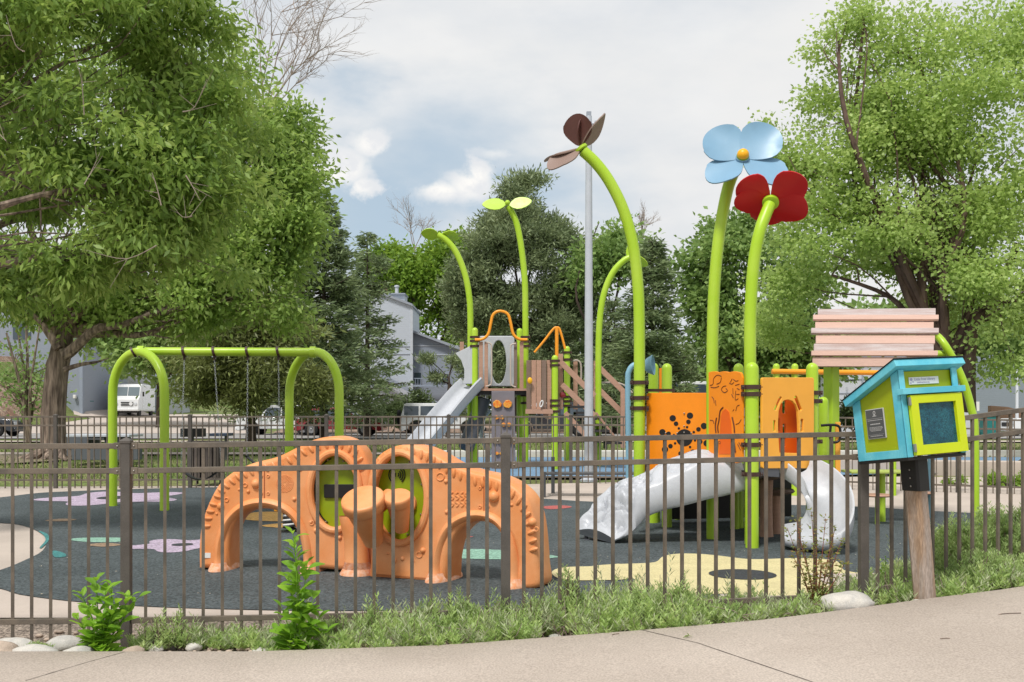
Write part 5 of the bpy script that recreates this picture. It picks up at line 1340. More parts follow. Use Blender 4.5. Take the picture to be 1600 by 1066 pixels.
for s_ in (-1, 1):
    m = MB(); A_, B_ = Vector((.84, 0, 1.80)), Vector((.52, 0, 2.56)); q = [A_ + Vector((.02, s_ * .03, .01)), A_ + Vector((.02, s_ * .95, .01)), B_ + Vector((.02, s_ * .95, 0)), B_ + Vector((.02, s_ * .03, 0))]
    m.add(q + [v - Vector((.03, 0, .01)) for v in q], [(0, 1, 2, 3), (7, 6, 5, 4), (0, 4, 5, 1), (1, 5, 6, 2), (2, 6, 7, 3), (3, 7, 4, 0)]); m.xform(M); m.build('windscreen', mat('pale_windscreen', (.12, .16, .18), .12, spec=.8), dt, smooth=False)
    tb('headlight', M_lens, (1.43, s_ * .78, 1.12), (.05, .22, .2), .01)
    tb('wing_mirror', M_black, (.7, s_ * 1.28, 1.95), (.08, .14, .4), .02)
    for xw in (.75, -3.6): m = MB(); m.lathe((xw, s_ * .82, .42), (0, s_, 0), [(.38, 0), (.42, .04), (.42, .2), (.25, .22)], 20); m.xform(M); m.build('wheel', M_tyre, dt)
for z_ in (1.22, 1.02): tb('grille_slot', M_black, (1.43, .1, z_), (.04, 1.0, .09), .005)
m = MB(); m.lathe((1.42, .42, 1.12), (1, 0, 0), [(.15, 0), (.15, .05)], 20); m.xform(M); m.build('round_badge', M_carw, dt)
tb('bumper', M_carw, (1.48, 0, .62), (.14, 2.05, .2)); tb('underside', M_black, (1.3, 0, .42), (.2, 1.9, .14), .01)
tb('side_mark', mat('red_side_mark', (.5, .12, .12), .5), (-2.0, -1.054, 2.0), (1.6, .006, .9), 0)

# ------------------------------------------------------------------ buildings
def facade(t, nm, pxs, d, dep, mt_, bev=0):
    n = len(pxs); f = [P(x, y, d) for x, y in pxs]; bk = [v + Vector((0, dep, 0)) for v in f]
    m = MB(); m.add(f + bk, [tuple(range(n)), tuple(range(2 * n - 1, n - 1, -1))] + [(k, n + k, n + (k + 1) % n, (k + 1) % n) for k in range(n)]); return m.build(nm, mt_, t, smooth=False)
def pbox(t, nm, x0, y0, x1, y1, d, dep, mt_, out=0.0, **k):
    a, b = P(x0, y0, d), P(x1, y1, d); m = MB(); m.box(((a.x + b.x) / 2, d - out + dep / 2, (a.z + b.z) / 2), (b.x - a.x, dep, a.z - b.z)); return m.build(nm, mt_, t, smooth=False, **k)
def siding(name, c, s_=.16): 
    m_, nt, b = _new(name); geo = nt.nodes.new('ShaderNodeNewGeometry'); sx = nt.nodes.new('ShaderNodeSeparateXYZ'); nt.links.new(geo.outputs['Position'], sx.inputs[0])
    a = nt.nodes.new('ShaderNodeMath'); a.operation = 'DIVIDE'; a.inputs[1].default_value = s_; nt.links.new(sx.outputs['Z'], a.inputs[0])
    fr = nt.nodes.new('ShaderNodeMath'); fr.operation = 'FRACT'; nt.links.new(a.outputs[0], fr.inputs[0])
    bp = nt.nodes.new('ShaderNodeBump'); bp.inputs['Strength'].default_value = .8; bp.inputs['Distance'].default_value = .03; nt.links.new(fr.outputs[0], bp.inputs['Height']); nt.links.new(bp.outputs[0], b.inputs['Normal'])
    b.inputs['Base Color'].default_value = (*c, 1); b.inputs['Roughness'].default_value = .75; return m_
S_pale = siding('pale_blue_lap_siding', (.55, .60, .68)); S_grey = siding('blue_grey_lap_siding', (.30, .34, .41)); S_white = siding('white_lap_siding', (.62, .64, .68))
h1 = thing('house', 'pale blue sided house with a tall tower wall behind the straight slide', 'house', base(640, 72))
facade(h1, 'tower_wall', [(520, 640), (520, 430), (577, 453), (612, 464), (643, 478), (644, 640)], 72, 6, S_pale)
facade(h1, 'side_wing', [(644.5, 645), (644.5, 520), (716, 546), (760, 562), (760, 645)], 73, 6, S_grey)
facade(h1, 'roof_edge', [(644.5, 519.5), (644.5, 516), (762, 558), (762, 563)], 72.6, 6.6, M_trim)
facade(h1, 'roof_edge', [(518, 429.5), (518, 426), (577, 449), (644, 474.5), (645, 478.5), (577, 453)], 71.8, 6.4, M_trim)
pbox(h1, 'chimney_box', 609, 459, 632, 476, 73.5, 2.0, S_pale); pbox(h1, 'chimney_cap', 607, 458, 633, 460, 73.3, 2.3, M_trim)
m = MB(); a = P(620, 459, 74.5); m.cyl(a, a + Vector((0, 0, .45)), .13); m.lathe(a + Vector((0, 0, .45)), (0, 0, 1), [(.13, 0), (.19, .03), (.19, .12), (.1, .16)], 14); m.build('flue', M_galv, h1)
m = MB(); a = P(603, 459, 74.5); m.cyl(a, a + Vector((0, 0, .4)), .1); m.lathe(a + Vector((0, 0, .4)), (0, 0, 1), [(.1, 0), (.15, .03), (.1, .1)], 14); m.build('flue', M_tan, h1)
pbox(h1, 'corner_board', 641, 478, 645, 640, 71.97, .2, M_galv)
for yy in (540, 554): pbox(h1, 'belt_course', 645.5, yy, 758, yy + 1.2, 72.96, .1, M_galv)
for yy in (541, 553): pbox(h1, 'belt_course', 524, yy, 640.5, yy + 1, 71.96, .1, M_trim)
wn_ = pbox(h1, 'window', 646, 581, 659, 600, 72.95, .12, M_trim); pbox(wn_, 'pane', 647.2, 582.5, 657.8, 599, 72.93, .1, M_glass)
wn_ = pbox(h1, 'window', 683, 583, 702, 600, 72.95, .12, M_trim); pbox(wn_, 'pane', 684.5, 584.5, 700.5, 599, 72.93, .1, M_glass)
m = MB(); m.ball(P(650, 560, 72.7), .16, 12, 8, (1, .6, 1)); m.build('porch_light', M_white, h1)
m = MB(); m.bar(P(588, 583, 71.0), P(700, 640, 71.0), 1.0, .28); m.build('stair_stringer', M_side2, h1, smooth=False)
m = MB()
for x in range(578, 608, 3): m.bar(P(x, 583, 71.2), P(x, 602, 71.2), .03, .03)
m.bar(P(576, 582, 71.2), P(608, 582, 71.2), .08, .08); m.bar(P(576, 602, 71.2), P(608, 602, 71.2), .3, .12); m.bar(P(607, 582, 71.2), P(607, 626, 71.2), .12, .12); m.build('landing_railing', M_side2, h1, smooth=False)
m = MB()
for x in range(645, 715, 4): m.bar(P(x, 592, 72.2), P(x, 602, 72.2), .03, .03)
m.bar(P(643, 591.5, 72.2), P(716, 591.5, 72.2), .06, .06); m.bar(P(643, 603, 72.2), P(716, 603, 72.2), .4, .14); m.build('balcony_railing', M_side2, h1, smooth=False)
h2 = thing('house', 'large pale grey house wall rising behind the big tree trunk', 'house', base(40, 82))
facade(h2, 'wall', [(-160, 660), (-160, 400), (60, 420), (128, 455), (128, 650)], 84, 10, S_grey)
pbox(h2, 'corner_board', 124, 455, 129, 650, 83.9, .3, M_side2); facade(h2, 'roof_edge', [(-162, 400), (-162, 394), (62, 414), (131, 451), (131, 457), (60, 421)], 83.6, 10.8, M_trim)
m = MB(); m.box(P(117, 620, 83.8), (.22, .3, .3)); m.build('wall_lamp', M_white, h2, bevel=.03)
pbox(h2, 'window', 20, 500, 48, 530, 83.95, .15, M_glass)
h3 = thing('house', 'white garage house behind the delivery truck', 'house', base(190, 99))
facade(h3, 'wall', [(125, 660), (125, 545), (170, 520), (225, 520), (256, 540), (256, 660)], 99, 8, S_white)
facade(h3, 'roof', [(120, 546), (120, 538), (170, 512), (225, 512), (262, 536), (262, 543), (225, 520), (170, 520)], 98.5, 9, M_roof)
gd = pbox(h3, 'garage_door', 143, 597, 180, 650, 98.95, .12, M_gar)
ed = pbox(h3, 'entry_door', 222, 612, 234, 649, 98.9, .15, M_wsid); pbox(h3, 'corner_board', 240, 560, 246, 650, 98.9, .12, M_side)
m = MB(); m.box(P(221, 613, 98.6), (.2, .2, .4)); m.build('wall_lamp', M_black, h3)
h4 = thing('house', 'white sided building seen between the roof column and the book box', 'house', base(1360, 56))
facade(h4, 'wall', [(1308, 690), (1308, 575), (1330, 560), (1410, 560), (1520, 600), (1520, 690)], 56, 3, S_white)
facade(h4, 'roof_edge', [(1306, 576), (1306, 572), (1330, 556), (1412, 556), (1522, 596), (1522, 601), (1410, 560.5), (1330, 560.5)], 55.7, 3.6, M_trim)
for yy in (592, 614, 640): pbox(h4, 'belt_course', 1310, yy, 1516, yy + .9, 55.95, .1, M_trim)
pbox(h4, 'corner_board', 1347, 562, 1349, 680, 55.94, .1, M_trim)
m = MB(); m.tube([P(1322, 591, 55.7), P(1322, 595, 55.5), P(1336, 595, 55.5), P(1336, 591, 55.7)], .05, 6); m.build('wall_bracket', M_black, h4)
h5 = thing('house', 'blue grey house behind the maple at the right edge', 'house', base(1570, 75))
facade(h5, 'wall', [(1516, 660), (1516, 560), (1560, 500), (1700, 490), (1700, 660)], 75, 8, S_grey)
facade(h5, 'roof_edge', [(1512, 563), (1512, 557), (1559, 493), (1702, 483), (1702, 490), (1560, 500)], 74.7, 8.6, M_trim)
facade(h5, 'stair_wall', [(1548, 660), (1548, 634), (1575, 636), (1612, 646), (1612, 660)], 66, .4, M_tan)
t = thing('street_lamp', 'thin white street pole near the right edge above the fence', 'street lamp', base(1589, 58)); m = MB(); b_ = base(1589, 58); m.tube([b_, P(1589, 575, 58)], [.1, .07], 10); m.build('pole', M_wsid, t); m = MB(); m.box(P(1586, 574, 58), (.5, .2, .12)); m.build('lamp_head', M_galv, t)
t = thing('notice_sign', 'small white sign on a post beyond the green arch pipe', 'sign', base(1524, 44)); m = MB(); b_ = base(1524, 44); m.cyl(b_, P(1524, 645, 44), .03); m.build('sign_post', M_galv, t); m = MB(); m.box(P(1525, 635, 43.9), (.28, .03, .4)); m.build('sign_board', M_white, t, smooth=False)
def cart(px, d, lab):
    b_ = base(px, d); t = thing('wheeled_cart', lab, 'waste cart', b_, None); m = MB(); r = [[b_ + Vector((sx * w, sy * w, z)) for sx, sy in ((-1, -1), (1, -1), (1, 1), (-1, 1), (-1, -1))] for w, z in ((.26, .05), (.34, 1.0))]; m.grid(r); m.build('cart_body', M_bint, t, smooth=False)
    m = MB(); m.box(b_ + Vector((0, 0, 1.04)), (.74, .76, .08)); m.build('cart_lid', M_bint, t, smooth=False, bevel=.02)
    for s_ in (-1, 1): m = MB(); m.lathe(b_ + Vector((s_ * .28, .3, .12)), (s_, 0, 0), [(.12, 0), (.12, .06)], 14); m.build('wheel', M_tyre, t)
cart(137, 86, 'teal waste cart beside the white garage'); cart(1543, 50, 'teal waste cart beyond the fence right of the arch pipe')

# ------------------------------------------------------------------ trees
def limbs(mb_, trunk_top, targets, r0, sub, rsub=.03, wob=.12):
    for (tg, subs) in targets:
        a, b = Vector(trunk_top), Vector(tg); L_ = (b - a).length
        mid = a.lerp(b, .5) + Vector((random.gauss(0, wob), random.gauss(0, wob), random.gauss(0, wob) + .08)) * L_
        pts = cr([a, a.lerp(mid, .5) + Vector((random.gauss(0, .03), random.gauss(0, .03), 0)) * L_, mid, b], 4)
        mb_.tube(pts, [r0 * (1 - .75 * i / (len(pts) - 1)) for i in range(len(pts))], 7)
        for s_ in subs:
            k = random.randint(len(pts) // 3, len(pts) - 1); p = pts[k]; q = Vector(s_); md = p.lerp(q, .5) + Vector((random.gauss(0, .1), random.gauss(0, .1), random.gauss(0, .1))) * (q - p).length
            rs = max(rsub * .5, r0 * .32 * (1 - .5 * k / len(pts))); mb_.tube(cr([p, md, q], 3), [rs, rs * .85, rs * .7, rs * .55, rs * .45, rs * .35, rs * .2][:7], 5, caps=False)
def crown_pts(blobs, ncl, inner=.45, gate=-.15, gf=.6, flat=.55, per_bough=16, bsz=.34):
    """clusters gathered on boughs: each bough is a drooping flattened cap, so the crown gets lit tops, shaded undersides and gaps"""
    w = np.array([(b[1] * b[3]) ** .75 for b in blobs]); w = w / w.sum(); out = []; tries = 0
    while len(out) < ncl and tries < ncl * 3:
        tries += 1
        b = blobs[rng.choice(len(blobs), p=w)]
        v = rng.normal(size=3); v /= np.linalg.norm(v); r_ = inner + (1 - inner) * rng.random() ** .55
        r_ *= 1 + .22 * noise.noise(Vector(v * 2.3 + np.array(b[0]) * .37))
        ext = np.array([b[1], b[2], b[3]]); c = np.array(b[0]) + v * r_ * ext * .92
        if noise.noise(Vector(c * gf)) < gate: continue
        br = bsz * min(b[1], b[3]) * rng.uniform(.6, 1.25)
        for _ in range(int(per_bough * rng.uniform(.6, 1.4))):
            q = rng.normal(size=3); q /= np.linalg.norm(q)
            if q[2] < -.2: q[2] *= -.6
            k = rng.uniform(.55, 1.05) * br; off = q * k * np.array([1.25, 1.25, flat]) - np.array([0, 0, .22 * br * (q[0] ** 2 + q[1] ** 2)])
            out.append((c + off, unit(q * .6 + v)))
    return out[:ncl]
def foliage(cl, per, spread, L_, W_, droop=.3, outw=.5, zsq=.7, upn=.6):
    C = np.array([c[0] for c in cl]); O = np.array([c[1] for c in cl]); n = len(cl)
    idx = np.repeat(np.arange(n), per); N_ = len(idx)
    off = rng.normal(size=(N_, 3)) * spread * np.array([1, 1, zsq])
    pos = C[idx] + off
    U = rng.normal(size=(N_, 3)) * .7 + O[idx] * outw + unit(off) * .5 + np.array([0, 0, -droop])
    s_ = rng.uniform(.65, 1.25, N_)
    nrm = rng.normal(size=(N_, 3)) * .7 + np.array([0, 0, upn])
    return leaves(pos, U, L_ * s_, W_ * s_, nrm)
def B(px, py, d, rx, rz, ry=None):
    c = P(px, py, d); k = d / F; return (tuple(c), rx * k, (ry or (rx + rz) / 2) * k, rz * k)
def tree(name, label, basep, r0, fork, blobs, ncl, per, spread, L_, W_, mt_, bark, group=None, keep=None, droop=.3, inner=.45, gate=-.15, gf=.6, outw=.5, nsub=7, flare=1.5, zsq=.7, trunk_pts=None, bare=0):
    t = thing(name, label, 'tree', basep, group)
    mt = MB(); b_ = Vector(basep); fk = Vector(fork)
    tp = trunk_pts or [b_ + Vector((0, 0, -.1)), b_ + Vector((0, 0, .25)), b_.lerp(fk, .3), b_.lerp(fk, .65), fk]
    pts = cr(tp, 5); n = len(pts)
    mt.tube(pts, [r0 * (1 + (flare - 1) * max(0, 1 - i / (n * .22)) ** 2) * (1 - .35 * i / n) for i in range(n)], 16)
    mt.build('trunk', bark, t)
    cl = crown_pts(blobs, ncl, inner, gate, gf)
    if keep: cl = [c for c in cl if keep(CX + F * c[0][0] / c[0][1], HY - F * (c[0][2] - CAMZ) / c[0][1])]
    m = MB(); P_ = np.array([c[0] for c in cl]); tg = []
    for ib, bl in enumerate(blobs):
        if len(blobs) > 18 and ib % 2: continue
        c = np.array(bl[0]); dd = np.linalg.norm((P_ - c) / np.array([bl[1], bl[2], bl[3]]), axis=1); near = np.where(dd < 1.25)[0]
        if len(near) < 14: continue
        tg.append((tuple(c), [tuple(P_[i]) for i in rng.choice(near, min(nsub, len(near)), replace=False)]))
    limbs(m, fk, tg, r0 * .42, nsub); m.build('branches', bark, t)
    if per: from_arrays('crown', foliage(cl, per, spread, L_, W_, droop, outw, zsq), 4, mt_, t)
    return t, cl
LF_left = leafmat('left_tree_leaf', (.11, .195, .04), (.24, .365, .08), (.42, .54, .17), .45, .9)
LF_near = leafmat('near_tree_leaf', (.10, .18, .036), (.22, .34, .07), (.41, .52, .155), .45, 1.2)
LF_map = leafmat('maple_leaf', (.21, .32, .075), (.34, .47, .13), (.50, .62, .24), .44, .7)
LF_mid = leafmat('mid_green_leaf', (.13, .22, .06), (.21, .33, .095), (.35, .47, .17), .4, .5)
LF_bri = leafmat('bright_green_leaf', (.12, .22, .03), (.19, .32, .04), (.28, .42, .07), .4, .4)
LF_spr = leafmat('spruce_needle', (.09, .14, .065), (.175, .235, .11), (.30, .37, .18), .25, .8)
LF_pin = leafmat('pine_needle', (.11, .155, .075), (.20, .255, .125), (.33, .39, .20), .28, .6)
LF_jun = leafmat('brownish_conifer_needle', (.09, .12, .035), (.165, .19, .06), (.25, .30, .10), .25, .5)
LF_dark = leafmat('dark_hedge_leaf', (.06, .09, .035), (.10, .145, .05), (.16, .22, .08), .2, 1.0)

# overhanging tree whose trunk stands outside the frame on the left
tree('shade_tree', 'large leafy tree overhanging the upper left corner with long drooping leaves', base(-420, 11.5), .16, base(-420, 11.5) + Vector((.3, 0, 2.4)),
     [B(-60, 60, 11.5, 240, 170), B(150, 70, 11.8, 200, 150), B(300, 95, 12.5, 110, 80), B(60, 270, 11.2, 230, 130), B(240, 280, 11.6, 160, 130), B(330, 200, 12.2, 90, 90), B(-80, 420, 11.4, 150, 60), B(120, 395, 11.6, 200, 62), B(300, 400, 12.0, 110, 55), B(190, -60, 11.6, 180, 90)],
     2300, 22, .14, .12, .040, LF_near, M_bark, droop=.75, inner=.25, gate=-.22, gf=1.1, nsub=10, outw=.35)
for _ in range(9):   # pale dead twigs hanging out of the leaves
    m = MB()
    px, py = random.uniform(-20, 400), random.uniform(0, 420); q = P(px, py, random.uniform(10.0, 10.6)); dv = Vector((random.gauss(0, .5), random.uniform(-.2, .3), random.gauss(.1, .5))).normalized() * random.uniform(.25, .7)
    pts = cr([q, q + dv * .5 + Vector((0, 0, random.gauss(0, .06))), q + dv], 3); m.tube(pts, [.007, .006, .005, .0045, .004, .003, .002], 4, caps=False)
    for _k in range(3): a_ = pts[random.randint(1, 5)]; e_ = a_ + (dv * .4 + Vector((random.gauss(0, .12), 0, random.gauss(0, .12)))); m.tube([a_, e_], [.003, .0015], 4, caps=False)
    m.build('dead_twig', M_twig, bpy.data.objects['shade_tree'])
# the big trunk in the lawn
bt = G(85, 716)
tree('shade_tree', 'broad shade tree with the thick grey trunk standing in the lawn at the left', bt, .34, P(98, 520, bt.y),
     [B(60, 440, 25, 190, 70, 150), B(250, 440, 25, 170, 75, 150), B(400, 400, 25.5, 85, 70), B(420, 260, 26, 78, 95), B(360, 330, 25.5, 110, 90), B(440, 190, 26.5, 50, 55), B(452, 330, 25.5, 44, 70), B(466, 250, 26, 32, 50), B(380, 250, 26, 80, 80), B(430, 420, 25.5, 45, 50), B(340, 420, 25, 100, 60), B(200, 330, 26, 200, 110), B(330, 150, 27, 130, 120), B(120, 180, 27, 180, 140), B(420, 465, 25.5, 52, 55), B(300, 490, 25.5, 120, 30), B(-60, 350, 26, 130, 150)],
     4200, 18, .28, .17, .080, LF_left, M_bark, droop=.3, inner=.35, gate=-.13, gf=.55, nsub=9, flare=2.0, keep=lambda x, y: not (150 < x < 250 and y > 560) and x < 512,
     trunk_pts=[bt + Vector((0, 0, -.1)), bt + Vector((0, 0, .2)), P(83, 660, bt.y), P(88, 590, bt.y), P(96, 545, bt.y), P(100, 515, bt.y)])
m = MB()
for a in range(0, 360, 40):
    an = R(a + random.uniform(-12, 12)); L_ = random.uniform(.55, .95); m.tube([bt + Vector((math.cos(an) * .25, math.sin(an) * .25, .22)), bt + Vector((math.cos(an) * .5, math.sin(an) * .5, .06)), bt + Vector((math.cos(an) * L_, math.sin(an) * L_, -.04))], [.13, .09, .03], 8)
m.build('surface_roots', M_bark, bpy.data.objects['shade_tree.001'])
m = MB(); m.tube(cr([P(98, 555, 25), P(112, 548, 25), P(150, 515, 24.8), P(190, 508, 24.6), P(235, 490, 24.5)], 5), [.17 - .006 * i for i in range(21)], 10)
m.tube(cr([P(100, 578, 25), P(125, 570, 25), P(150, 566, 25), P(170, 560, 25)], 5), [.07 - .004 * i for i in range(16)], 8); m.tube(cr([P(92, 545, 25), P(60, 500, 25), P(20, 470, 25)], 5), [.12 - .008 * i for i in range(11)], 8)
m.build('low_limb', M_bark, bpy.data.objects['shade_tree.001'])
# right hand maple
b_ = base(1478, 26)
tree('maple_tree', 'tall light green maple with dark forked stems filling the right side', b_, .30, P(1480, 560, 26),
     [B(1330, 150, 27, 70, 45), B(1225, 195, 27, 62, 38), B(1400, 80, 27, 90, 75), B(1530, 120, 27, 100, 130), B(1340, 270, 26.5, 130, 85), B(1270, 330, 26, 85, 65), B(1450, 300, 26.5, 140, 110), B(1590, 300, 26, 110, 150), B(1480, 190, 26.5, 130, 100), B(1350, 360, 26, 110, 70), B(1300, 430, 26, 125, 60), B(1450, 440, 25.5, 120, 55), B(1590, 470, 25.5, 110, 90), B(1215, 440, 27, 60, 55), B(1350, 30, 27, 45, 30), B(1570, 560, 25, 70, 40), B(1310, 60, 27, 50, 36), B(1200, 160, 27, 42, 18), B(1235, 250, 27, 60, 40), B(1290, 90, 27, 30, 30), B(1230, 520, 28, 70, 50), B(1650, 100, 27, 90, 130), B(1400, 180, 26.5, 110, 70), B(1260, 170, 27, 50, 20), B(1440, 500, 28, 110, 50), B(1540, 480, 28, 90, 60), B(1400, 390, 28, 100, 60), B(1500, 380, 28, 100, 70)],
     5200, 17, .27, .12, .088, LF_map, M_barkm, keep=lambda x, y: y < 548 or x > 1525, droop=.15, inner=.2, gate=-.10, gf=.75, nsub=5, flare=1.4,
     trunk_pts=[b_, b_ + Vector((0, 0, .3)), P(1478, 640, 26), P(1478, 600, 26), P(1480, 565, 26)])
m = MB()
for pp, r_ in (([(1474, 575), (1450, 520), (1440, 450), (1448, 390), (1460, 330)], .17), ([(1482, 575), (1470, 500), (1480, 430), (1492, 370), (1500, 300)], .16), ([(1486, 575), (1520, 510), (1560, 450), (1590, 380)], .17), ([(1470, 560), (1420, 470), (1395, 400)], .11),
               ([(1448, 440), (1435, 320), (1415, 235), (1405, 190)], .05), ([(1476, 440), (1500, 340), (1540, 200)], .06), ([(1512, 640), (1514, 570), (1522, 520)], .22)):
    p_ = cr([P(x, y, 26 + random.uniform(-.3, .3)) for x, y in pp], 5); m.tube(p_, [r_ * (1 - .6 * i / len(p_)) for i in range(len(p_))], 9)
m.build('stems', M_barkm, bpy.data.objects['maple_tree'])
# middle distance broadleaves
for i, a in enumerate((
    ('broadleaf_tree', 'mid green broadleaf tree behind the blue and red flowers', 1150, 44, [B(1130, 400, 44, 75, 60), B(1190, 440, 44, 90, 80), B(1128, 480, 44, 50, 60), B(1180, 520, 44, 100, 60), B(1250, 560, 43, 90, 60), B(1140, 350, 44, 36, 30), B(1240, 470, 44, 60, 60)], 1500, 20, .38, .26, .16, LF_mid),
    ('broadleaf_tree', 'bright yellow green tree left of the large pine', 660, 85, [B(650, 440, 85, 55, 60), B(690, 470, 85, 55, 60), B(640, 400, 85, 40, 30), B(700, 410, 85, 40, 40), B(670, 520, 85, 60, 40), B(610, 420, 86, 30, 30)], 1000, 20, .6, .42, .27, LF_bri),
    ('broadleaf_tree', 'thin leafed poplar tree rising behind the light pole', 945, 60, [B(935, 350, 60, 28, 45), B(965, 390, 60, 30, 50), B(925, 420, 60, 30, 50), B(905, 370, 60, 18, 30)], 380, 18, .6, .34, .2, LF_mid),
    ('broadleaf_tree', 'shaded green tree low behind the plank roof', 1300, 62, [B(1290, 560, 62, 60, 50), B(1230, 590, 62, 60, 50), B(1400, 530, 62, 120, 40), B(1530, 540, 62, 90, 50), B(1180, 600, 62, 50, 40)], 800, 22, .8, .45, .28, LF_mid),
    ('broadleaf_tree', 'green leafy tree over the white garage house', 250, 70, [B(245, 520, 70, 70, 60), B(300, 500, 70, 70, 60), B(215, 560, 70, 30, 22), B(150, 500, 72, 60, 40), B(150, 582, 70, 17, 26), B(300, 560, 70, 60, 50)], 800, 20, .8, .45, .26, LF_mid),
    ('broadleaf_tree', 'dim green tree filling the gap between spruce and big pine', 700, 100, [B(760, 560, 100, 100, 60), B(880, 560, 100, 120, 70), B(1010, 600, 100, 90, 50), B(1100, 590, 98, 80, 50)], 900, 20, 1.2, .8, .5, LF_dark))):
    nm, lab, px, d, bl, nc, per, sp_, L_, W_, mt_ = a
    b_ = base(px, d); tree(nm, lab, b_, .2 + d * .0015, P(px, 590, d), bl, nc, per, sp_, L_, W_, mt_, M_barkd, 'broadleaf trees beyond the park', keep=(lambda x, y: not (158 < x < 262 and y > 585)) if px == 250 else None, inner=.3, gate=-.12, gf=.35, nsub=5)
# small multi-stem tree left of the big trunk
b_ = base(45, 40)
t = thing('small_tree', 'sparse small tree with thin forked stems left of the big trunk', 'tree', b_); m = MB(); cl = []
for px, py, r_ in ((10, 520, .1), (25, 500, .09), (-20, 560, .08), (40, 480, .1), (62, 510, .08), (75, 560, .06), (0, 600, .05)):
    q = P(px, py, 40 + random.uniform(-1, 1)); mid = b_.lerp(q, .5) + Vector(((q.x - b_.x) * -.15, 0, .2)); pts = cr([b_, b_.lerp(mid, .4) + Vector((0, 0, .3)), mid, q], 5); m.tube(pts, [r_ * (1.2 - .9 * i / len(pts)) for i in range(len(pts))], 7)
    for k in range(7): p = pts[random.randint(6, len(pts) - 1)]; e = p + Vector((random.gauss(0, .6), random.gauss(0, .5), random.uniform(.0, .9))); m.tube([p, p.lerp(e, .5) + Vector((0, 0, .1)), e], [.025, .018, .008], 4, caps=False); cl.append((np.array(e), np.array([0, 0, 1.0])))
m.build('trunk', M_bark, t); from_arrays('crown', foliage(cl, 26, .3, .2, .12, .3), 4, LF_mid, t)

# conifers
def conifer(name, label, px, top_y, d, halfw, low_y, mt_, nb=230, group=None, tuft=.30, tw=.075, p=.8, per=7, droop=.25, dens=1.0, jit=.2, tops=()):
    b_ = base(px, d); t = thing(name, label, 'tree', b_, group); top = P(px, top_y, d); k = d / F
    m = MB(); m.tube([b_ - Vector((0, 0, .1)), b_.lerp(top, .5), top], [.06 + .012 * (top.z - b_.z) * 1.2, .1, .02], 10); m.build('trunk', M_barkd, t)
    zl = P(px, low_y, d).z; Rm = halfw * k; C_, U_, W2 = [], [], []
    mbr = MB()
    for i in range(nb):
        t_ = random.random() ** .85; z = zl + (top.z - zl) * t_; az = random.uniform(0, 2 * math.pi)
        lump = 1 + .35 * noise.noise(Vector((math.cos(az) * 1.3, math.sin(az) * 1.3, z * .5 + px)))
        Lb = (Rm * (1 - t_) ** p * random.uniform(1 - jit * 2, 1 + jit * .6) + .25) * lump
        if t_ < .12: Lb *= .75 + t_ * 2
        dr = Vector((math.cos(az), math.sin(az), 0)); lat = Vector((-dr.y, dr.x, 0))
        def pp(s_): return Vector((b_.x, b_.y, z)) + dr * Lb * s_ + Vector((0, 0, Lb * (-droop * s_ + (droop * .75) * s_ * s_ + .22 * t_ * s_)))
        if i % 3 == 0: mbr.tube([pp(0), pp(.5), pp(.95)], [.05, .03, .01], 4, caps=False)
        nt_ = max(4, int(Lb * 7 * dens))
        for j in range(nt_):
            s_ = .18 + .82 * (j + random.random()) / nt_; c = pp(s_); w = (1.05 - s_) * Lb * .38 + .08
            off = random.uniform(-1, 1) * w; q = c + lat * off + Vector((0, 0, -abs(off) * .25 + random.gauss(0, .05)))
            for _ in range(per):
                u = dr * random.uniform(.2, 1.1) + lat * (math.copysign(.7, off) + random.gauss(0, .5)) + Vector((random.gauss(0, .3), random.gauss(0, .3), random.gauss(.0, .35)))
                C_.append(tuple(q + Vector((random.gauss(0, .09), random.gauss(0, .09), random.gauss(0, .06))))); U_.append(tuple(u))
    mbr.build('branches', M_barkd, t)
    C_, U_ = np.array(C_), np.array(U_); s_ = rng.uniform(.6, 1.2, len(C_))
    from_arrays('crown', leaves(C_, U_, tuft * s_, tw * s_, rng.normal(size=C_.shape) + np.array([0, 0, .4]), .05), 4, mt_, t)
    return t
GCf = 'conifers beyond the park lawn'
conifer('spruce_tree', 'dark pointed spruce with ragged branches beside the pale blue house', 506, 313, 44, 112, 650, LF_spr, nb=330, group=GCf, per=8)
conifer('spruce_tree', 'lower dark spruce top just left of the pale house wall', 574, 368, 50, 62, 660, LF_spr, nb=170, group=GCf, per=7, p=.6)
conifer('spruce_tree', 'narrow dark spruce with a reddish tip right of the light pole', 1020, 378, 42, 78, 650, LF_spr, nb=300, group=GCf, per=7)
conifer('spruce_tree', 'dark spruce low behind the stairs of the far structure', 960, 470, 58, 80, 660, LF_spr, nb=200, group=GCf, per=6)
conifer('spruce_tree', 'shadowy spruce behind the swing set beam', 450, 400, 56, 110, 655, LF_spr, nb=260, group=GCf, per=6)
b_ = base(392, 38)
tree('juniper_tree', 'brownish green conifer with a dark trunk behind the swing set', b_, .22, P(392, 640, 38), [B(330, 560, 38, 75, 55), B(420, 550, 38, 80, 60), B(370, 510, 38, 90, 45), B(300, 600, 38, 45, 28), B(460, 600, 38, 55, 38), B(380, 615, 38, 80, 28), B(430, 480, 39, 60, 50)], 900, 30, .34, .26, .06, LF_jun, M_barkd, droop=.1, inner=.25, gate=-.2, gf=.6)
b_ = base(810, 62)
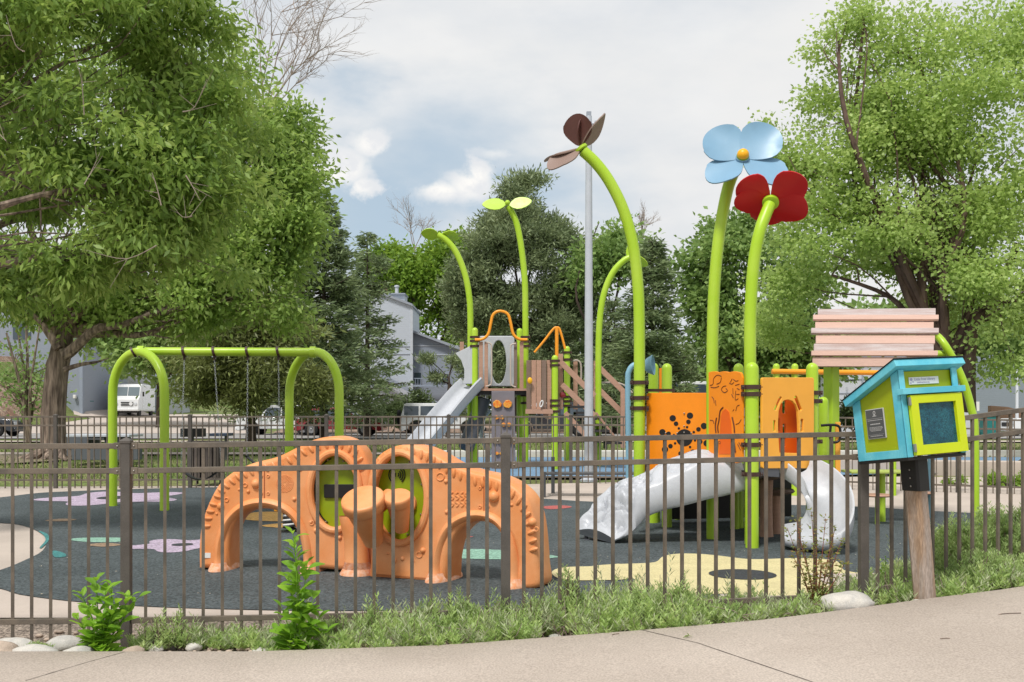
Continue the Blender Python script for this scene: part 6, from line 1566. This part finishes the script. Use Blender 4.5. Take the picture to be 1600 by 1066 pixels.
tree('pine_tree', 'large bushy dark pine rising behind the sprout poles', b_, .35, P(812, 520, 62), [B(815, 310, 62, 42, 38), B(780, 370, 62, 60, 50), B(850, 370, 62, 60, 50), B(750, 420, 62, 42, 45), B(738, 440, 62, 42, 50), B(742, 480, 62, 34, 36), B(915, 470, 62, 40, 60), B(800, 440, 61, 80, 60), B(890, 430, 62, 55, 60), B(762, 500, 62, 48, 60), B(820, 520, 61, 100, 60), B(900, 520, 62, 60, 60), B(768, 570, 62, 44, 50), B(800, 590, 62, 90, 45), B(890, 590, 62, 70, 40), B(850, 300, 62, 22, 18), B(790, 290, 62, 18, 16), B(820, 340, 62, 60, 40), B(800, 390, 61, 70, 45), B(850, 450, 61, 70, 45), B(780, 340, 62, 40, 30)],
     3600, 30, .36, .32, .085, LF_pin, M_barkd, droop=-.3, inner=.3, gate=-.2, gf=.45, nsub=5)
b_ = base(700, 48)
tree('pine_tree', 'young pine with upturned branch tips beside the straight slide', b_, .12, P(702, 600, 48), [B(708, 570, 48, 24, 16), B(690, 592, 48, 20, 12), B(718, 620, 48, 24, 18), B(676, 566, 48, 10, 7), B(705, 632, 48, 26, 10)], 110, 30, .16, .26, .05, LF_pin, M_barkd, droop=-.3, inner=.2, gate=-.3, gf=.8)
def hedge(name, label, blobs, ncl, per, sp_, L_, W_, mt_, base_):
    t = thing(name, label, 'hedge' if 'hedge' in name else 'bush', base_); cl = crown_pts(blobs, ncl, .3, -.4, .8)
    m = MB()
    for c in cl[::12]: m.tube([base_ + (Vector(c[0]) - base_) * .05, Vector(c[0])], [.03, .01], 4, caps=False)
    m.build('stems', M_barkd, t); from_arrays('foliage', foliage(cl, per, sp_, L_, W_, .0), 4, mt_, t)
hedge('hedge', 'low dark green juniper hedge in front of the pale blue house', [B(610, 640, 60, 30, 12, 20), B(650, 636, 60, 32, 16, 20), B(690, 640, 60, 30, 14, 20), B(630, 648, 60, 60, 12, 20)], 260, 36, .3, .28, .09, LF_dark, base(640, 60))
hedge('round_bush', 'round dark bush right of the lime roof column', [B(1345, 650, 46, 26, 22)], 120, 36, .25, .2, .09, LF_dark, base(1345, 46))
hedge('round_bush', 'bright yellow green bush on the concrete behind the far fence at right', [B(1590, 752, 18.6, 32, 20), B(1556, 758, 18.6, 18, 12)], 150, 22, .06, .07, .035, LF_bri, base(1588, 18.6))
hedge('round_bush', 'small pale weed tuft at the foot of the low wall', [B(1500, 752, 18.9, 22, 5)], 40, 16, .04, .05, .025, LF_bri, base(1500, 18.9))
# bare dead branches
def snag(name, label, root, paths, r_, basep, n=5):
    t = thing(name, label, 'tree', basep); m = MB()
    m.tube(cr([basep, Vector(basep).lerp(root, .5) + Vector((.1, 0, 0)), root], 5), [r_ * 3, r_ * 2.8, r_ * 2.6, r_ * 2.4, r_ * 2.2, r_ * 2, r_ * 1.8, r_ * 1.6, r_ * 1.5, r_ * 1.4, r_ * 1.2], 8); m.build('trunk', M_twig, t)
    m = MB()
    def grow(p, d_, L_, r, lv):
        q = p; pts = [p]
        for k in range(4):
            d_ = (d_ + Vector((random.gauss(0, .13), random.gauss(0, .13), random.gauss(.02, .1)))).normalized(); q = q + d_ * L_ / 4; pts.append(q)
            if lv < 3 and k > 0:
                for _ in range(2 if lv < 2 else 1):
                    dd = (d_ + Vector((random.gauss(0, .55), random.gauss(0, .45), random.gauss(.05, .4)))).normalized(); grow(q, dd, L_ * random.uniform(.4, .62), r * .55, lv + 1)
        m.tube(pts, [r, r * .85, r * .7, r * .5, r * .25], 5, caps=False)
    for (px, py) in paths: e = P(px, py, root.y); grow(root, (e - root).normalized(), (e - root).length, r_, 0)
    m.build('branches', M_twig, t)
snag('dead_tree', 'bare leafless branches rising above the left crown into the sky', P(412, 175, 48), [(385, 10), (430, -5), (465, 10), (490, 60), (470, 100), (488, 128), (410, 40)], .04, base(393, 48))
snag('dead_tree', 'bare twiggy crown behind the left sprout pole', P(648, 390, 88), [(632, 348), (645, 342), (658, 352)], .045, base(648, 88))
snag('dead_tree', 'small bare twig top between the brown flower stem and the blue flower', P(1003, 375, 70), [(1005, 340), (1016, 345), (998, 350)], .04, base(1003, 70))

# ------------------------------------------------------------------ planting bed: rocks, ground cover, saplings
def rock(px, py, w, h, dpt, mt_, lab, seed, grp='pale river rocks at the edge of the path', nm='river_rock'):
    d = 5.0
    q = G(px, py)
    for _ in range(6):
        xx = (px - CX) / F * q.y; e_ = interp(xx, EDGE); ye = HY + (CAMZ - pathz(xx)) * F / e_
        q.y = e_ + .03 + max(0, ye - py) * .011
    q.x = (px - CX) / F * q.y; q.z = H(q.x, q.y)
    m = MB(); bm = bmesh.new(); bmesh.ops.create_icosphere(bm, subdivisions=3, radius=1)
    k = q.y / F
    rz_ = random.uniform(-.4, .4); c, s_ = math.cos(rz_), math.sin(rz_)
    vs = []
    for v in bm.verts:
        n_ = 1 + .22 * noise.noise(v.co * 1.3 + Vector((seed, 0, 0))) + .07 * noise.noise(v.co * 3.5 + Vector((0, seed, 0)))
        p = v.co * n_; p = Vector((p.x * w * k / 2, p.y * dpt / 2, p.z * h * k * .62))
        vs.append(Vector((p.x * c - p.y * s_, p.x * s_ + p.y * c, p.z)) + q + Vector((0, dpt * .4, h * k * .30)))
    m.add(vs, [tuple(v.index for v in f.verts) for f in bm.faces]); bm.free()
    o = m.build(nm, mt_, None, ang=80); tag(o, lab, 'rock', grp); return o
RL = 'pale rounded river rock in the row along the left edge of the path'
k = 0
for px, py, w, h, dp_ in ((-10, 1014, 70, 22, .16), (48, 1017, 76, 16, .14), (118, 1017, 50, 14, .12), (205, 1015, 34, 14, .10), (12, 998, 74, 22, .16), (92, 994, 56, 22, .16), (150, 1000, 40, 16, .12),
                          (240, 1004, 24, 12, .10), (258, 988, 44, 18, .14), (0, 978, 40, 14, .12), (120, 976, 50, 13, .14), (300, 996, 26, 12, .10), (350, 990, 20, 9, .10), (232, 970, 40, 14, .14), (300, 968, 46, 14, .14)):
    rock(px, py, w, h, dp_, M_rock if k % 3 else M_rock2, RL, k * 3.7); k += 1
rock(404, 1016, 26, 14, .08, M_rock, 'small white stone at the path edge right of the leafy sapling', 71, None)
rock(1332, 952, 92, 34, .24, M_rock, 'large smooth whitish boulder left of the wooden post at the path edge', 91, None, 'boulder')
rock(905, 955, 26, 18, .1, M_rock2, 'pinkish broken stone among the ground cover below the grey slide', 33, None)
rock(868, 980, 22, 8, .08, M_rock, 'flat white pebble in the ground cover left of the pinkish stone', 35, None)
rock(1448, 944, 34, 10, .08, M_rock, 'flat grey stone at the foot of the wooden post', 37, None)
rock(945, 975, 24, 9, .08, M_rock, 'flat white pebble at the path edge right of the pinkish stone', 39, None)
rock(1282, 948, 12, 12, .06, M_rock, 'small white pebble left of the large boulder', 41, None)
# driftwood piece
m = MB(); a, b = G(1515, 922), G(1562, 912); a.z += .035; b.z += .035
m.tube(cr([a, a.lerp(b, .35) + Vector((0, .02, .03)), a.lerp(b, .7) + Vector((0, 0, .02)), b], 4), [.018, .03, .035, .03, .034, .028, .03, .024, .026, .02, .015, .012, .008], 8)
tag(m.build('driftwood', mat('grey_driftwood', (.42, .36, .32), .9, var=.4, vscale=20), None), 'grey weathered piece of wood lying at the path edge under the right shrub', 'wood')
# small litter of leaves and twigs on the path
for px, py, w, lab in ((1076, 1001, .03, 'small green leaf scrap on the path below the ground cover'),):
    m = MB(); c = Vector(((px - CX) / F * 5.85, 5.85, 0)); c.z = pathz(c.x) + .006
    C_ = np.array([tuple(c + Vector((random.gauss(0, .01), random.gauss(0, .008), 0))) for _ in range(8)]); o = from_arrays('leaf_scrap', leaves(C_, rng.normal(size=(8, 3)) * np.array([1, 1, .2]) + np.array([0, 0, .15]), .03, .012), 4, LF_bri); tag(o, lab, 'leaf')
def twig(px, py, L_, ang, lab):
    d = 5.5
    for _ in range(20): x = (px - CX) / F * d; d = (CAMZ - pathz(x)) * F / (py - HY)
    c = Vector(((px - CX) / F * d, d, 0)); dv = Vector((math.cos(ang), math.sin(ang), 0)) * L_ / 2; pts = [c - dv, c + Vector((0, .008, 0)), c + dv]
    for p in pts: p.z = pathz(p.x) + .004
    m = MB(); m.tube(cr(pts, 3), .0025, 5); tag(m.build('fallen_twig', M_bark, None), lab, 'twig')
twig(1578, 960, .14, .1, 'thin brown twig lying on the path near the right edge')
twig(962, 992, .05, .5, 'tiny twig scrap on the path at the edge of the ground cover')
twig(1477, 999, .05, -.1, 'tiny reddish twig on the path below the wooden post')

LF_gc = leafmat('ground_cover_leaf', (.22, .34, .10), (.37, .51, .17), (.56, .66, .29), .38, 6.0)
LF_shr = leafmat('grey_green_shrub_leaf', (.20, .31, .10), (.34, .46, .17), (.52, .62, .28), .38, 4.0)
LF_sap = leafmat('fresh_sapling_leaf', (.12, .26, .02), (.20, .40, .03), (.33, .55, .06), .42, 6.0)
LF_red = leafmat('red_tipped_leaf', (.14, .20, .04), (.24, .26, .07), (.42, .17, .10), .3, 8.0)
def sprigs(centres, hts, nleaf, L_, W_, lean=.35, jit=.012):
    """upright leafy shoots: base points, heights -> leaf polygons"""
    Cs, Us, Ls = [], [], []
    for (c, h) in zip(centres, hts):
        dr = rng.normal(size=3) * lean; dr[2] = 1; dr = dr / np.linalg.norm(dr); c = np.array(c)
        n_ = max(5, int(nleaf * (.6 + .6 * h / .15)))
        n_ = min(n_, nleaf * 2)
        for i in range(n_):
            s_ = (.25 + .75 * i / n_) * h; an = i * 2.4 + rng.random()
            u = np.array([math.cos(an), math.sin(an), .25 + .8 * (i / n_)]); Cs.append(c + dr * s_ + rng.normal(size=3) * jit * .3); Us.append(u + dr * .4); Ls.append(rng.uniform(.7, 1.15) * (1.1 - .4 * i / n_))
    Ls = np.array(Ls); Cs, Us = np.array(Cs), np.array(Us)
    return leaves(Cs, Us, L_ * Ls, W_ * Ls, rng.normal(size=Cs.shape) * .5 + np.array([0, 0, .8]), .2)
def cover_height(px):
    return interp(px, [(195, .0), (215, .07), (300, .09), (420, .10), (470, .16), (520, .17), (600, .15), (680, .20), (760, .20), (850, .20), (900, .27), (960, .24), (1040, .26), (1100, .18), (1180, .15), (1270, .12), (1300, .1), (1340, .14), (1390, .2), (1440, .16), (1500, .16), (1560, .2), (1650, .22)])
cs, hs = [], []
while len(cs) < 3000:
    x = random.uniform(-2.6, 4.3); e, f = interp(x, EDGE), interp(x, FLINE)
    f2 = f + interp(x, [(-3, .05), (-1, .12), (.2, .35), (2, .5), (4, 1.6)])
    y = random.uniform(e + .02, f2); px = CX + F * x / y
    hm = cover_height(px)
    if hm < .02: continue
    cl_ = .6 * noise.noise(Vector((x * 2.2, y * 2.4, 3))) + .6 * noise.noise(Vector((x * 6.5, y * 6.5, 7)))
    if cl_ < interp(px, [(200, .04), (420, -.06), (700, -.04), (900, -.16), (1180, -.02), (1300, -.04), (1600, -.2)]): continue
    if abs(px - 1446) < 24 and y < 6.86 and random.random() < .85: continue
    if abs(px - 1332) < 40 and y < e + .28 and random.random() < .85: continue
    rim = min(1, (y - e) / .18 + .28)
    h = 1.35 * hm * rim * random.uniform(.4, 1.1) * (.75 + .6 * max(0, cl_))
    if random.random() < .03: h *= 1.5
    cs.append((x, y, H(x, y) - .01)); hs.append(max(.035, h))
A1 = [k_ for k_ in range(len(cs)) if k_ % 3]; A2 = [k_ for k_ in range(len(cs)) if k_ % 3 == 0]
o = from_arrays('ground_cover', sprigs([cs[k_] for k_ in A1], [hs[k_] for k_ in A1], 16, .050, .0145), 4, LF_gc); tag(o, kind='stuff')
o = from_arrays('ground_cover', sprigs([cs[k_] for k_ in A2], [hs[k_] * 1.25 for k_ in A2], 12, .068, .010, .6), 4, leafmat('silvery_cover_leaf', (.26, .32, .17), (.38, .44, .25), (.55, .58, .38), .3, 5.0)); tag(o, kind='stuff')
m = MB()
for (c, h) in list(zip(cs, hs))[::3]:
    if h > .09:
        c = Vector(c); e = c + Vector((random.gauss(0, .35), random.gauss(0, .35), 1)).normalized() * h * .95; m.tube([c + Vector((random.gauss(0, .03), random.gauss(0, .03), 0)), c.lerp(e, .5) + Vector((random.gauss(0, .01), 0, 0)), e], [.003, .0025, .0015], 4, caps=False)
for _ in range(120):
    x = random.uniform(-1.6, 2.2); e, f = interp(x, EDGE), interp(x, FLINE); y = random.uniform(e + .1, f + .2); c = Vector((x, y, H(x, y))); q = c + Vector((random.gauss(0, .12), random.gauss(0, .08), random.uniform(.02, .13))); m.tube([c, c.lerp(q, .5) + Vector((0, 0, .03)), q], [.004, .003, .0015], 4, caps=False)
tag(m.build('dry_stems', mat('dry_stem', (.27, .21, .18), .9), None), kind='stuff')
# gravel between the plants
m = MB()
for _ in range(1500):
    x = random.uniform(-3.2, 4.2); e, f = interp(x, EDGE), interp(x, FLINE); y = random.uniform(e + .01, f + .35); r_ = random.uniform(.008, .022); z = H(x, y)
    n_ = 6; m.ball((x, y, z + r_ * .2), r_, 6, 4, (random.uniform(.8, 1.5), random.uniform(.8, 1.4), .6), Matrix.Rotation(random.random() * 6, 3, 'Z'))
tag(m.build('gravel', M_rock2, None, ang=80), kind='stuff')
# small litter blown onto the rubber
n_ = 260; X = rng.uniform(-5, 6, n_); Y = rng.uniform(7.6, 15, n_); C_ = np.stack([X, Y, np.full(n_, .016)], 1)
o = from_arrays('leaf_litter', leaves(C_, rng.normal(size=C_.shape) * np.array([1, 1, .06]), rng.uniform(.01, .035, n_), .012, np.array([[0, 0, 1.0]]) + rng.normal(size=C_.shape) * .15), 4, leafmat('dry_litter', (.30, .25, .16), (.42, .38, .30), (.55, .52, .45), .0, 2)); tag(o, kind='stuff')
# taller shrubs
def shrub(name, label, mounds, n_, lf, nleaf, L_, W_, cat='shrub', hmul=1.0):
    cx_, cy_ = mounds[0][0], mounds[0][1]; t = thing(name, label, cat, (cx_, cy_, H(cx_, cy_)))
    cs, hs = [], []; m = MB()
    for x0, y0, rx, ry, hh in mounds:
        for _ in range(n_):
            a = random.random() * 6.283; r_ = math.sqrt(random.random()); x, y = x0 + math.cos(a) * r_ * rx, y0 + math.sin(a) * r_ * ry
            top = hh * math.sqrt(max(0.02, 1 - r_ * r_)) * random.uniform(.72, 1.08); sh = min(top, random.uniform(.10, .17)); z = H(x, y)
            for zz in (top - sh, (top - sh) * random.uniform(.2, .8)):
                cs.append((x + (x - x0) * .15, y + (y - y0) * .15, z + max(0, zz))); hs.append(sh)
            if random.random() < .5: m.tube([(x0 + (x - x0) * .3, y0 + (y - y0) * .3, H(x0, y0)), (x0 + (x - x0) * .75, y0 + (y - y0) * .75, z + top * .45), (x + (x - x0) * .12, y + (y - y0) * .12, z + top * .9)], [.007, .005, .002], 4, caps=False)
    m.build('stems', M_bark, t); from_arrays('foliage', sprigs(cs, hs, nleaf, L_, W_, .4), 4, lf, t); return t
def gx_(px, d): return (px - CX) / F * d
shrub('leafy_shrub', 'large grey green shrub between the leaning wooden post and the right edge', [(gx_(1560, 7.7), 7.7, .38, .3, .42), (gx_(1500, 7.5), 7.5, .22, .25, .38), (gx_(1480, 7.7), 7.7, .12, .12, .52), (gx_(1620, 7.6), 7.6, .3, .3, .34), (gx_(1545, 7.9), 7.9, .18, .15, .54), (gx_(1600, 7.25), 7.25, .28, .22, .22), (gx_(1480, 7.15), 7.15, .16, .15, .18), (gx_(1530, 7.2), 7.2, .22, .16, .30), (gx_(1505, 7.5), 7.5, .1, .1, .5), (gx_(1590, 7.75), 7.75, .15, .12, .52)], 190, LF_shr, 15, .046, .0105)
shrub('leafy_shrub', 'open grey green shrub standing up behind the pickets below the textured slide', [(gx_(915, 6.65), 6.65, .17, .13, .36), (gx_(890, 6.6), 6.6, .05, .05, .44), (gx_(960, 6.6), 6.6, .13, .12, .28)], 50, LF_shr, 14, .046, .011)
shrub('leafy_shrub', 'low grey green shrub in front of the fence between the yellow marking and the path', [(gx_(1035, 6.5), 6.5, .24, .16, .27), (gx_(1065, 6.55), 6.55, .07, .06, .36), (gx_(1000, 6.5), 6.5, .07, .06, .35), (gx_(1130, 6.55), 6.55, .2, .12, .2)], 60, LF_shr, 14, .044, .010)
shrub('leafy_shrub', 'sparse upright shrub beside the left fence post with pale twiggy stems', [(gx_(250, 6.2), 6.2, .10, .08, .30), (gx_(285, 6.25), 6.25, .08, .06, .26), (gx_(230, 6.15), 6.15, .08, .07, .17)], 16, LF_shr, 12, .046, .011)
shrub('leafy_shrub', 'small grey green tuft among the river rocks at the left', [(gx_(56, 6.1), 6.1, .07, .05, .08)], 20, LF_shr, 12, .04, .010)
shrub('leafy_shrub', 'low ragged shrub between the right fence post and the leaning post', [(gx_(1385, 7.1), 7.1, .14, .12, .26), (gx_(1410, 6.95), 6.95, .12, .1, .18)], 40, LF_shr, 14, .044, .010)
shrub('leafy_shrub', 'sparse ragged row of grey green shrubs in front of the right climber wall', [(gx_(530, 6.3), 6.3, .09, .08, .22), (gx_(585, 6.35), 6.35, .12, .08, .30), (gx_(665, 6.4), 6.4, .12, .1, .28), (gx_(715, 6.45), 6.45, .09, .08, .34), (gx_(765, 6.4), 6.4, .12, .08, .33), (gx_(830, 6.45), 6.45, .14, .1, .33)], 36, LF_shr, 13, .044, .010)
# broad leaved saplings
def blade(m, c, u, L_, W_, nrm, bend=.25):
    u = Vector(u).normalized(); s_ = u.cross(Vector(nrm)); s_ = s_.normalized() if s_.length > .01 else Vector((1, 0, 0)); nn = s_.cross(u)
    rows = []
    for i in range(7):
        t_ = i / 6; w = W_ / 2 * (math.sin(math.pi * min(1, t_ * .92 + .04)) ** .8) * (1 if t_ < .55 else 1 - (t_ - .55) * .35)
        c_ = Vector(c) + u * L_ * t_ - nn * bend * L_ * t_ * t_
        rows.append([c_ + s_ * w + nn * w * .35, c_ + s_ * w * .5 + nn * w * .1, c_, c_ - s_ * w * .5 + nn * w * .1, c_ - s_ * w + nn * w * .35])
    m.grid(rows)
def sapling(name, label, px, d, stems, dens, Lr):
    b_ = base(px, d); t = thing(name, label, 'sapling', b_); ms, ml = MB(), MB()
    for (tx, ty, dd) in stems:
        e = P(tx, ty, d + dd); q = b_ + Vector((random.gauss(0, .02), random.gauss(0, .02), 0)); mid = q.lerp(e, .5) + Vector((random.gauss(0, .012), 0, 0)); pts = cr([q, mid, e], 8); n_ = len(pts)
        ms.tube(pts, [.005 - .0035 * i / n_ for i in range(n_)], 6)
        Ls = (e - q).length; nl = int(Ls / dens)
        for i in range(nl):
            f_ = (i + .5) / nl; p = pts[min(n_ - 1, int(f_ * n_))]; an = i * 2.35 + random.random() * .6
            u = Vector((math.cos(an), math.sin(an) * .8 - .2, random.uniform(.1, .75) + .5 * f_)); L_ = random.uniform(*Lr) * (1.12 - .5 * f_)
            pst = p + u.normalized() * L_ * .18; ms.tube([p, pst], [.0022, .0016], 4, caps=False)
            blade(ml, pst, u, L_, L_ * random.uniform(.48, .62), (random.gauss(0, .25), random.gauss(-.35, .25), 1), random.uniform(.1, .45))
    ms.build('stem', LF_sap, t); ml.build('leaves', LF_sap, t, ang=70); return t
sapling('sapling', 'short bushy sapling with broad bright leaves among the left river rocks', 160, 6.05, [(150, 905, .0), (165, 925, -.04), (128, 930, .02), (205, 932, .02), (180, 945, -.06), (140, 950, -.05), (120, 965, -.02), (195, 965, -.02), (215, 935, .05), (160, 960, -.08), (175, 915, .03), (150, 975, -.09)], .022, (.065, .125))
sapling('sapling', 'tall slender sapling with broad bright leaves in front of the orange arch', 466, 6.05, [(458, 835, 0), (462, 860, -.02), (450, 900, .03), (490, 935, -.03), (440, 950, .03), (480, 880, .02), (470, 960, -.07), (500, 965, -.03), (430, 985, -.05), (515, 985, -.04), (455, 990, -.09)], .026, (.075, .135))
sapling('sapling', 'small yellow green sapling behind the fence right of the corner post', 1384, 7.2, [(1384, 872, 0), (1392, 885, .02), (1378, 890, 0)], .02, (.03, .06))
# red tipped shrub
b_ = base(1276, 6.75); t = thing('red_tipped_shrub', 'upright shrub with small red tipped leaves in front of the curved slide', 'shrub', b_); ms, cl = MB(), []
for tx, ty in ((1268, 800), (1290, 810), (1245, 815), (1305, 825), (1255, 850), (1300, 860), (1320, 880), (1240, 870), (1275, 840), (1285, 880), (1262, 895), (1230, 825), (1315, 845)):
    e = P(tx, ty, 6.75 + random.uniform(-.08, .08)); mid = b_.lerp(e, .5) + Vector((0, 0, .02)); pts = cr([b_ + Vector((random.gauss(0, .02), random.gauss(0, .02), 0)), mid, e], 7); ms.tube(pts, [.004 - .0025 * i / len(pts) for i in range(len(pts))], 5)
    for i, p in enumerate(pts[3:]):
        for _ in range(6): cl.append((np.array(p) + rng.normal(size=3) * .012, np.array([rng.normal(), rng.normal(), .3])))
ms.build('stem', mat('red_stem', (.22, .06, .04), .7), t)
C_ = np.array([c[0] for c in cl]); U_ = np.array([c[1] for c in cl]); from_arrays('leaves', leaves(C_, U_, rng.uniform(.022, .04, len(C_)), rng.uniform(.010, .017, len(C_))), 4, LF_red, t)
# low weeds in the lawn
n_ = 26000; X = rng.uniform(-16, 18, n_); Y = 20.3 + 22 * rng.random(n_) ** 1.6
ok_ = ~((Y < 25.9) & (X / Y > -.11) & (X / Y < .5)) & ~((Y > 27) & (Y < 28.8))
X, Y = X[ok_], Y[ok_]; Zs = np.array([H(a, b) for a, b in zip(X, Y)]) - .03
C_ = np.stack([X, Y, Zs], 1); o = from_arrays('grass', leaves(C_, rng.normal(size=C_.shape) * np.array([.5, .5, .1]) + np.array([0, 0, 1.0]), rng.uniform(.05, .13, len(C_)), .03), 4, leafmat('grass_blade', (.09, .15, .03), (.14, .20, .05), (.24, .24, .10), .3, .8)); tag(o, kind='stuff')
